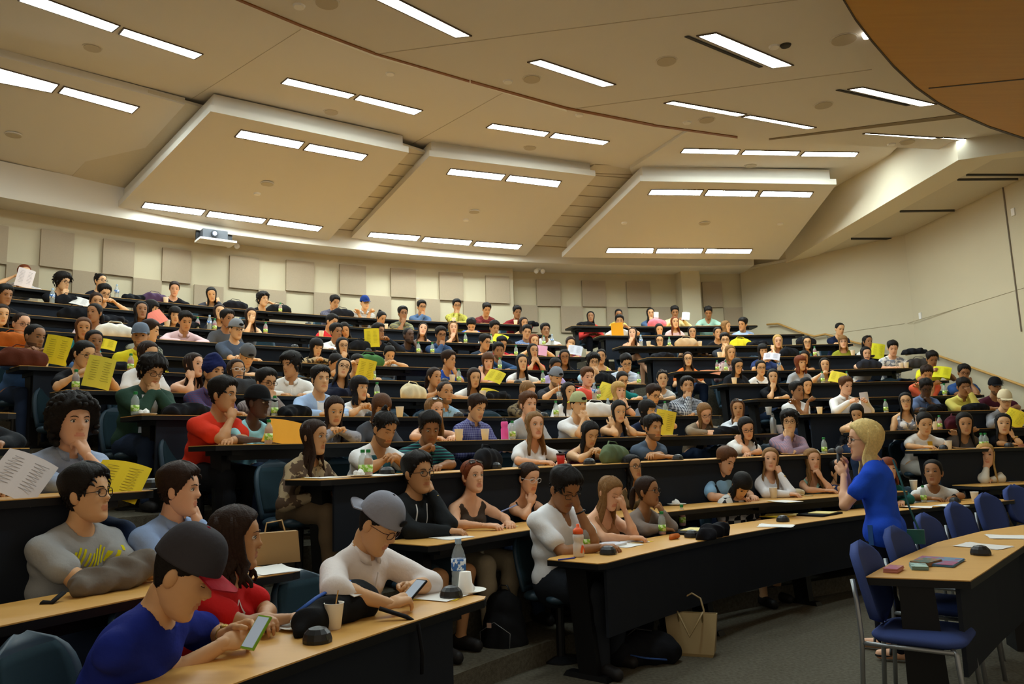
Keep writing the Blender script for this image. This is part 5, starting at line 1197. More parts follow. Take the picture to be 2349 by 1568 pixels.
FONT = {'P': [(0, 0, 0, 1), (0, 1, 1, 1), (1, 1, 1, .5), (1, .5, 0, .5)], 'O': [(0, 0, 0, 1), (0, 1, 1, 1), (1, 1, 1, 0), (1, 0, 0, 0)], 'L': [(0, 1, 0, 0), (0, 0, 1, 0)], 'R': [(0, 0, 0, 1), (0, 1, 1, 1), (1, 1, 1, .5), (1, .5, 0, .5), (.4, .5, 1, 0)], 'Y': [(0, 1, .5, .5), (1, 1, .5, .5), (.5, .5, .5, 0)]}
def text(t, u0, z0, w, h, gap, sx=-1, lw=.005):
    out = []
    for i, ch_ in enumerate(t):
        for a, b_, c, d in FONT[ch_]: out.append(seg((u0+sx*(i*(w+gap)+a*w), z0+b_*h), (u0+sx*(i*(w+gap)+c*w), z0+d*h), lw))
    return out
ANY = {k[:22]: k for k in DEC}
def lb(s): return [k for k in DEC if k.startswith(s)][0]
L_ = lb('man in bright red T-shirt'); decal(L_, [[(.0, -.335), (-.135, -.335), (-.135, -.285), (.0, -.285)]], '1b1b1e', 'print_band'); root_, *r_ = DEC[L_]; decal(L_, text('POLO', -.012, -.328, .022, .034, .008), 'eceae6')
L_ = lb('man with glasses in grey T-shirt'); decal(L_, [seg((.10-.022*i, -.32+.010*math.sin(i)), (.075-.022*i, -.25+.018*math.sin(i*1.3)), .011) for i in range(11)], 'd8d21e')
L_ = lb('woman with curly dark hair in red'); decal(L_, [seg((-.02, -.30), (.01, -.24)), seg((.01, -.24), (.04, -.30)), seg((-.02, -.30), (.04, -.30))], 'e8dcd8')
L_ = lb('man in blue jersey'); decal(L_, text('RY', .09, -.32, .04, .06, .012, -1, .010), 'cfd3dc', 'letters', True)
L_ = lb('man with glasses in black zip hoodie'); decal(L_, [seg((.05, -.20), (.085, -.50), .010), seg((-.05, -.20), (-.02, -.34), .010), seg((-.02, -.34), (-.05, -.50), .010)], 'd9d9da', 'zip_edges')
L_ = lb('bearded man with topknot'); decal(L_, [[(.11, -.19), (.03, -.19), (.0, -.36), (.10, -.52)], [(-.11, -.19), (-.03, -.19), (.0, -.36), (-.10, -.52)], [(.10, -.52), (.0, -.36), (-.0, -.36), (-.10, -.52)]], '3b7386', 'vest_panel')
L_ = lb('man in light blue blazer'); decal(L_, [[(.045, -.19), (-.045, -.19), (-.03, -.50), (.03, -.50)]], 'e9e8e8', 'inner_shirt')
L_ = lb('man with glasses, dark green jacket'); decal(L_, [[(.07, -.19), (-.07, -.19), (-.06, -.50), (.06, -.50)]], 'dfdfe0', 'inner_shirt')
L_ = lb('woman in beige cardigan'); decal(L_, [[(.035, -.20), (-.035, -.20), (-.06, -.50), (.06, -.50)]], '17171a', 'inner_top')
L_ = lb('woman in white T-shirt with yellow sunflower'); decal(L_, [[(-.03, -.22), (-.10, -.22), (-.115, -.46), (-.05, -.46)]], 'e2b232', 'sunflower_print'); decal(L_, [[(-.06, -.31), (-.085, -.31), (-.085, -.345), (-.06, -.345)]], '4a4038', 'flower_heart')
L_ = lb('man in white T-shirt with glasses, fingers'); decal(L_, [seg((-.085, -.31), (-.095, -.335), .006)], 'a8283a', 'logo')
L_ = lb('girl with tied hair'); decal(L_, [seg((.08, -.20), (-.07, -.46), .014)], '20242c', 'strap')
L_ = lb('woman in brown tank top' if False else 'woman with red-brown ponytail'); decal(L_, [seg((.07-.03*i, -.37), (.055-.03*i, -.40), .012) for i in range(6)]+[seg((.055-.03*i, -.42), (.07-.03*i, -.45), .012) for i in range(6)], 'd8cdb8')
# ---------------------------------------------------------------- chairs
def grid_surf(b, fn, nu, nv, th, mi=0):
    U = np.linspace(-1, 1, nu); Vv = np.linspace(0, 1, nv); A = np.array([[fn(u, v) for u in U] for v in Vv]); N_ = np.zeros_like(A)
    du = np.gradient(A, axis=1); dv = np.gradient(A, axis=0); N_ = np.cross(du, dv); N_ /= np.linalg.norm(N_, axis=2, keepdims=True)+1e-9
    Bk = A-N_*th; V = np.concatenate([A.reshape(-1, 3), Bk.reshape(-1, 3)]); n = nu*nv; Fc = []
    for j in range(nv-1):
        for i in range(nu-1):
            a = j*nu+i; Fc += [(a, a+1, a+nu+1, a+nu), (n+a, n+a+nu, n+a+nu+1, n+a+1)]
    for i in range(nu-1): a = (nv-1)*nu+i; Fc += [(i+1, i, n+i, n+i+1), (a, a+1, n+a+1, n+a)]
    for j in range(nv-1): a = j*nu; c = a+nu-1; Fc += [(a, a+nu, n+a+nu, n+a), (c+nu, c, n+c, n+c+nu)]
    b.add(V, Fc, mi)
def shell_chair():
    root = empty('shell_chair')
    def back(u, v):
        t = max(0, min((v-.45)/.55, .995)); w = .22*(.9+.1*min(v*3, 1))*max((1-t**3.0)**(1/2.2), .15); x = u*w; return np.array([x, -.21-.10*v+.05*(abs(x)/.22)**2.2, .46+.40*v])
    b = MB(); grid_surf(b, back, 14, 12, .022); b.obj('backrest', [M_CHAIR], root, True)
    b = MB(); grid_surf(b, lambda u, v: back(u*.84, .10+v*.78)+np.array([0, .016, 0]), 12, 10, .012); b.obj('back_pad', [M_PAD], root, True)
    b = MB(); V, Fc = nets([(np.array([-.14, -.10, .44]), np.array([.14, -.10, .44]), .08, .08, np.array([0, 0, 1.]), .45), (np.array([-.15, .12, .44]), np.array([.15, .12, .44]), .08, .08, np.array([0, 0, 1.]), .42), (np.array([0, -.1, .44]), np.array([0, .12, .44]), .09, .09, np.array([0, 0, 1.]), .4)], .016, .03); b.add(V, Fc); b.obj('seat', [M_CHAIR], root, True)
    b = MB(); b.tube([(0, 0, .02), (0, 0, .42)], .03, 10); b.box((0, -.02, .40), (.2, .24, .03)); b.obj('post', [M_DARKM], root)
    b = MB(); b.lathe([(.14, 0), (.14, .012), (.05, .03)], 16); b.tube([(0, -.17, .43), (0, -.25, .44), (0, -.262, .56)], .014, 6); b.obj('base', [M_DARKM], root)
    return root
proto = shell_chair(); first = [True]
def chair_at(x, y, z, rz, lab, group='dark shell lecture chairs'):
    c = proto if first[0] else copy_tree(proto); first[0] = False
    c.location = (x, y, z); c.rotation_euler = (0, 0, rz); tag(c, lab, 'chair', group); return c
def short(lab):
    w = lab.replace(' the picture', '').split(); return ' '.join(w[:11]).rstrip(',')
for x, y, z, rz, lab in CHAIRS: chair_at(x, y, z, rz, 'dark shell chair under '+short(lab))
def chair_px(px, r, d, lab, yaw=0):
    P, phi = ondesk(r, px, d); th = phi+math.pi
    chair_at(P[0], P[1], ZR[r], th-math.pi/2+yaw, lab)
for px, r, d, lab in ((1572, 2, .62, 'empty dark shell chair behind the desk with the napkin plate'), (1822, 1, .62, 'empty dark shell chair behind the open yellow folders'), (1872, 1, .60, 'empty dark shell chair beside black bag behind front desk'), (2170, 3, .60, 'empty dark shell chair in third row behind cup and dome'),
    (1980, 6, .6, 'empty dark shell chair in sixth row left of folder man'), (2035, 6, .6, 'empty dark shell chair in sixth row, right one of two'), (1955, 5, .66, 'empty chair just right of the man with the white folder'), (2038, 5, .62, 'empty dark shell chair beside green-capped bottle, fifth row right'),
    (2062, 7, .6, 'empty dark shell chair behind panel left of coral T-shirt man'), (1145, 5, .62, 'empty chair in fifth row centre by woman in patterned blouse'), (1262, 4, .7, 'empty chair between white V-neck woman and long-haired woman'), (930, 5, .62, 'empty chair behind the desk with a paper cup, fifth row'),
    (700, 7, .62, 'empty chair in seventh row behind man in white shirt'), (590, 7, .62, 'empty chair right of bowed man with backward grey cap'), (905, 7, .62, 'empty chair in seventh row by the floral backpack'), (700, 11, .62, 'empty chair in second row from back, left centre'), (610, 10, .62, 'empty chair beside woman hiding her face'), (668, 9, .62, 'empty chair in ninth row by microphone dome'),
    (120, 9, .62, 'empty dark chair left of floral blouse woman'), (1745, 9, .62, 'empty chair in ninth row left of blonde woman'), (1820, 9, .62, 'empty chair in ninth row right of blonde woman'), (1908, 8, .62, 'empty chair in eighth row, right section')):
    chair_px(px, r, d, lab)
# blue padded chairs tucked under the front table
def blue_chair():
    root = empty('padded_chair')
    def bk(u, v):
        t = min(abs(2*v-1), .999); w = .225*max((1-t**3.2)**(1/2.4), .12); return np.array([u*w, -.215-.09*v+.035*(u*w/.22)**2, .49+.39*v])
    b = MB(); grid_surf(b, bk, 16, 12, .045); b.obj('backrest', [M_BLUEPAD], root, True)
    b = MB(); V, Fc = nets([(np.array([x0, -.10, .45]), np.array([x0, .12, .45]), .11, .11, np.array([0, 0, 1.]), .34) for x0 in (-.12, -.04, .04, .12)], .012, .03); b.add(V, Fc); b.obj('seat', [M_BLUEPAD], root, True)
    for sx in (-1, 1):
        b = MB(); b.tube([(sx*.225, -.26, 0), (sx*.222, -.235, .43), (sx*.20, -.25, .62), (sx*.17, -.272, .72)], .0125, 8); b.obj('rear_leg', [M_METAL], root, True)
        b = MB(); b.tube([(sx*.225, .22, 0), (sx*.22, .19, .41), (sx*.20, .17, .425)], .0125, 8); b.obj('front_leg', [M_METAL], root, True)
        b = MB(); b.tube([(sx*.222, -.235, .415), (sx*.22, .18, .415)], .011, 8); b.obj('side_rail', [M_METAL], root, True)
    return root
bp = blue_chair()
for i, (px, ad) in enumerate(((2001, .50), (2090, .50), (2152, .50), (2208, .50), (2268, .50), (2318, .50))):
    Pq = [(1990, 1330), (2062, 1290), (2128, 1255), (2195, 1225), (2262, 1200), (2325, 1178)][i]
    P = plane_pt(Pq[0]+14, Pq[1]-46, .80); c = cen(0); ph = math.atan2(P[1]-c[1], P[0]-c[0])
    o = bp if i == 0 else copy_tree(bp); dv = np.array([math.cos(ph), math.sin(ph)]); o.location = (P[0]-dv[0]*.20, P[1]-dv[1]*.20, 0); o.rotation_euler = (0, 0, ph+math.pi/2)
    tag(o, ['blue padded chair at the near left end of the front table', 'blue padded chair second from the near end of the front table', 'blue padded chair third from the near end, beside the speaker', 'blue padded chair fourth from the near end of the front table', 'blue padded chair fifth from the near end of the front table', 'blue padded chair farthest along, cut by the picture edge'][i], 'chair', 'blue padded chairs at the front table')

# ---------------------------------------------------------------- things on the desks
M_PLAST = mat('clear_plastic', 'b9c3c4', .12, .6, alpha=.42); M_GCAP = mat('green_cap', '1f7a3a', .4); M_GLAB = mat('green_label', '8fbf3a', .5, pat='*', col2='d7e6a8', psc=45)
M_PAPER = mat('white_paper', 'e8e6e2', .8, .1); M_CUP = mat('cup_paper', 'f6f2ea', .7, .1); M_YPAP = mat('yellow_paper', 'd8b72e', .8, .1, pat='=', col2='c4a32a', psc=60)
def liquid(c): return mat('juice_'+c, c, .25, .4)
def juice_bottle(col='d0423a', fill=.8):
    root = empty('juice_bottle')
    b = MB(); b.lathe([(.024, 0), (.029, .006), (.030, .03), (.028, .075), (.031, .085), (.030, .115), (.022, .138), (.0135, .150), (.0135, .168)], 16); b.obj('bottle_body', [M_PLAST], root, True)
    b = MB(); b.lathe([(.0295, .03), (.0305, .03), (.0305, .078), (.0295, .078)], 16); b.obj('label_band', [M_GLAB], root, True)
    b = MB(); b.lathe([(.0155, .160), (.0155, .180), (.013, .182)], 14); b.obj('cap', [M_GCAP], root)
    h = .004+.14*fill; b = MB(); b.lathe([(.022, .003), (.0265, .008), (.0265, min(h, .11)), (.020, max(h, .012))], 14); b.obj('juice', [liquid(col)], root, True)
    return root
def water_bottle(lab='3f6fb0', cap='a9c3dd', s=1.0):
    root = empty('water_bottle')
    b = MB(); b.lathe([(r*s, z*s) for r, z in ((.026, 0), (.032, .008), (.032, .05), (.030, .06), (.032, .07), (.032, .13), (.030, .15), (.022, .175), (.0125, .195), (.0125, .21))], 16); b.obj('bottle_body', [M_PLAST], root, True)
    b = MB(); b.lathe([(.0322*s, .085*s), (.0332*s, .085*s), (.0332*s, .135*s), (.0322*s, .135*s)], 16); b.obj('label_band', [mat('wl_'+lab, lab, .5, pat='*', col2='dfe7ef', psc=40)], root, True)
    b = MB(); b.lathe([(.0145*s, .20*s), (.0145*s, .222*s)], 12); b.obj('cap', [mat('wcap_'+cap, cap, .4)], root); return root
def paper_cup(inv=False, stick=False):
    root = empty('paper_cup'); p = [(.028, 0), (.040, .100), (.042, .103), (.038, .103), (.037, .098), (.026, .006)]
    if inv: p = [(r, .103-z) for r, z in p[::-1]]
    b = MB(); b.lathe(p, 20); b.obj('cup_wall', [M_CUP], root, True)
    if stick: b = MB(); b.box((.01, .0, .09), (.006, .002, .12), R=roty(.25)); b.obj('stir_stick', [mat('stick', 'c99a5b', .7)], root)
    return root
def mic_dome():
    root = empty('microphone_dome'); b = MB(); n = 12; b.lathe([(.056, 0), (.057, .012), (.050, .034), (.034, .050), (.014, .056)], n); b.obj('dome', [mat('dome_black', '1b1c1f', .4, .4)], root); b = MB(); b.box((0, -.050, .02), (.016, .008, .018), R=rotx(-.3)); b.obj('button', [mat('dome_btn', '3a3b30', .5)], root); return root
def sheet_desk(name, w, h, m, m2=None, fold=0, seed=0, n=1):
    rng = np.random.RandomState(seed); root = empty(name)
    for k in range(n):
        a = rng.uniform(-.3, .3) if k else 0; R = rotz(a); lift = rng.uniform(.004, .016)
        b = MB(); grid_surf(b, lambda u, v: R@np.array([u*w/2, (v-.5)*h, .0015+.002*k+lift*max(0, u*math.cos(seed)+v-.9)**2*2]), 8, 8, .0008)
        b.obj('sheet', [m if k % 2 == 0 or not m2 else m2], root)
    return root
def blob(name, prims, col, vox=.012, k=.03, parts=(), amp=.006, seed=0, pat=None, c2=None):
    root = empty(name); V, Fc = nets([(np.array(a, float), np.array(c, float), r1, r2)+tuple(q) for a, c, r1, r2, *q in prims], vox, k); V = V.copy()
    V += amp*np.c_[np.sin(V[:, 1]*60+V[:, 2]*45+seed), np.cos(V[:, 0]*55+seed), np.sin(V[:, 0]*47+V[:, 1]*53+seed*2)]; V[:, 2] = np.maximum(V[:, 2], 0)
    b = MB(); b.add(V, Fc); b.obj('bag_body' if 'bag' in name or 'pack' in name else 'cloth', [cloth(col, pat, c2)], root, True)
    for nm, pts, r, m in parts: b = MB(); b.tube(np.array(pts), r, 6, flat=.5); b.obj(nm, [m], root, True)
    return root
Zn = np.array([0, 0, 1.])
PROTO = {}
def proto_of(kind):
    if kind in PROTO: return PROTO[kind], False
    k = kind.split(':'); n = k[0]
    if n == 'jb': o = juice_bottle(*({'r': ('d0423a', .8), 'o': ('e08a2c', .85), 'e': ('cfd8c8', .1), 'l': ('e0523e', .12), 'c': ('7a1d22', .85)}[k[1]]))
    elif n == 'wb': o = water_bottle()
    elif n == 'wbL': o = water_bottle(s=1.25)
    elif n == 'cup': o = paper_cup()
    elif n == 'cupi': o = paper_cup(True)
    elif n == 'cups': o = paper_cup(stick=True)
    elif n == 'dome': o = mic_dome()
    elif n == 'yp': o = sheet_desk('paper_sheet', .20, .27, M_YPAP, M_PAPER, seed=2, n=2)
    elif n == 'op': o = sheet_desk('paper_folder', .24, .30, mat('orange_paper', 'dd9a2e', .8, .1), M_PAPER, seed=3, n=2)
    elif n == 'wp': o = sheet_desk('paper_sheet', .21, .28, M_PAPER, None, seed=1, n=2)
    elif n == 'plate':
        o = empty('paper_plate'); b = MB(); b.lathe([(.055, .003), (.085, .012), (.09, .013), (.085, .010), (.05, .0), (.01, .0)], 22); b.obj('plate_rim', [M_WHITE], o, True)
        b = MB(); V, Fc = nets([(np.array([-.03, 0, .02]), np.array([.03, .02, .03]), .02, .018), (np.array([0, -.02, .02]), np.array([.02, .03, .045]), .02, .008)], .006, .01); b.add(V+.004*np.sin(V[:, ::-1]*140), Fc); b.obj('napkin', [M_PAPER], o, True)
    elif n == 'bag':
        c = k[1]; o = blob('shoulder_bag', [((-.13, 0, .06), (.13, 0, .06), .085, .08, np.array([0, 1., 0]), .7), ((-.09, 0, .11), (.09, .02, .11), .06, .05)], c, parts=(('strap', [(-.12, 0, .14), (-.05, .02, .20), (.06, .02, .19), (.12, 0, .12)], .009, cloth(c)),), seed=len(PROTO))
    elif n == 'coat':
        c = k[1]; o = blob('jacket', [((-.16, 0, .02), (.16, .02, .03), .06, .05), ((-.08, .03, .05), (.10, -.02, .06), .05, .04), ((-.14, -.04, .02), (.02, .05, .04), .045, .03)], c, amp=.009, seed=len(PROTO))
    PROTO[kind] = o; return o, True
GR = {'jb': ('bottle', 'juice bottles on the desks'), 'wb': ('bottle', 'water bottles on the desks'), 'wbL': ('bottle', 'water bottles on the desks'), 'cup': ('cup', 'paper cups on the desks'), 'cups': ('cup', 'paper cups on the desks'), 'cupi': ('cup', 'paper cups on the desks'), 'dome': ('microphone', 'black microphone domes on the desks'),
      'yp': ('paper', 'papers lying on the desks'), 'op': ('paper', 'papers lying on the desks'), 'wp': ('paper', 'papers lying on the desks'), 'plate': ('plate', 'paper plates on the desks'), 'bag': ('bag', 'bags on the desks'), 'coat': ('jacket', 'jackets on the desks')}
def item(kind, P, rz, lab):
    o, new = proto_of(kind)
    if not new: o = copy_tree(o)
    o.location = tuple(P); o.rotation_euler = (0, 0, rz); g = GR[kind.split(':')[0]]; tag(o, lab, g[0], g[1]); return o
ITEMS = """
jb:e 1346 1 1262|nearly empty juice bottle next to orange-topped sports bottle
jb:l 1520 1 1226|green-capped bottle with red dregs beside a pastry
jb:r 1566 1 1206|green-capped red juice bottle by the black organizer
jb:r 1760 2 1139|juice bottle with green label left of white cup, second row
jb:e 1796 2 1124|juice bottle between the white-topped woman and cream purse
jb:r 1513 2 1152|green-capped bottle behind the taupe shawl woman
jb:e 2120 1 1152|juice bottle right of the speaker in front of white T-shirt woman
jb:r 2342 2 1100|juice bottle at the far right picture edge
jb:o 845 3 .12|full orange juice bottle, right one of the pair by teal vest man
jb:e 832 3 .2|empty juice bottle, left one of the pair by teal vest man
jb:e 1892 3 .1|green-capped bottle in front of the third row plate
jb:e 2254 3 .1|left bottle of the pair beside the woman in black, far right
jb:e 2263 3 .18|right bottle of the pair beside the woman in black, far right
jb:o 616 4 .12|juice bottle beside the red T-shirt man
jb:e 1176 4 .2|juice bottle right of the pink sports bottle
jb:r 2157 4 .15|red juice bottle beside a cup with stick, right section
jb:e 1276 5 .12|juice bottle left of the white blouse woman, fifth row
jb:e 1527 5 .12|juice bottle left of black and white plaid man
jb:e 630 5 .12|juice bottle before the man in checked shirt
jb:e 2033 5 .12|green-capped bottle on the empty part of fifth row
jb:e 309 5 .15|juice bottle before the man in dark green jacket
jb:c 173 6 .15|dark red juice bottle left of the ponytail woman
jb:e 865 6 .2|juice bottle behind the woman in white with black bob
jb:o 1374 6 .15|yellow juice bottle beside clear water bottle, sixth row
jb:e 857 7 .15|juice bottle right of the half hidden woman with yellow sheet
jb:e 1053 7 .12|juice bottle right of royal blue T-shirt man
jb:e 1246 7 .12|juice bottle by the lilac top woman
jb:e 1466 7 .12|juice bottle in front of striped polo man
jb:r 299 7 .12|juice bottle in front of bearded man in yellow polo
jb:e 1888 7 .12|juice bottle on seventh row left of beige T-shirt woman
jb:e 1944 7 .15|juice bottle right of the beige T-shirt woman
jb:e 2168 6 .1|juice bottle right of coral T-shirt man
jb:r 1646 8 .12|juice bottle with red drink before patterned blouse woman
jb:e 1666 8 .15|juice bottle with green label before patterned blouse woman
jb:e 1147 8 .12|juice bottle before bearded man in dark blue shirt
jb:e 1184 9 .12|juice bottle right of hidden person in red
jb:e 960 9 .12|juice bottle left of glasses man in blue, ninth row
jb:e 992 9 .12|juice bottle at elbow of glasses man in blue, ninth row
jb:r 453 10 .12|red juice bottle by the pink shirt man
jb:r 492 10 .15|juice bottle beside the water bottle, tenth row left
jb:r 609 10 .12|juice bottle right of woman hiding her face
jb:e 1068 10 .12|juice bottle right of strawberry blonde woman
jb:e 1127 10 .12|juice bottle left of the white T-shirt man, tenth row
jb:e 1248 10 .12|juice bottle before white T-shirt man at row end
jb:r 1870 9 .12|juice bottle right of woman in teal, upper right
jb:e 2012 9 .12|juice bottle right of woman in white, upper right
jb:e 1536 10 .12|juice bottle by the woman with hands at mouth
jb:o 643 12 .12|orange soda bottle on the back row desk
wb 267 12 .12|clear water bottle on back row desk at left
wb 119 11 .12|water bottle before man in black T-shirt, top left
wb 480 10 .12|clear water bottle in tenth row left
wb 1267 10 .2|blue-labelled water bottle at the end of tenth row
wb 1471 10 .12|water bottle beside dark dress woman, right section
wb 1788 8 .12|water bottle right of navy T-shirt reader
wb 1364 6 .1|clear water bottle in front of pink tie-dye man
wb 1396 5 .2|clear water bottle beside white and red bag
cup 1113 4 .12|white paper cup right of the striped polo man
cup 1053 4 .12|white paper cup left of the purple plaid man
cup 917 5 .12|white paper cup on the empty part of fifth row, centre
cup 1108 6 .1|white paper cup before the long-haired woman in white
cup 1038 7 .14|white paper cup at elbow of royal blue T-shirt man
cup 1398 6 .15|white paper cup right of yellow juice bottle
cup 1790 4 .15|white paper cup on the plate beside fifth row man
cup 1775 2 1142|white paper cup beside the cream purse
cup 2237 1 1150|white paper cup right of the front row woman in white
cup 2097 2 1123|white paper cup right behind the speaker
cup 2177 3 .12|white paper cup before brown-grey sweater woman
cups 2146 4 .2|white paper cup with wooden stick, right section
cup 1764 5 .12|white cup in front of black T-shirt woman in shorts
cup 1685 7 .12|white mug shaped cup beside long-haired woman in black
cup 1881 5 .3|white paper cup right of the V-neck man
cup 2080 8 .12|white cup right of printed T-shirt man
cup 2068 8 .18|white cup held by the printed T-shirt man
cup 1957 9 .12|white cup before the striped top woman
cup 1606 10 .12|white cup right of the beige handbag
cup 1651 9 .12|white cup before dark shirt man, upper right
cup 1350 9 .12|white cup at the right end of the ninth row
cup 737 10 .12|white cup with straw before red T-shirt man
cup 885 11 .15|white cup right of woman in navy with bun
cup 1041 12 .12|white cup before yellow plaid man
cup 1183 12 .12|white cup before maroon shirt man
cup 383 10 .12|white cup before the woman with black fringe
cup 380 12 .12|white cup beside the woman reading in the back row
cup 101 7 .3|white cup behind blue-shirted reader at left
cup 1488 10 .12|white cup right of the water bottle in tenth row
cups 766 1 1442|white paper cup with a stir stick beside napkin plate
cupi 1068 1 1362|upturned white paper cup standing on a plate
dome 728 1 1472|black microphone dome in front of the napkin plate
dome 1035 1 1370|black microphone dome beside the upturned cup
dome 1395 1 1271|black microphone dome in front of the spiral notebook
dome 1587 1 1232|black microphone dome right of the red juice bottle
dome 1796 1 1196|black microphone dome before the open folders
dome 2191 1 1152|black microphone dome before front row woman in white
dome 2250 0 1272|black microphone dome on the front table
dome 347 3 .16|black microphone dome at right end of third row, left section
dome 888 3 .2|black microphone dome before the man with the topknot
dome 1135 3 .2|black microphone dome beside black pouch, third row
dome 1352 3 .12|black microphone dome before the phone-using woman
dome 1555 3 .2|black microphone dome right of slate T-shirt man
dome 2165 3 .16|black microphone dome left of the paper cup, far right
dome 2315 3 .12|black microphone dome at far right of third row
dome 850 5 .12|black microphone dome before woman with both hands up
dome 1052 5 .12|black microphone dome before smiling denim man
dome 1247 5 .12|black microphone dome by backward-capped woman row, fifth centre
dome 1910 3 .3|black microphone dome right of third row bottle
dome 1020 7 .12|black microphone dome left of royal blue man's cup
dome 676 9 .12|black microphone dome in ninth row left centre
dome 707 11 .12|black microphone dome in second row from back
dome 844 9 .12|black microphone dome beside black backpack
dome 1188 7 .12|black microphone dome before white sweater woman
dome 2118 5 .12|black microphone dome before the bowed dark-skinned man
yp 1000 1 1368|yellow and green papers under the phone of the white-shirted man
yp 1450 1 1240|yellow sheet before the woman covering her face
yp 1600 1 1218|yellow sheet in the black organizer
yp 748 3 .25|yellow leaflets before the floral dress woman
yp 1138 2 1208|pale yellow sheet at end of second row desk
yp 590 4 .25|yellow papers before red T-shirt man
yp 1800 2 1150|small papers beside the second row cup
op 1645 4 .2|orange sheet being written on in fourth row
op 1830 3 .3|yellow papers before the red plaid shirt woman
op 2225 3 .25|orange folder before brown-grey sweater woman
op 2300 2 1104|yellow and pink papers before blonde in lace
op 2100 1 1163|yellow and pink papers right behind the speaker
op 1690 10 .2|orange papers beside yellow bag in upper right
wp 870 3 .1|white sheets in front of teal vest man
wp 1420 1 1250|clear sheet pocket before woman covering her face
wp 620 2 1308|leaflet with phone at end of left second row
wp 1030 2 1232|leaflet with dark phone before hoodie man
wp 300 3 .25|white sheet beside dome in left third row
wp 1780 1 1206|white sheet beside the dome, front desk centre
wp 2180 1 1160|white notebook under the hands of front row woman
wp 1450 4 .2|open white booklet before woman with hands on cheeks
wp 2255 0 1253|nearer white sheet on the front table
wp 2320 0 1232|farther white sheet on the front table
wp 1130 4 .25|small white papers by pink sports bottle
plate 1552 2 1158|plate with crumpled napkin on second row desk
plate 690 1 1440|white plate with crumpled napkins beside the cup with stick
plate 1075 1 1358|white plate under the upturned cup
plate 1873 3 .2|white plate with napkin beside third row bottle
plate 1537 4 .15|white plate of food in fourth row
plate 826 3 .1|white plate with pastry by teal vest man
plate 332 5 .12|white plate before the green jacket man
bag:17171a 640 12 .2|black backpack on the back row beside soda bottle
bag:15151a 540 12 .2|black laptop bag on the back row desk
bag:5a2d1e 50 7 .12|dark brown leather satchel at the left edge
bag:b05a1e 35 8 .15|tan orange leather bag at left edge
bag:e6dfd0 263 9 .12|cream handbag with round clasp in ninth row
bag:131316 160 11 .2|black bag lying in second row from back
bag:131418 175 10 .1|large black bag in tenth row left
bag:3e3f42 557 6 .15|grey zip case with pale piping, sixth row
bag:d8c9a4 950 6 .15|cream cloth bag beside dark wavy ponytail woman
bag:46703f 846 8 .15|green cloth bundle beside the grey polo woman
bag:161619 832 9 .15|big black backpack in ninth row centre
bag:1d1d22 785 12 .15|black and red bag next to dark checked shirt man
bag:c2a27c 1575 10 .12|beige handbag beside smiling woman, upper right
bag:d9c92c 1700 10 .25|bright yellow bag right of black-topped woman
bag:d4707a 1508 12 .1|pink pouch held by woman in denim, back row
bag:1c1c20 1850 10 .2|black handbag on the upper right desk
bag:151518 1390 7 .1|large black backpack before striped polo man
bag:d2503f 1330 6 .3|patterned red and white bag in sixth row
bag:5f6d50 1410 3 .2|olive green bag beside phone-using woman
bag:1a1a1e 1120 3 .25|black pouch bag left of third row dome
bag:e4ddd6 1368 5 .12|white and red bag behind hands-clasped man
bag:4c1f28 2195 4 .15|maroon leather bag in fourth row, right section
bag:3d3836 2110 8 .15|grey backpack by the printed T-shirt man
bag:2a2b33 1995 8 .12|black bag with blue pouch before the long-haired hand-on-chin woman
bag:4a3550 355 12 .2|purple bag on the back row desk
bag:1a1b1f 1812 9 .1|wide black bag before the blonde, upper right
coat:131418 310 12 .15|black jacket heap on the back row desk
coat:141519 435 10 .1|black jacket in tenth row left
coat:16171c 260 10 .1|black jacket behind the cream handbag
coat:15161b 260 7 .2|black jacket heap before the girl in black, seventh row
coat:17181c 430 5 .15|black bag cloth spread before the navy turban man
coat:121317 680 5 .12|black jacket heap before the blue blazer man
coat:15151a 1640 1 1232|black jacket heap in front of checked-top woman
coat:121214 1900 2 1128|black bag and jacket heap behind the speaker's elbow
coat:1c2030 770 6 .12|navy jacket on the sixth row, left centre
coat:151518 1140 6 .15|black jacket beside the long-haired woman in white
coat:13131a 1156 10 .2|black jacket before white T-shirt man in tenth row
coat:17171c 1520 9 .15|black jacket before woman with hands at mouth
coat:141418 1670 4 .3|dark scarf on fourth row near the water flask
coat:131317 2150 5 .15|black folder cloth before the bowed man, right
coat:14151a 2240 5 .12|black cloth before yellow shirt man
coat:15151a 1740 10 .12|black bag cloth beside light blue shirt man
coat:1b1b1f 2098 9 .1|dark coat behind the printed T-shirt man
coat:131316 1212 12 .2|black jacket hanging at the end of back row
coat:18181d 1345 12 .12|black jacket at left end of right back row desk
"""
for ln in ITEMS.strip().split('\n'):
    h, lab = ln.split('|'); kind, px, r, v = h.split(); px = float(px); r = int(r); v = float(v)
    if v > 5: P = plane_pt(px, v, ydesk(r)); ph = math.atan2(P[1]-cen(r)[1], P[0]-cen(r)[0])
    else: P, ph = ondesk(r, px, v)
    n = kind.split(':')[0]; dz = .0
    if lab.startswith('upturned') : dz = .004
    item(kind, (P[0], P[1], P[2]+dz+.001), ph-math.pi/2+(.4*math.sin(px) if n in ('yp', 'op', 'wp', 'coat', 'bag') else 0), lab)
# ---- single pieces
def one(root, P, rz, lab, cat, group=None): root.location = tuple(P); root.rotation_euler = (0, 0, rz); tag(root, lab, cat, group); return root
def top_pt(r, x, y): return plane_pt(x, y, ydesk(r)+.001)
def frz(r, P): c = cen(r); return math.atan2(P[1]-c[1], P[0]-c[0])-math.pi/2
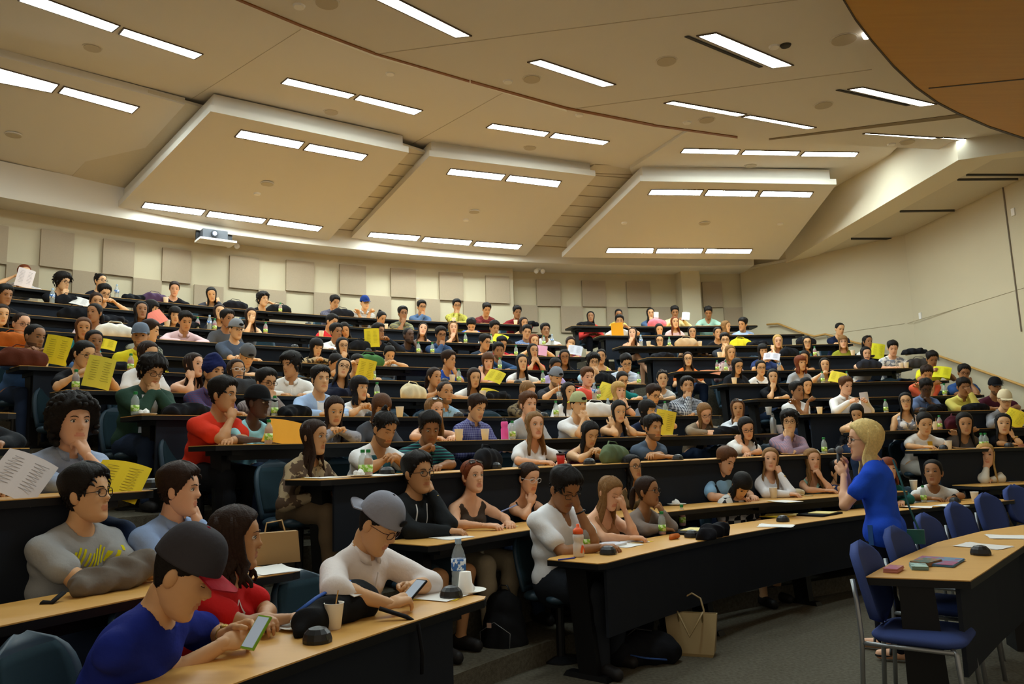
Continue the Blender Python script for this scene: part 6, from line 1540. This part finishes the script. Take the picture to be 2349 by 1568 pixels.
# sports bottle with orange top
o = empty('sports_bottle'); b = MB(); b.lathe([(.030, 0), (.036, .006), (.036, .075), (.031, .088), (.031, .10), (.036, .112), (.036, .135), (.028, .148)], 20); b.obj('bottle_body', [mat('frosted', 'd9cfc8', .5, .3)], o, True)
b = MB(); b.lathe([(.034, .146), (.034, .168), (.020, .182), (.012, .186), (.011, .205), (.007, .208)], 18); b.obj('lid', [mat('orange_lid', 'f0602a', .45)], o, True)
b = MB(); b.box((-.012, -.0355, .05), (.018, .003, .05), R=roty(.35)); b.box((.008, -.0355, .05), (.006, .003, .045), R=roty(-.35)); b.obj('logo_mark', [MATS['orange_lid']], o)
P = top_pt(1, 1328, 1276); one(o, P, frz(1, P), 'frosted sports bottle with orange lid on the front desk', 'bottle')
o = empty('sports_bottle'); b = MB(); b.lathe([(.032, 0), (.036, .006), (.036, .10), (.030, .115), (.034, .13), (.034, .165), (.026, .175)], 18); b.obj('bottle_body', [mat('pink_bottle', 'e2559c', .4)], o, True); b = MB(); b.lathe([(.028, .172), (.028, .195), (.012, .20), (.012, .215)], 14); b.obj('lid', [M_DARKM], o)
P, ph = ondesk(4, 1158, .15); one(o, P, ph, 'pink sports bottle with black lid in the fourth row', 'bottle')
o = empty('steel_flask'); b = MB(); b.lathe([(.034, 0), (.036, .006), (.036, .16), (.020, .19), (.016, .20)], 18); b.obj('flask_body', [M_METAL], o, True); b = MB(); b.lathe([(.018, .198), (.018, .225)], 12); b.tube([(-.014, 0, .22), (-.01, 0, .245), (.01, 0, .245), (.014, 0, .22)], .003, 6); b.obj('lid', [M_METAL], o)
P, ph = ondesk(4, 1775, .15); one(o, P, ph, 'silver metal flask at the end of the fourth row', 'bottle')
o = water_bottle(s=1.15); P = top_pt(1, 1053, 1352); one(o, P, 0, 'large clear water bottle beside the upturned cup', 'bottle')
o = empty('coffee_cup'); b = MB(); b.lathe([(.028, 0), (.038, .095)], 18); b.obj('cup_wall', [mat('red_cup', 'c0271f', .5)], o, True); b = MB(); b.lathe([(.041, .093), (.041, .102), (.036, .108)], 18); b.obj('lid', [mat('cup_lid', '3a1c18', .5)], o)
P, ph = ondesk(3, 1287, .14); one(o, P, ph, 'red takeaway coffee cup with dark lid, third row', 'cup')
o = empty('iced_drink_cup'); b = MB(); b.lathe([(.03, 0), (.042, .11)], 16); b.obj('cup_wall', [M_PLAST], o, True); b = MB(); b.lathe([(.028, .004), (.036, .05)], 14); b.obj('drink', [mat('tea', '6b2f14', .3)], o, True); b = MB(); b.tube([(0, 0, .02), (.02, 0, .22)], .003, 6); b.obj('straw', [M_WHITE], o)
P, ph = ondesk(6, 1284, .2); one(o, P, ph, 'iced drink with straw before the backward-capped bearded man', 'cup')
# spiral notebook, phone, pens
o = empty('notebook'); b = MB(); b.box((0, 0, .009), (.21, .15, .018)); b.obj('pages', [M_PAPER], o); b = MB(); b.box((0, 0, .019), (.215, .155, .002)); b.obj('cover', [mat('nb_cover', 'dfe2ee', .6)], o); b = MB()
for i in range(16): b.lathe([(.005, -.001), (.005, .001)], 6, c=(-.1+.0133*i, .078, .014), R=roty(math.pi/2))
b.obj('spiral', [M_METAL], o); P = top_pt(1, 1400, 1252); one(o, P, frz(1, P)+.1, 'white spiral notebook on the front desk beside the dome', 'notebook')
def pen(P, d, c, lab):
    o = empty('pen'); d = np.array(d, float); d /= np.linalg.norm(d); b = MB(); b.tube([-d*.065, d*.06], .0045, 8); b.obj('barrel', [mat('pen_'+c, c, .4)], o); b = MB(); b.tube([d*.06, d*.074], [.004, .001], 8); b.obj('tip', [M_DARKM], o); o.location = tuple(P); tag(o, lab, 'pen')
def handpt(lab, s, off=(0, 0, 0)):
    o, r, dist = WHO[lab]; return o
def phone(P, c, lab, R):
    o = empty('smartphone'); b = MB(); b.box((0, 0, 0), (.066, .122, .009), R=R); b.obj('phone_case', [mat('case_'+c, c, .4)], o); b = MB(); b.box(R@np.array([0, 0, .005]), (.058, .11, .002), R=R); b.obj('screen', [mat('screen_glow', (.35, .42, .5), .2, emit=.35)], o); o.location = tuple(P); tag(o, lab, 'phone')
P = plane_pt(588, 1450, ydesk(1)+.10); phone(P, '7fae2c', 'green-cased phone held by the man in blue jersey', rotz(-.6)@rotx(.9))
P = plane_pt(950, 1352, ydesk(1)+.09); phone(P, '1b1b1e', 'dark phone held by the man in white linen shirt', rotz(-.7)@rotx(.6))
pen(top_pt(1, 1300, 1283)+[0, 0, .005], (.8, .5, 0), '2436a8', 'blue pen lying beside the sports bottle')
pen(hit(1168, 1165, 2, .2)[0], (.8, .1, .3), '8090c8', 'blue pen held by woman in brown tank top')
pen(hit(226, 1098, 3, .3)[0], (.9, -.2, -.4), '20242c', 'pen held by the curly-haired man in blue shirt')
# organizer with yellow papers
for px, py, lab in ((1590, 1220, 'open black organizer with papers behind the juice bottles'), (1880, 1180, 'open black folder beside yellow sheets by the speaker')):
    o = empty('folder'); b = MB(); b.box((0, 0, .008), (.42, .26, .016)); V = b.v[0]; b.obj('cover', [cloth('17181b')], o); b = MB(); b.box((.03, -.02, .02), (.22, .2, .006), .1); b.obj('pages', [mat('cream_paper', 'e3d28c', .8)], o); P = top_pt(1, px, py); one(o, P, frz(1, P)+.15, lab, 'folder')
o = empty('folder'); b = MB(); b.box((0, 0, .004), (.34, .24, .006), .1); b.obj('cover', [mat('yellow_folder', 'd9b629', .7)], o); b = MB(); b.box((.05, .02, .012), (.21, .28, .004), .5); b.obj('pages', [MATS['cream_paper']], o); P = top_pt(1, 1790, 1183); one(o, P, frz(1, P), 'open yellow folder with a pale sheet on the front desk', 'folder')
# pastry
o = blob('pastry', [((-.05, 0, .015), (.05, .01, .015), .018, .016), ((-.02, .01, .02), (.03, -.01, .02), .02, .018)], 'b5622c', .006, .01, amp=.003); P = top_pt(1, 1547, 1236); one(o, P, frz(1, P), 'small baked pastry between the two juice bottles', 'pastry')
# backpacks and bags on desks near the camera
o = blob('backpack', [((-.19, 0, .045), (.17, 0, .055), .055, .075), ((-.05, .02, .06), (.12, .01, .08), .06, .075), ((-.25, -.02, .02), (-.10, 0, .035), .03, .05)], '17181b', .010, .04, parts=(('strap', [(.10, -.14, .05), (.16, -.24, .01), (.18, -.285, -.02), (.185, -.30, -.14), (.18, -.30, -.22)], .017, cloth('141417')), ('blue_trim', [(-.22, .02, .085), (-.10, .03, .118), (.03, .03, .145), (.12, .03, .15)], .012, mat('blue_trim', '2b55a8', .7))), amp=.004)
b = MB(); b.box((.05, -.05, .113), (.055, .04, .003), R=rotx(.35)); b.obj('patch', [mat('patch_white', 'd8d4cf', .7)], o); b = MB(); b.box((.06, -.04, .118), (.04, .015, .003), R=rotx(.35)); b.obj('patch', [MATS['orange_lid']], o)
P = top_pt(1, 775, 1428); one(o, P, frz(1, P)+.05, 'black backpack with blue trim lying on the front left desk', 'bag')
o = blob('shoulder_bag', [((-.15, 0, .05), (.15, .02, .085), .045, .06), ((-.16, -.04, .03), (.08, -.02, .05), .04, .05), ((0, .02, .08), (.15, .03, .11), .045, .035)], '6e665e', .010, .03, parts=(('strap', [(-.24, -.06, .03), (-.30, -.10, .005), (-.32, -.06, .005)], .015, cloth('201f20')),), amp=.008); P = top_pt(2, 262, 1352); one(o, P, frz(2, P)-.1, 'grey-brown leather bag on the left second row desk', 'bag')
o = blob('handbag', [((-.12, 0, .03), (.12, 0, .03), .035, .03), ((-.08, 0, .045), (.08, 0, .045), .025, .025)], 'd9cdaf', .008, .02, parts=(('strap', [(.0, -.04, .03), (.03, -.12, .005), (.10, -.15, .005)], .008, cloth('c7b58e')),), amp=.003); P = top_pt(2, 1822, 1137); one(o, P, frz(2, P), 'flat cream leather purse right of the second row cup', 'bag')
# floral backpack in seventh row
o = blob('backpack', [((0, 0, .10), (0, 0, .22), .13, .10, np.array([0, 1., 0]), .7)], '2a2230', .012, .03, amp=.002, pat='*', c2='c06a90'); P, ph = ondesk(7, 970, .58); one(o, (P[0], P[1], ZR[7]+.45), ph-math.pi/2, 'small dark backpack with colourful pattern on a seventh row seat', 'bag')
# floor bags
PB = plane_pt(1158, 1535, 0); o = blob('backpack', [((0, 0, .16), (0, 0, .36), .17, .13, np.array([0, 1., 0]), .72), ((0, -.09, .12), (0, -.08, .24), .12, .10, np.array([0, 1., 0]), .6)], '17181b', .012, .03, parts=(('grab_handle', [(-.05, 0, .47), (-.02, 0, .52), (.03, 0, .52), (.06, 0, .46)], .010, M_DARKM), ('zip', [(-.10, -.15, .10), (-.11, -.15, .24), (0, -.165, .31), (.11, -.15, .24), (.10, -.15, .10)], .004, M_METAL)), amp=.004)
b = MB(); b.box((-.03, -.176, .29), (.03, .006, .03)); b.obj('badge', [mat('badge', 'b99a8c', .5)], o); one(o, PB+[0, .12, 0], -.4, 'big black backpack standing on the floor between two front desks', 'bag')
PB = plane_pt(1480, 1520, 0); o = blob('backpack', [((-.16, 0, .07), (.16, 0, .07), .10, .09), ((-.05, .05, .09), (.12, .04, .10), .10, .09)], '16181d', .012, .03, parts=(('blue_trim', [(-.12, -.09, .08), (-.02, -.11, .06), (.12, -.10, .04)], .012, mat('blue_trim2', '2b4a86', .7)), ('strap', [(-.15, .02, .15), (-.05, .03, .22), (.06, .02, .20)], .012, M_DARKM)), amp=.006); one(o, PB, .1, 'black and blue backpack lying on the carpet by the front desk', 'bag')
# tote
o = empty('tote_bag'); PT = plane_pt(1590, 1500, 0)
def tote(u, v): return np.array([u*(.15+.02*v), -.06*(1-v)-.0+.0, .02+.27*v])
b = MB(); b.loft([[(-.14, -.06, 0), (.14, -.06, 0), (.14, .06, 0), (-.14, .06, 0)], [(-.15, -.065, .02), (.15, -.065, .02), (.15, .065, .02), (-.15, .065, .02)], [(-.165, -.045, .15), (.165, -.045, .15), (.165, .045, .15), (-.165, .045, .15)], [(-.18, -.025, .28), (.18, -.025, .28), (.18, .025, .28), (-.18, .025, .28)], [(-.172, -.018, .28), (.172, -.018, .28), (.172, .018, .28), (-.172, .018, .28)], [(-.15, -.03, .10), (.15, -.03, .10), (.15, .03, .10), (-.15, .03, .10)]]); b.obj('bag_body', [mat('tote_leather', 'a38d63', .45, .4)], o)
for s in (-1, 1): b = MB(); b.tube([(-.08, s*.028, .22), (-.085, s*.04, .29), (-.06, s*.09, .26 if s < 0 else .36), (0, s*.11, .14 if s < 0 else .39), (.06, s*.09, .24 if s < 0 else .36), (.085, s*.04, .29), (.08, s*.028, .22)], .007, 6); b.obj('handle', [MATS['tote_leather']], o, True)
one(o, PT, -.35, 'beige leather tote bag with two handles on the carpet', 'bag')
# magazines on the front table
def stack(name, px, py, w, h, t, c1, c2, lab, rz=0, cat='magazine'):
    o = empty(name); b = MB(); n = 6
    for i in range(n): b.box((.003*math.sin(i*2), .002*math.cos(i), t*(i+.5)/n), (w, h, t/n*.9), .02*math.sin(i*1.7))
    b.obj('pages', [mat('pg_'+c2, c2, .7)], o); b = MB(); b.box((0, 0, t+.001), (w, h, .002)); b.obj('cover', [mat('cv_'+c1, c1, .4, pat='*', col2=c2, psc=22)], o); P = top_pt(0, px, py); one(o, P, frz(0, P)+rz, lab, cat)
stack('magazine', 2150, 1290, .30, .22, .012, '9a4a78', '5b86a8', 'fanned glossy magazines with pink and blue covers on the front table')
stack('leaflet_stack', 2050, 1309, .15, .07, .02, 'b46a80', 'c08078', 'bundle of pink leaflets at the near end of front table', cat='leaflets')
stack('leaflet_stack', 2108, 1303, .14, .08, .018, 'a8c8c0', '7f9a94', 'bundle of pale green leaflets next to the pink ones', .3, cat='leaflets')
stack('book', 2125, 1294, .17, .10, .022, '3c5f5a', '8a6a4a', 'thick small book with patterned cover on the front table', -.2, cat='book')
# paper shopping bag on the second row, left
o = empty('paper_bag'); b = MB(); b.loft([[(-.13, -.05, 0), (.13, -.05, 0), (.13, .05, 0), (-.13, .05, 0)], [(-.12, -.03, .16), (.12, -.03, .16), (.12, .03, .16), (-.12, .03, .16)]]); b.obj('bag_body', [mat('kraft', 'a8875a', .85)], o); b = MB(); b.tube([(-.05, 0, .15), (-.04, 0, .21), (.04, 0, .22), (.06, 0, .15)], .004, 6); b.obj('handle', [mat('kraft2', 'c8a878', .8)], o)
P = top_pt(2, 628, 1290); one(o, P, .5, 'brown paper bag behind the curly-haired woman in red', 'bag')
o = blob('backpack', [((0, 0, .12), (0, 0, .30), .15, .12, np.array([0, 1., 0]), .7)], '16171c', .012, .03, parts=(('blue_trim', [(-.10, -.10, .24), (.0, -.12, .20), (.10, -.10, .12)], .016, MATS['blue_trim2']),), amp=.004); P, ph = hit(690, 1290, 3, -.35); one(o, (P[0], P[1], ZR[2]), ph-math.pi/2, 'black and blue backpack beside aisle under the third row', 'bag')
# ---------------------------------------------------------------- sheets held in hands
def held(px, py, r, d, w, h, col, lab, yaw=0, tilt=15, roll=8, lines=True, name='held_sheet'):
    P, ph = hit(px, py, r, d); a = math.atan2(-P[1], -P[0])+math.radians(yaw)+math.pi/2; R = rotz(a)@rotx(math.radians(-tilt))@roty(math.radians(roll))
    m = mat('sheet_'+col+('l' if lines else ''), col, .8, .1)
    b = MB(); grid_surf(b, lambda u, v: R@np.array([u*w/2, .02*u*u, (v-.5)*h]), 8, 8, .001); o = empty(name, P); b.obj('paper', [m], o)
    if lines:
        b = MB(); rng = np.random.RandomState(int(px))
        for i in range(9):
            for s in (-1, 1):
                L_ = rng.uniform(.18, .34)*w; z = h*(.34-.075*i); c = np.array([s*w*.22, -.0015+.02*(.22*2)**2*.9, z]); b.box(R@(c+[0, -.001, 0]), (L_, .0006, h*.012), R=R)
        b.obj('print', [mat('print_'+col, tuple(q*.45 for q in lin(col)), .8)], o)
    tag(o, lab, 'paper', 'sheets held in hands'); return o
A4 = (.216, .28)
held(58, 637, 12, .30, *A4, 'e4d8d6', 'white printed sheet held before the auburn-haired woman\'s face', 10, 5, 12)
held(228, 853, 6, .15, *A4, 'd5c243', 'large yellow sheet held by the ponytail woman with glasses', 5, 8, 12)
held(130, 802, 7, .25, *A4, 'dcc52c', 'yellow sheet held by the balding man in blue', -5, 6, 10)
held(243, 788, 8, .2, .20, .14, 'd9c22e', 'yellow folded sheet beside the teal-topped woman', 0, 30, 10)
held(839, 849, 7, .15, *A4, 'dcc233', 'yellow sheet hiding part of a woman, centre left', 0, 8, 14)
held(853, 774, 9, .12, *A4, 'dcc42e', 'yellow sheet read by the man in dark jacket', 0, 5, -3)
held(1525, 969, 4, .15, *A4, 'dcc03c', 'yellow sheet held by the black-bobbed woman', 5, 6, 14)
held(1389, 900, 6, .1, *A4, 'dcc648', 'yellow sheet beside the white cup in sixth row', 0, 22, 25)
held(1416, 757, 11, .12, .23, .30, 'e09c26', 'orange folder held by man in white, upper right section', 0, 4, -3, False)
held(2014, 805, 8, .75, *A4, 'd4cc2e', 'yellow sheet held up above the printed T-shirt man', 10, 10, 12)
held(2160, 852, 7, .2, .26, .22, 'd6cf2c', 'yellow sheet read by man in bright yellow T-shirt', 0, 35, 12)
held(2328, 958, 4, .2, .24, .24, 'd8c230', 'yellow sheet read by the man in cream cap', 0, 20, 30)
held(1921, 864, 7, .12, .24, .20, 'd8c23c', 'yellow sheet held by woman in beige T-shirt', 0, 30, 18)
held(1988, 925, 5, .35, .17, .32, 'e0dce2', 'white folder held upright by man in white button shirt', 50, 4, -4, False)
held(1770, 816, 8, .12, .26, .16, 'c9c4cc', 'white leaflet read by woman in navy T-shirt', 0, 40, 10)
held(1241, 803, 9, .12, .2, .18, 'd49ab0', 'pink leaflet held by auburn-haired woman', 0, 20, 8, False)
held(1319, 802, 9, .12, .24, .18, 'c8cad6', 'white leaflet held by woman in pink T-shirt', 0, 25, 12)
held(358, 728, 10, .12, .24, .22, 'dc7c6a', 'salmon pink sheet held by short-haired person', 0, 25, -35, False)
held(182, 690, 11, .12, .26, .16, 'd8d4d0', 'small white booklet held by man in black, top left', 0, 40, 20)
held(1505, 726, 12, .12, .1, .2, 'e8e4de', 'white carrier with green print on the back row desk', 0, 0, 4)
held(1573, 724, 12, .2, .16, .18, 'e2dcd8', 'white sheet held by pale yellow shirt man', 0, 20, 8)
held(655, 990, 4, .12, .30, .22, 'e8a238', 'orange sheet held by woman in black cap', 0, 35, 15, False)
held(1135, 861, 6, .2, .22, .2, 'd8c43a', 'yellow sheet held by woman in pink T-shirt', 0, 40, 25)
held(1120, 900, 6, .2, .22, .16, 'd9c03a', 'yellow sheet before the long-haired woman in white top', 0, 45, 20)
held(1147, 775, 10, .1, .26, .2, 'd6ce32', 'yellow sheet before the bending man in white', 0, 40, 22)
held(272, 1098, 3, .12, .25, .26, 'd9bb28', 'yellow sheet held by the curly-haired man in blue shirt', 0, 45, 18)
held(48, 1088, 3, .12, .23, .25, 'cfc6c4', 'white printed sheet held at the left picture edge', 10, 35, 32)
held(1628, 852, 8, .05, .34, .14, 'a8694a', 'brown envelope beside the orange T-shirt woman', 0, 60, 12, False)
# ---------------------------------------------------------------- speaker's microphone and purse
mc = np.array(PL2W((.0, .235, Ph[2]-.14))); md = np.array(PL2W((-.01, .225, Ph[2]-.075))); mb_ = np.array(PL2W((.01, .25, Ph[2]-.29)))
o = empty('microphone', tuple(mc)); b = MB(); b.tube([mb_-mc, md-mc], [.013, .018], 12); b.obj('handle', [M_DARKM], o, True); dd = (md-mc)/np.linalg.norm(md-mc); b = MB(); b.ell(md-mc+dd*.02, (.026, .026, .03), n=16); b.obj('grille', [mat('mic_grille', '6f7174', .45, .5, metal=.5, bump=.6, bscale=900)], o, True)
tag(o, 'handheld microphone with grey mesh head held by the speaker', 'microphone')
o = empty('handbag', PL2W((-.20, -.24, .82))); c0 = np.array(o.location)
L = [np.array(PL2W(p))-c0 for p in ((-.13, -.135, 1.30), (-.20, -.185, 1.15), (-.235, -.22, 1.0), (-.22, -.26, .86))]
b = MB(); b.tube(L, .007, 6); b.obj('strap', [mat('teal_strap', '1f4f55', .6)], o); b = MB(); b.box((0, 0, -.01), (.035, .10, .09), rzp+.1); b.obj('bag_body', [mat('teal_leather', '17504c', .5)], o)
tag(o, 'small teal crossbody purse at the speaker\'s hip', 'bag')
o = empty('lanyard', PL2W((-.21, .03, .86))); b = MB(); b.box((0, 0, -.05), (.03, .006, .13), rzp+1.57); b.obj('ribbon', [mat('lanyard_blue', '2c5a9c', .6)], o); tag(o, 'short blue lanyard hanging from the speaker\'s pocket', 'lanyard')
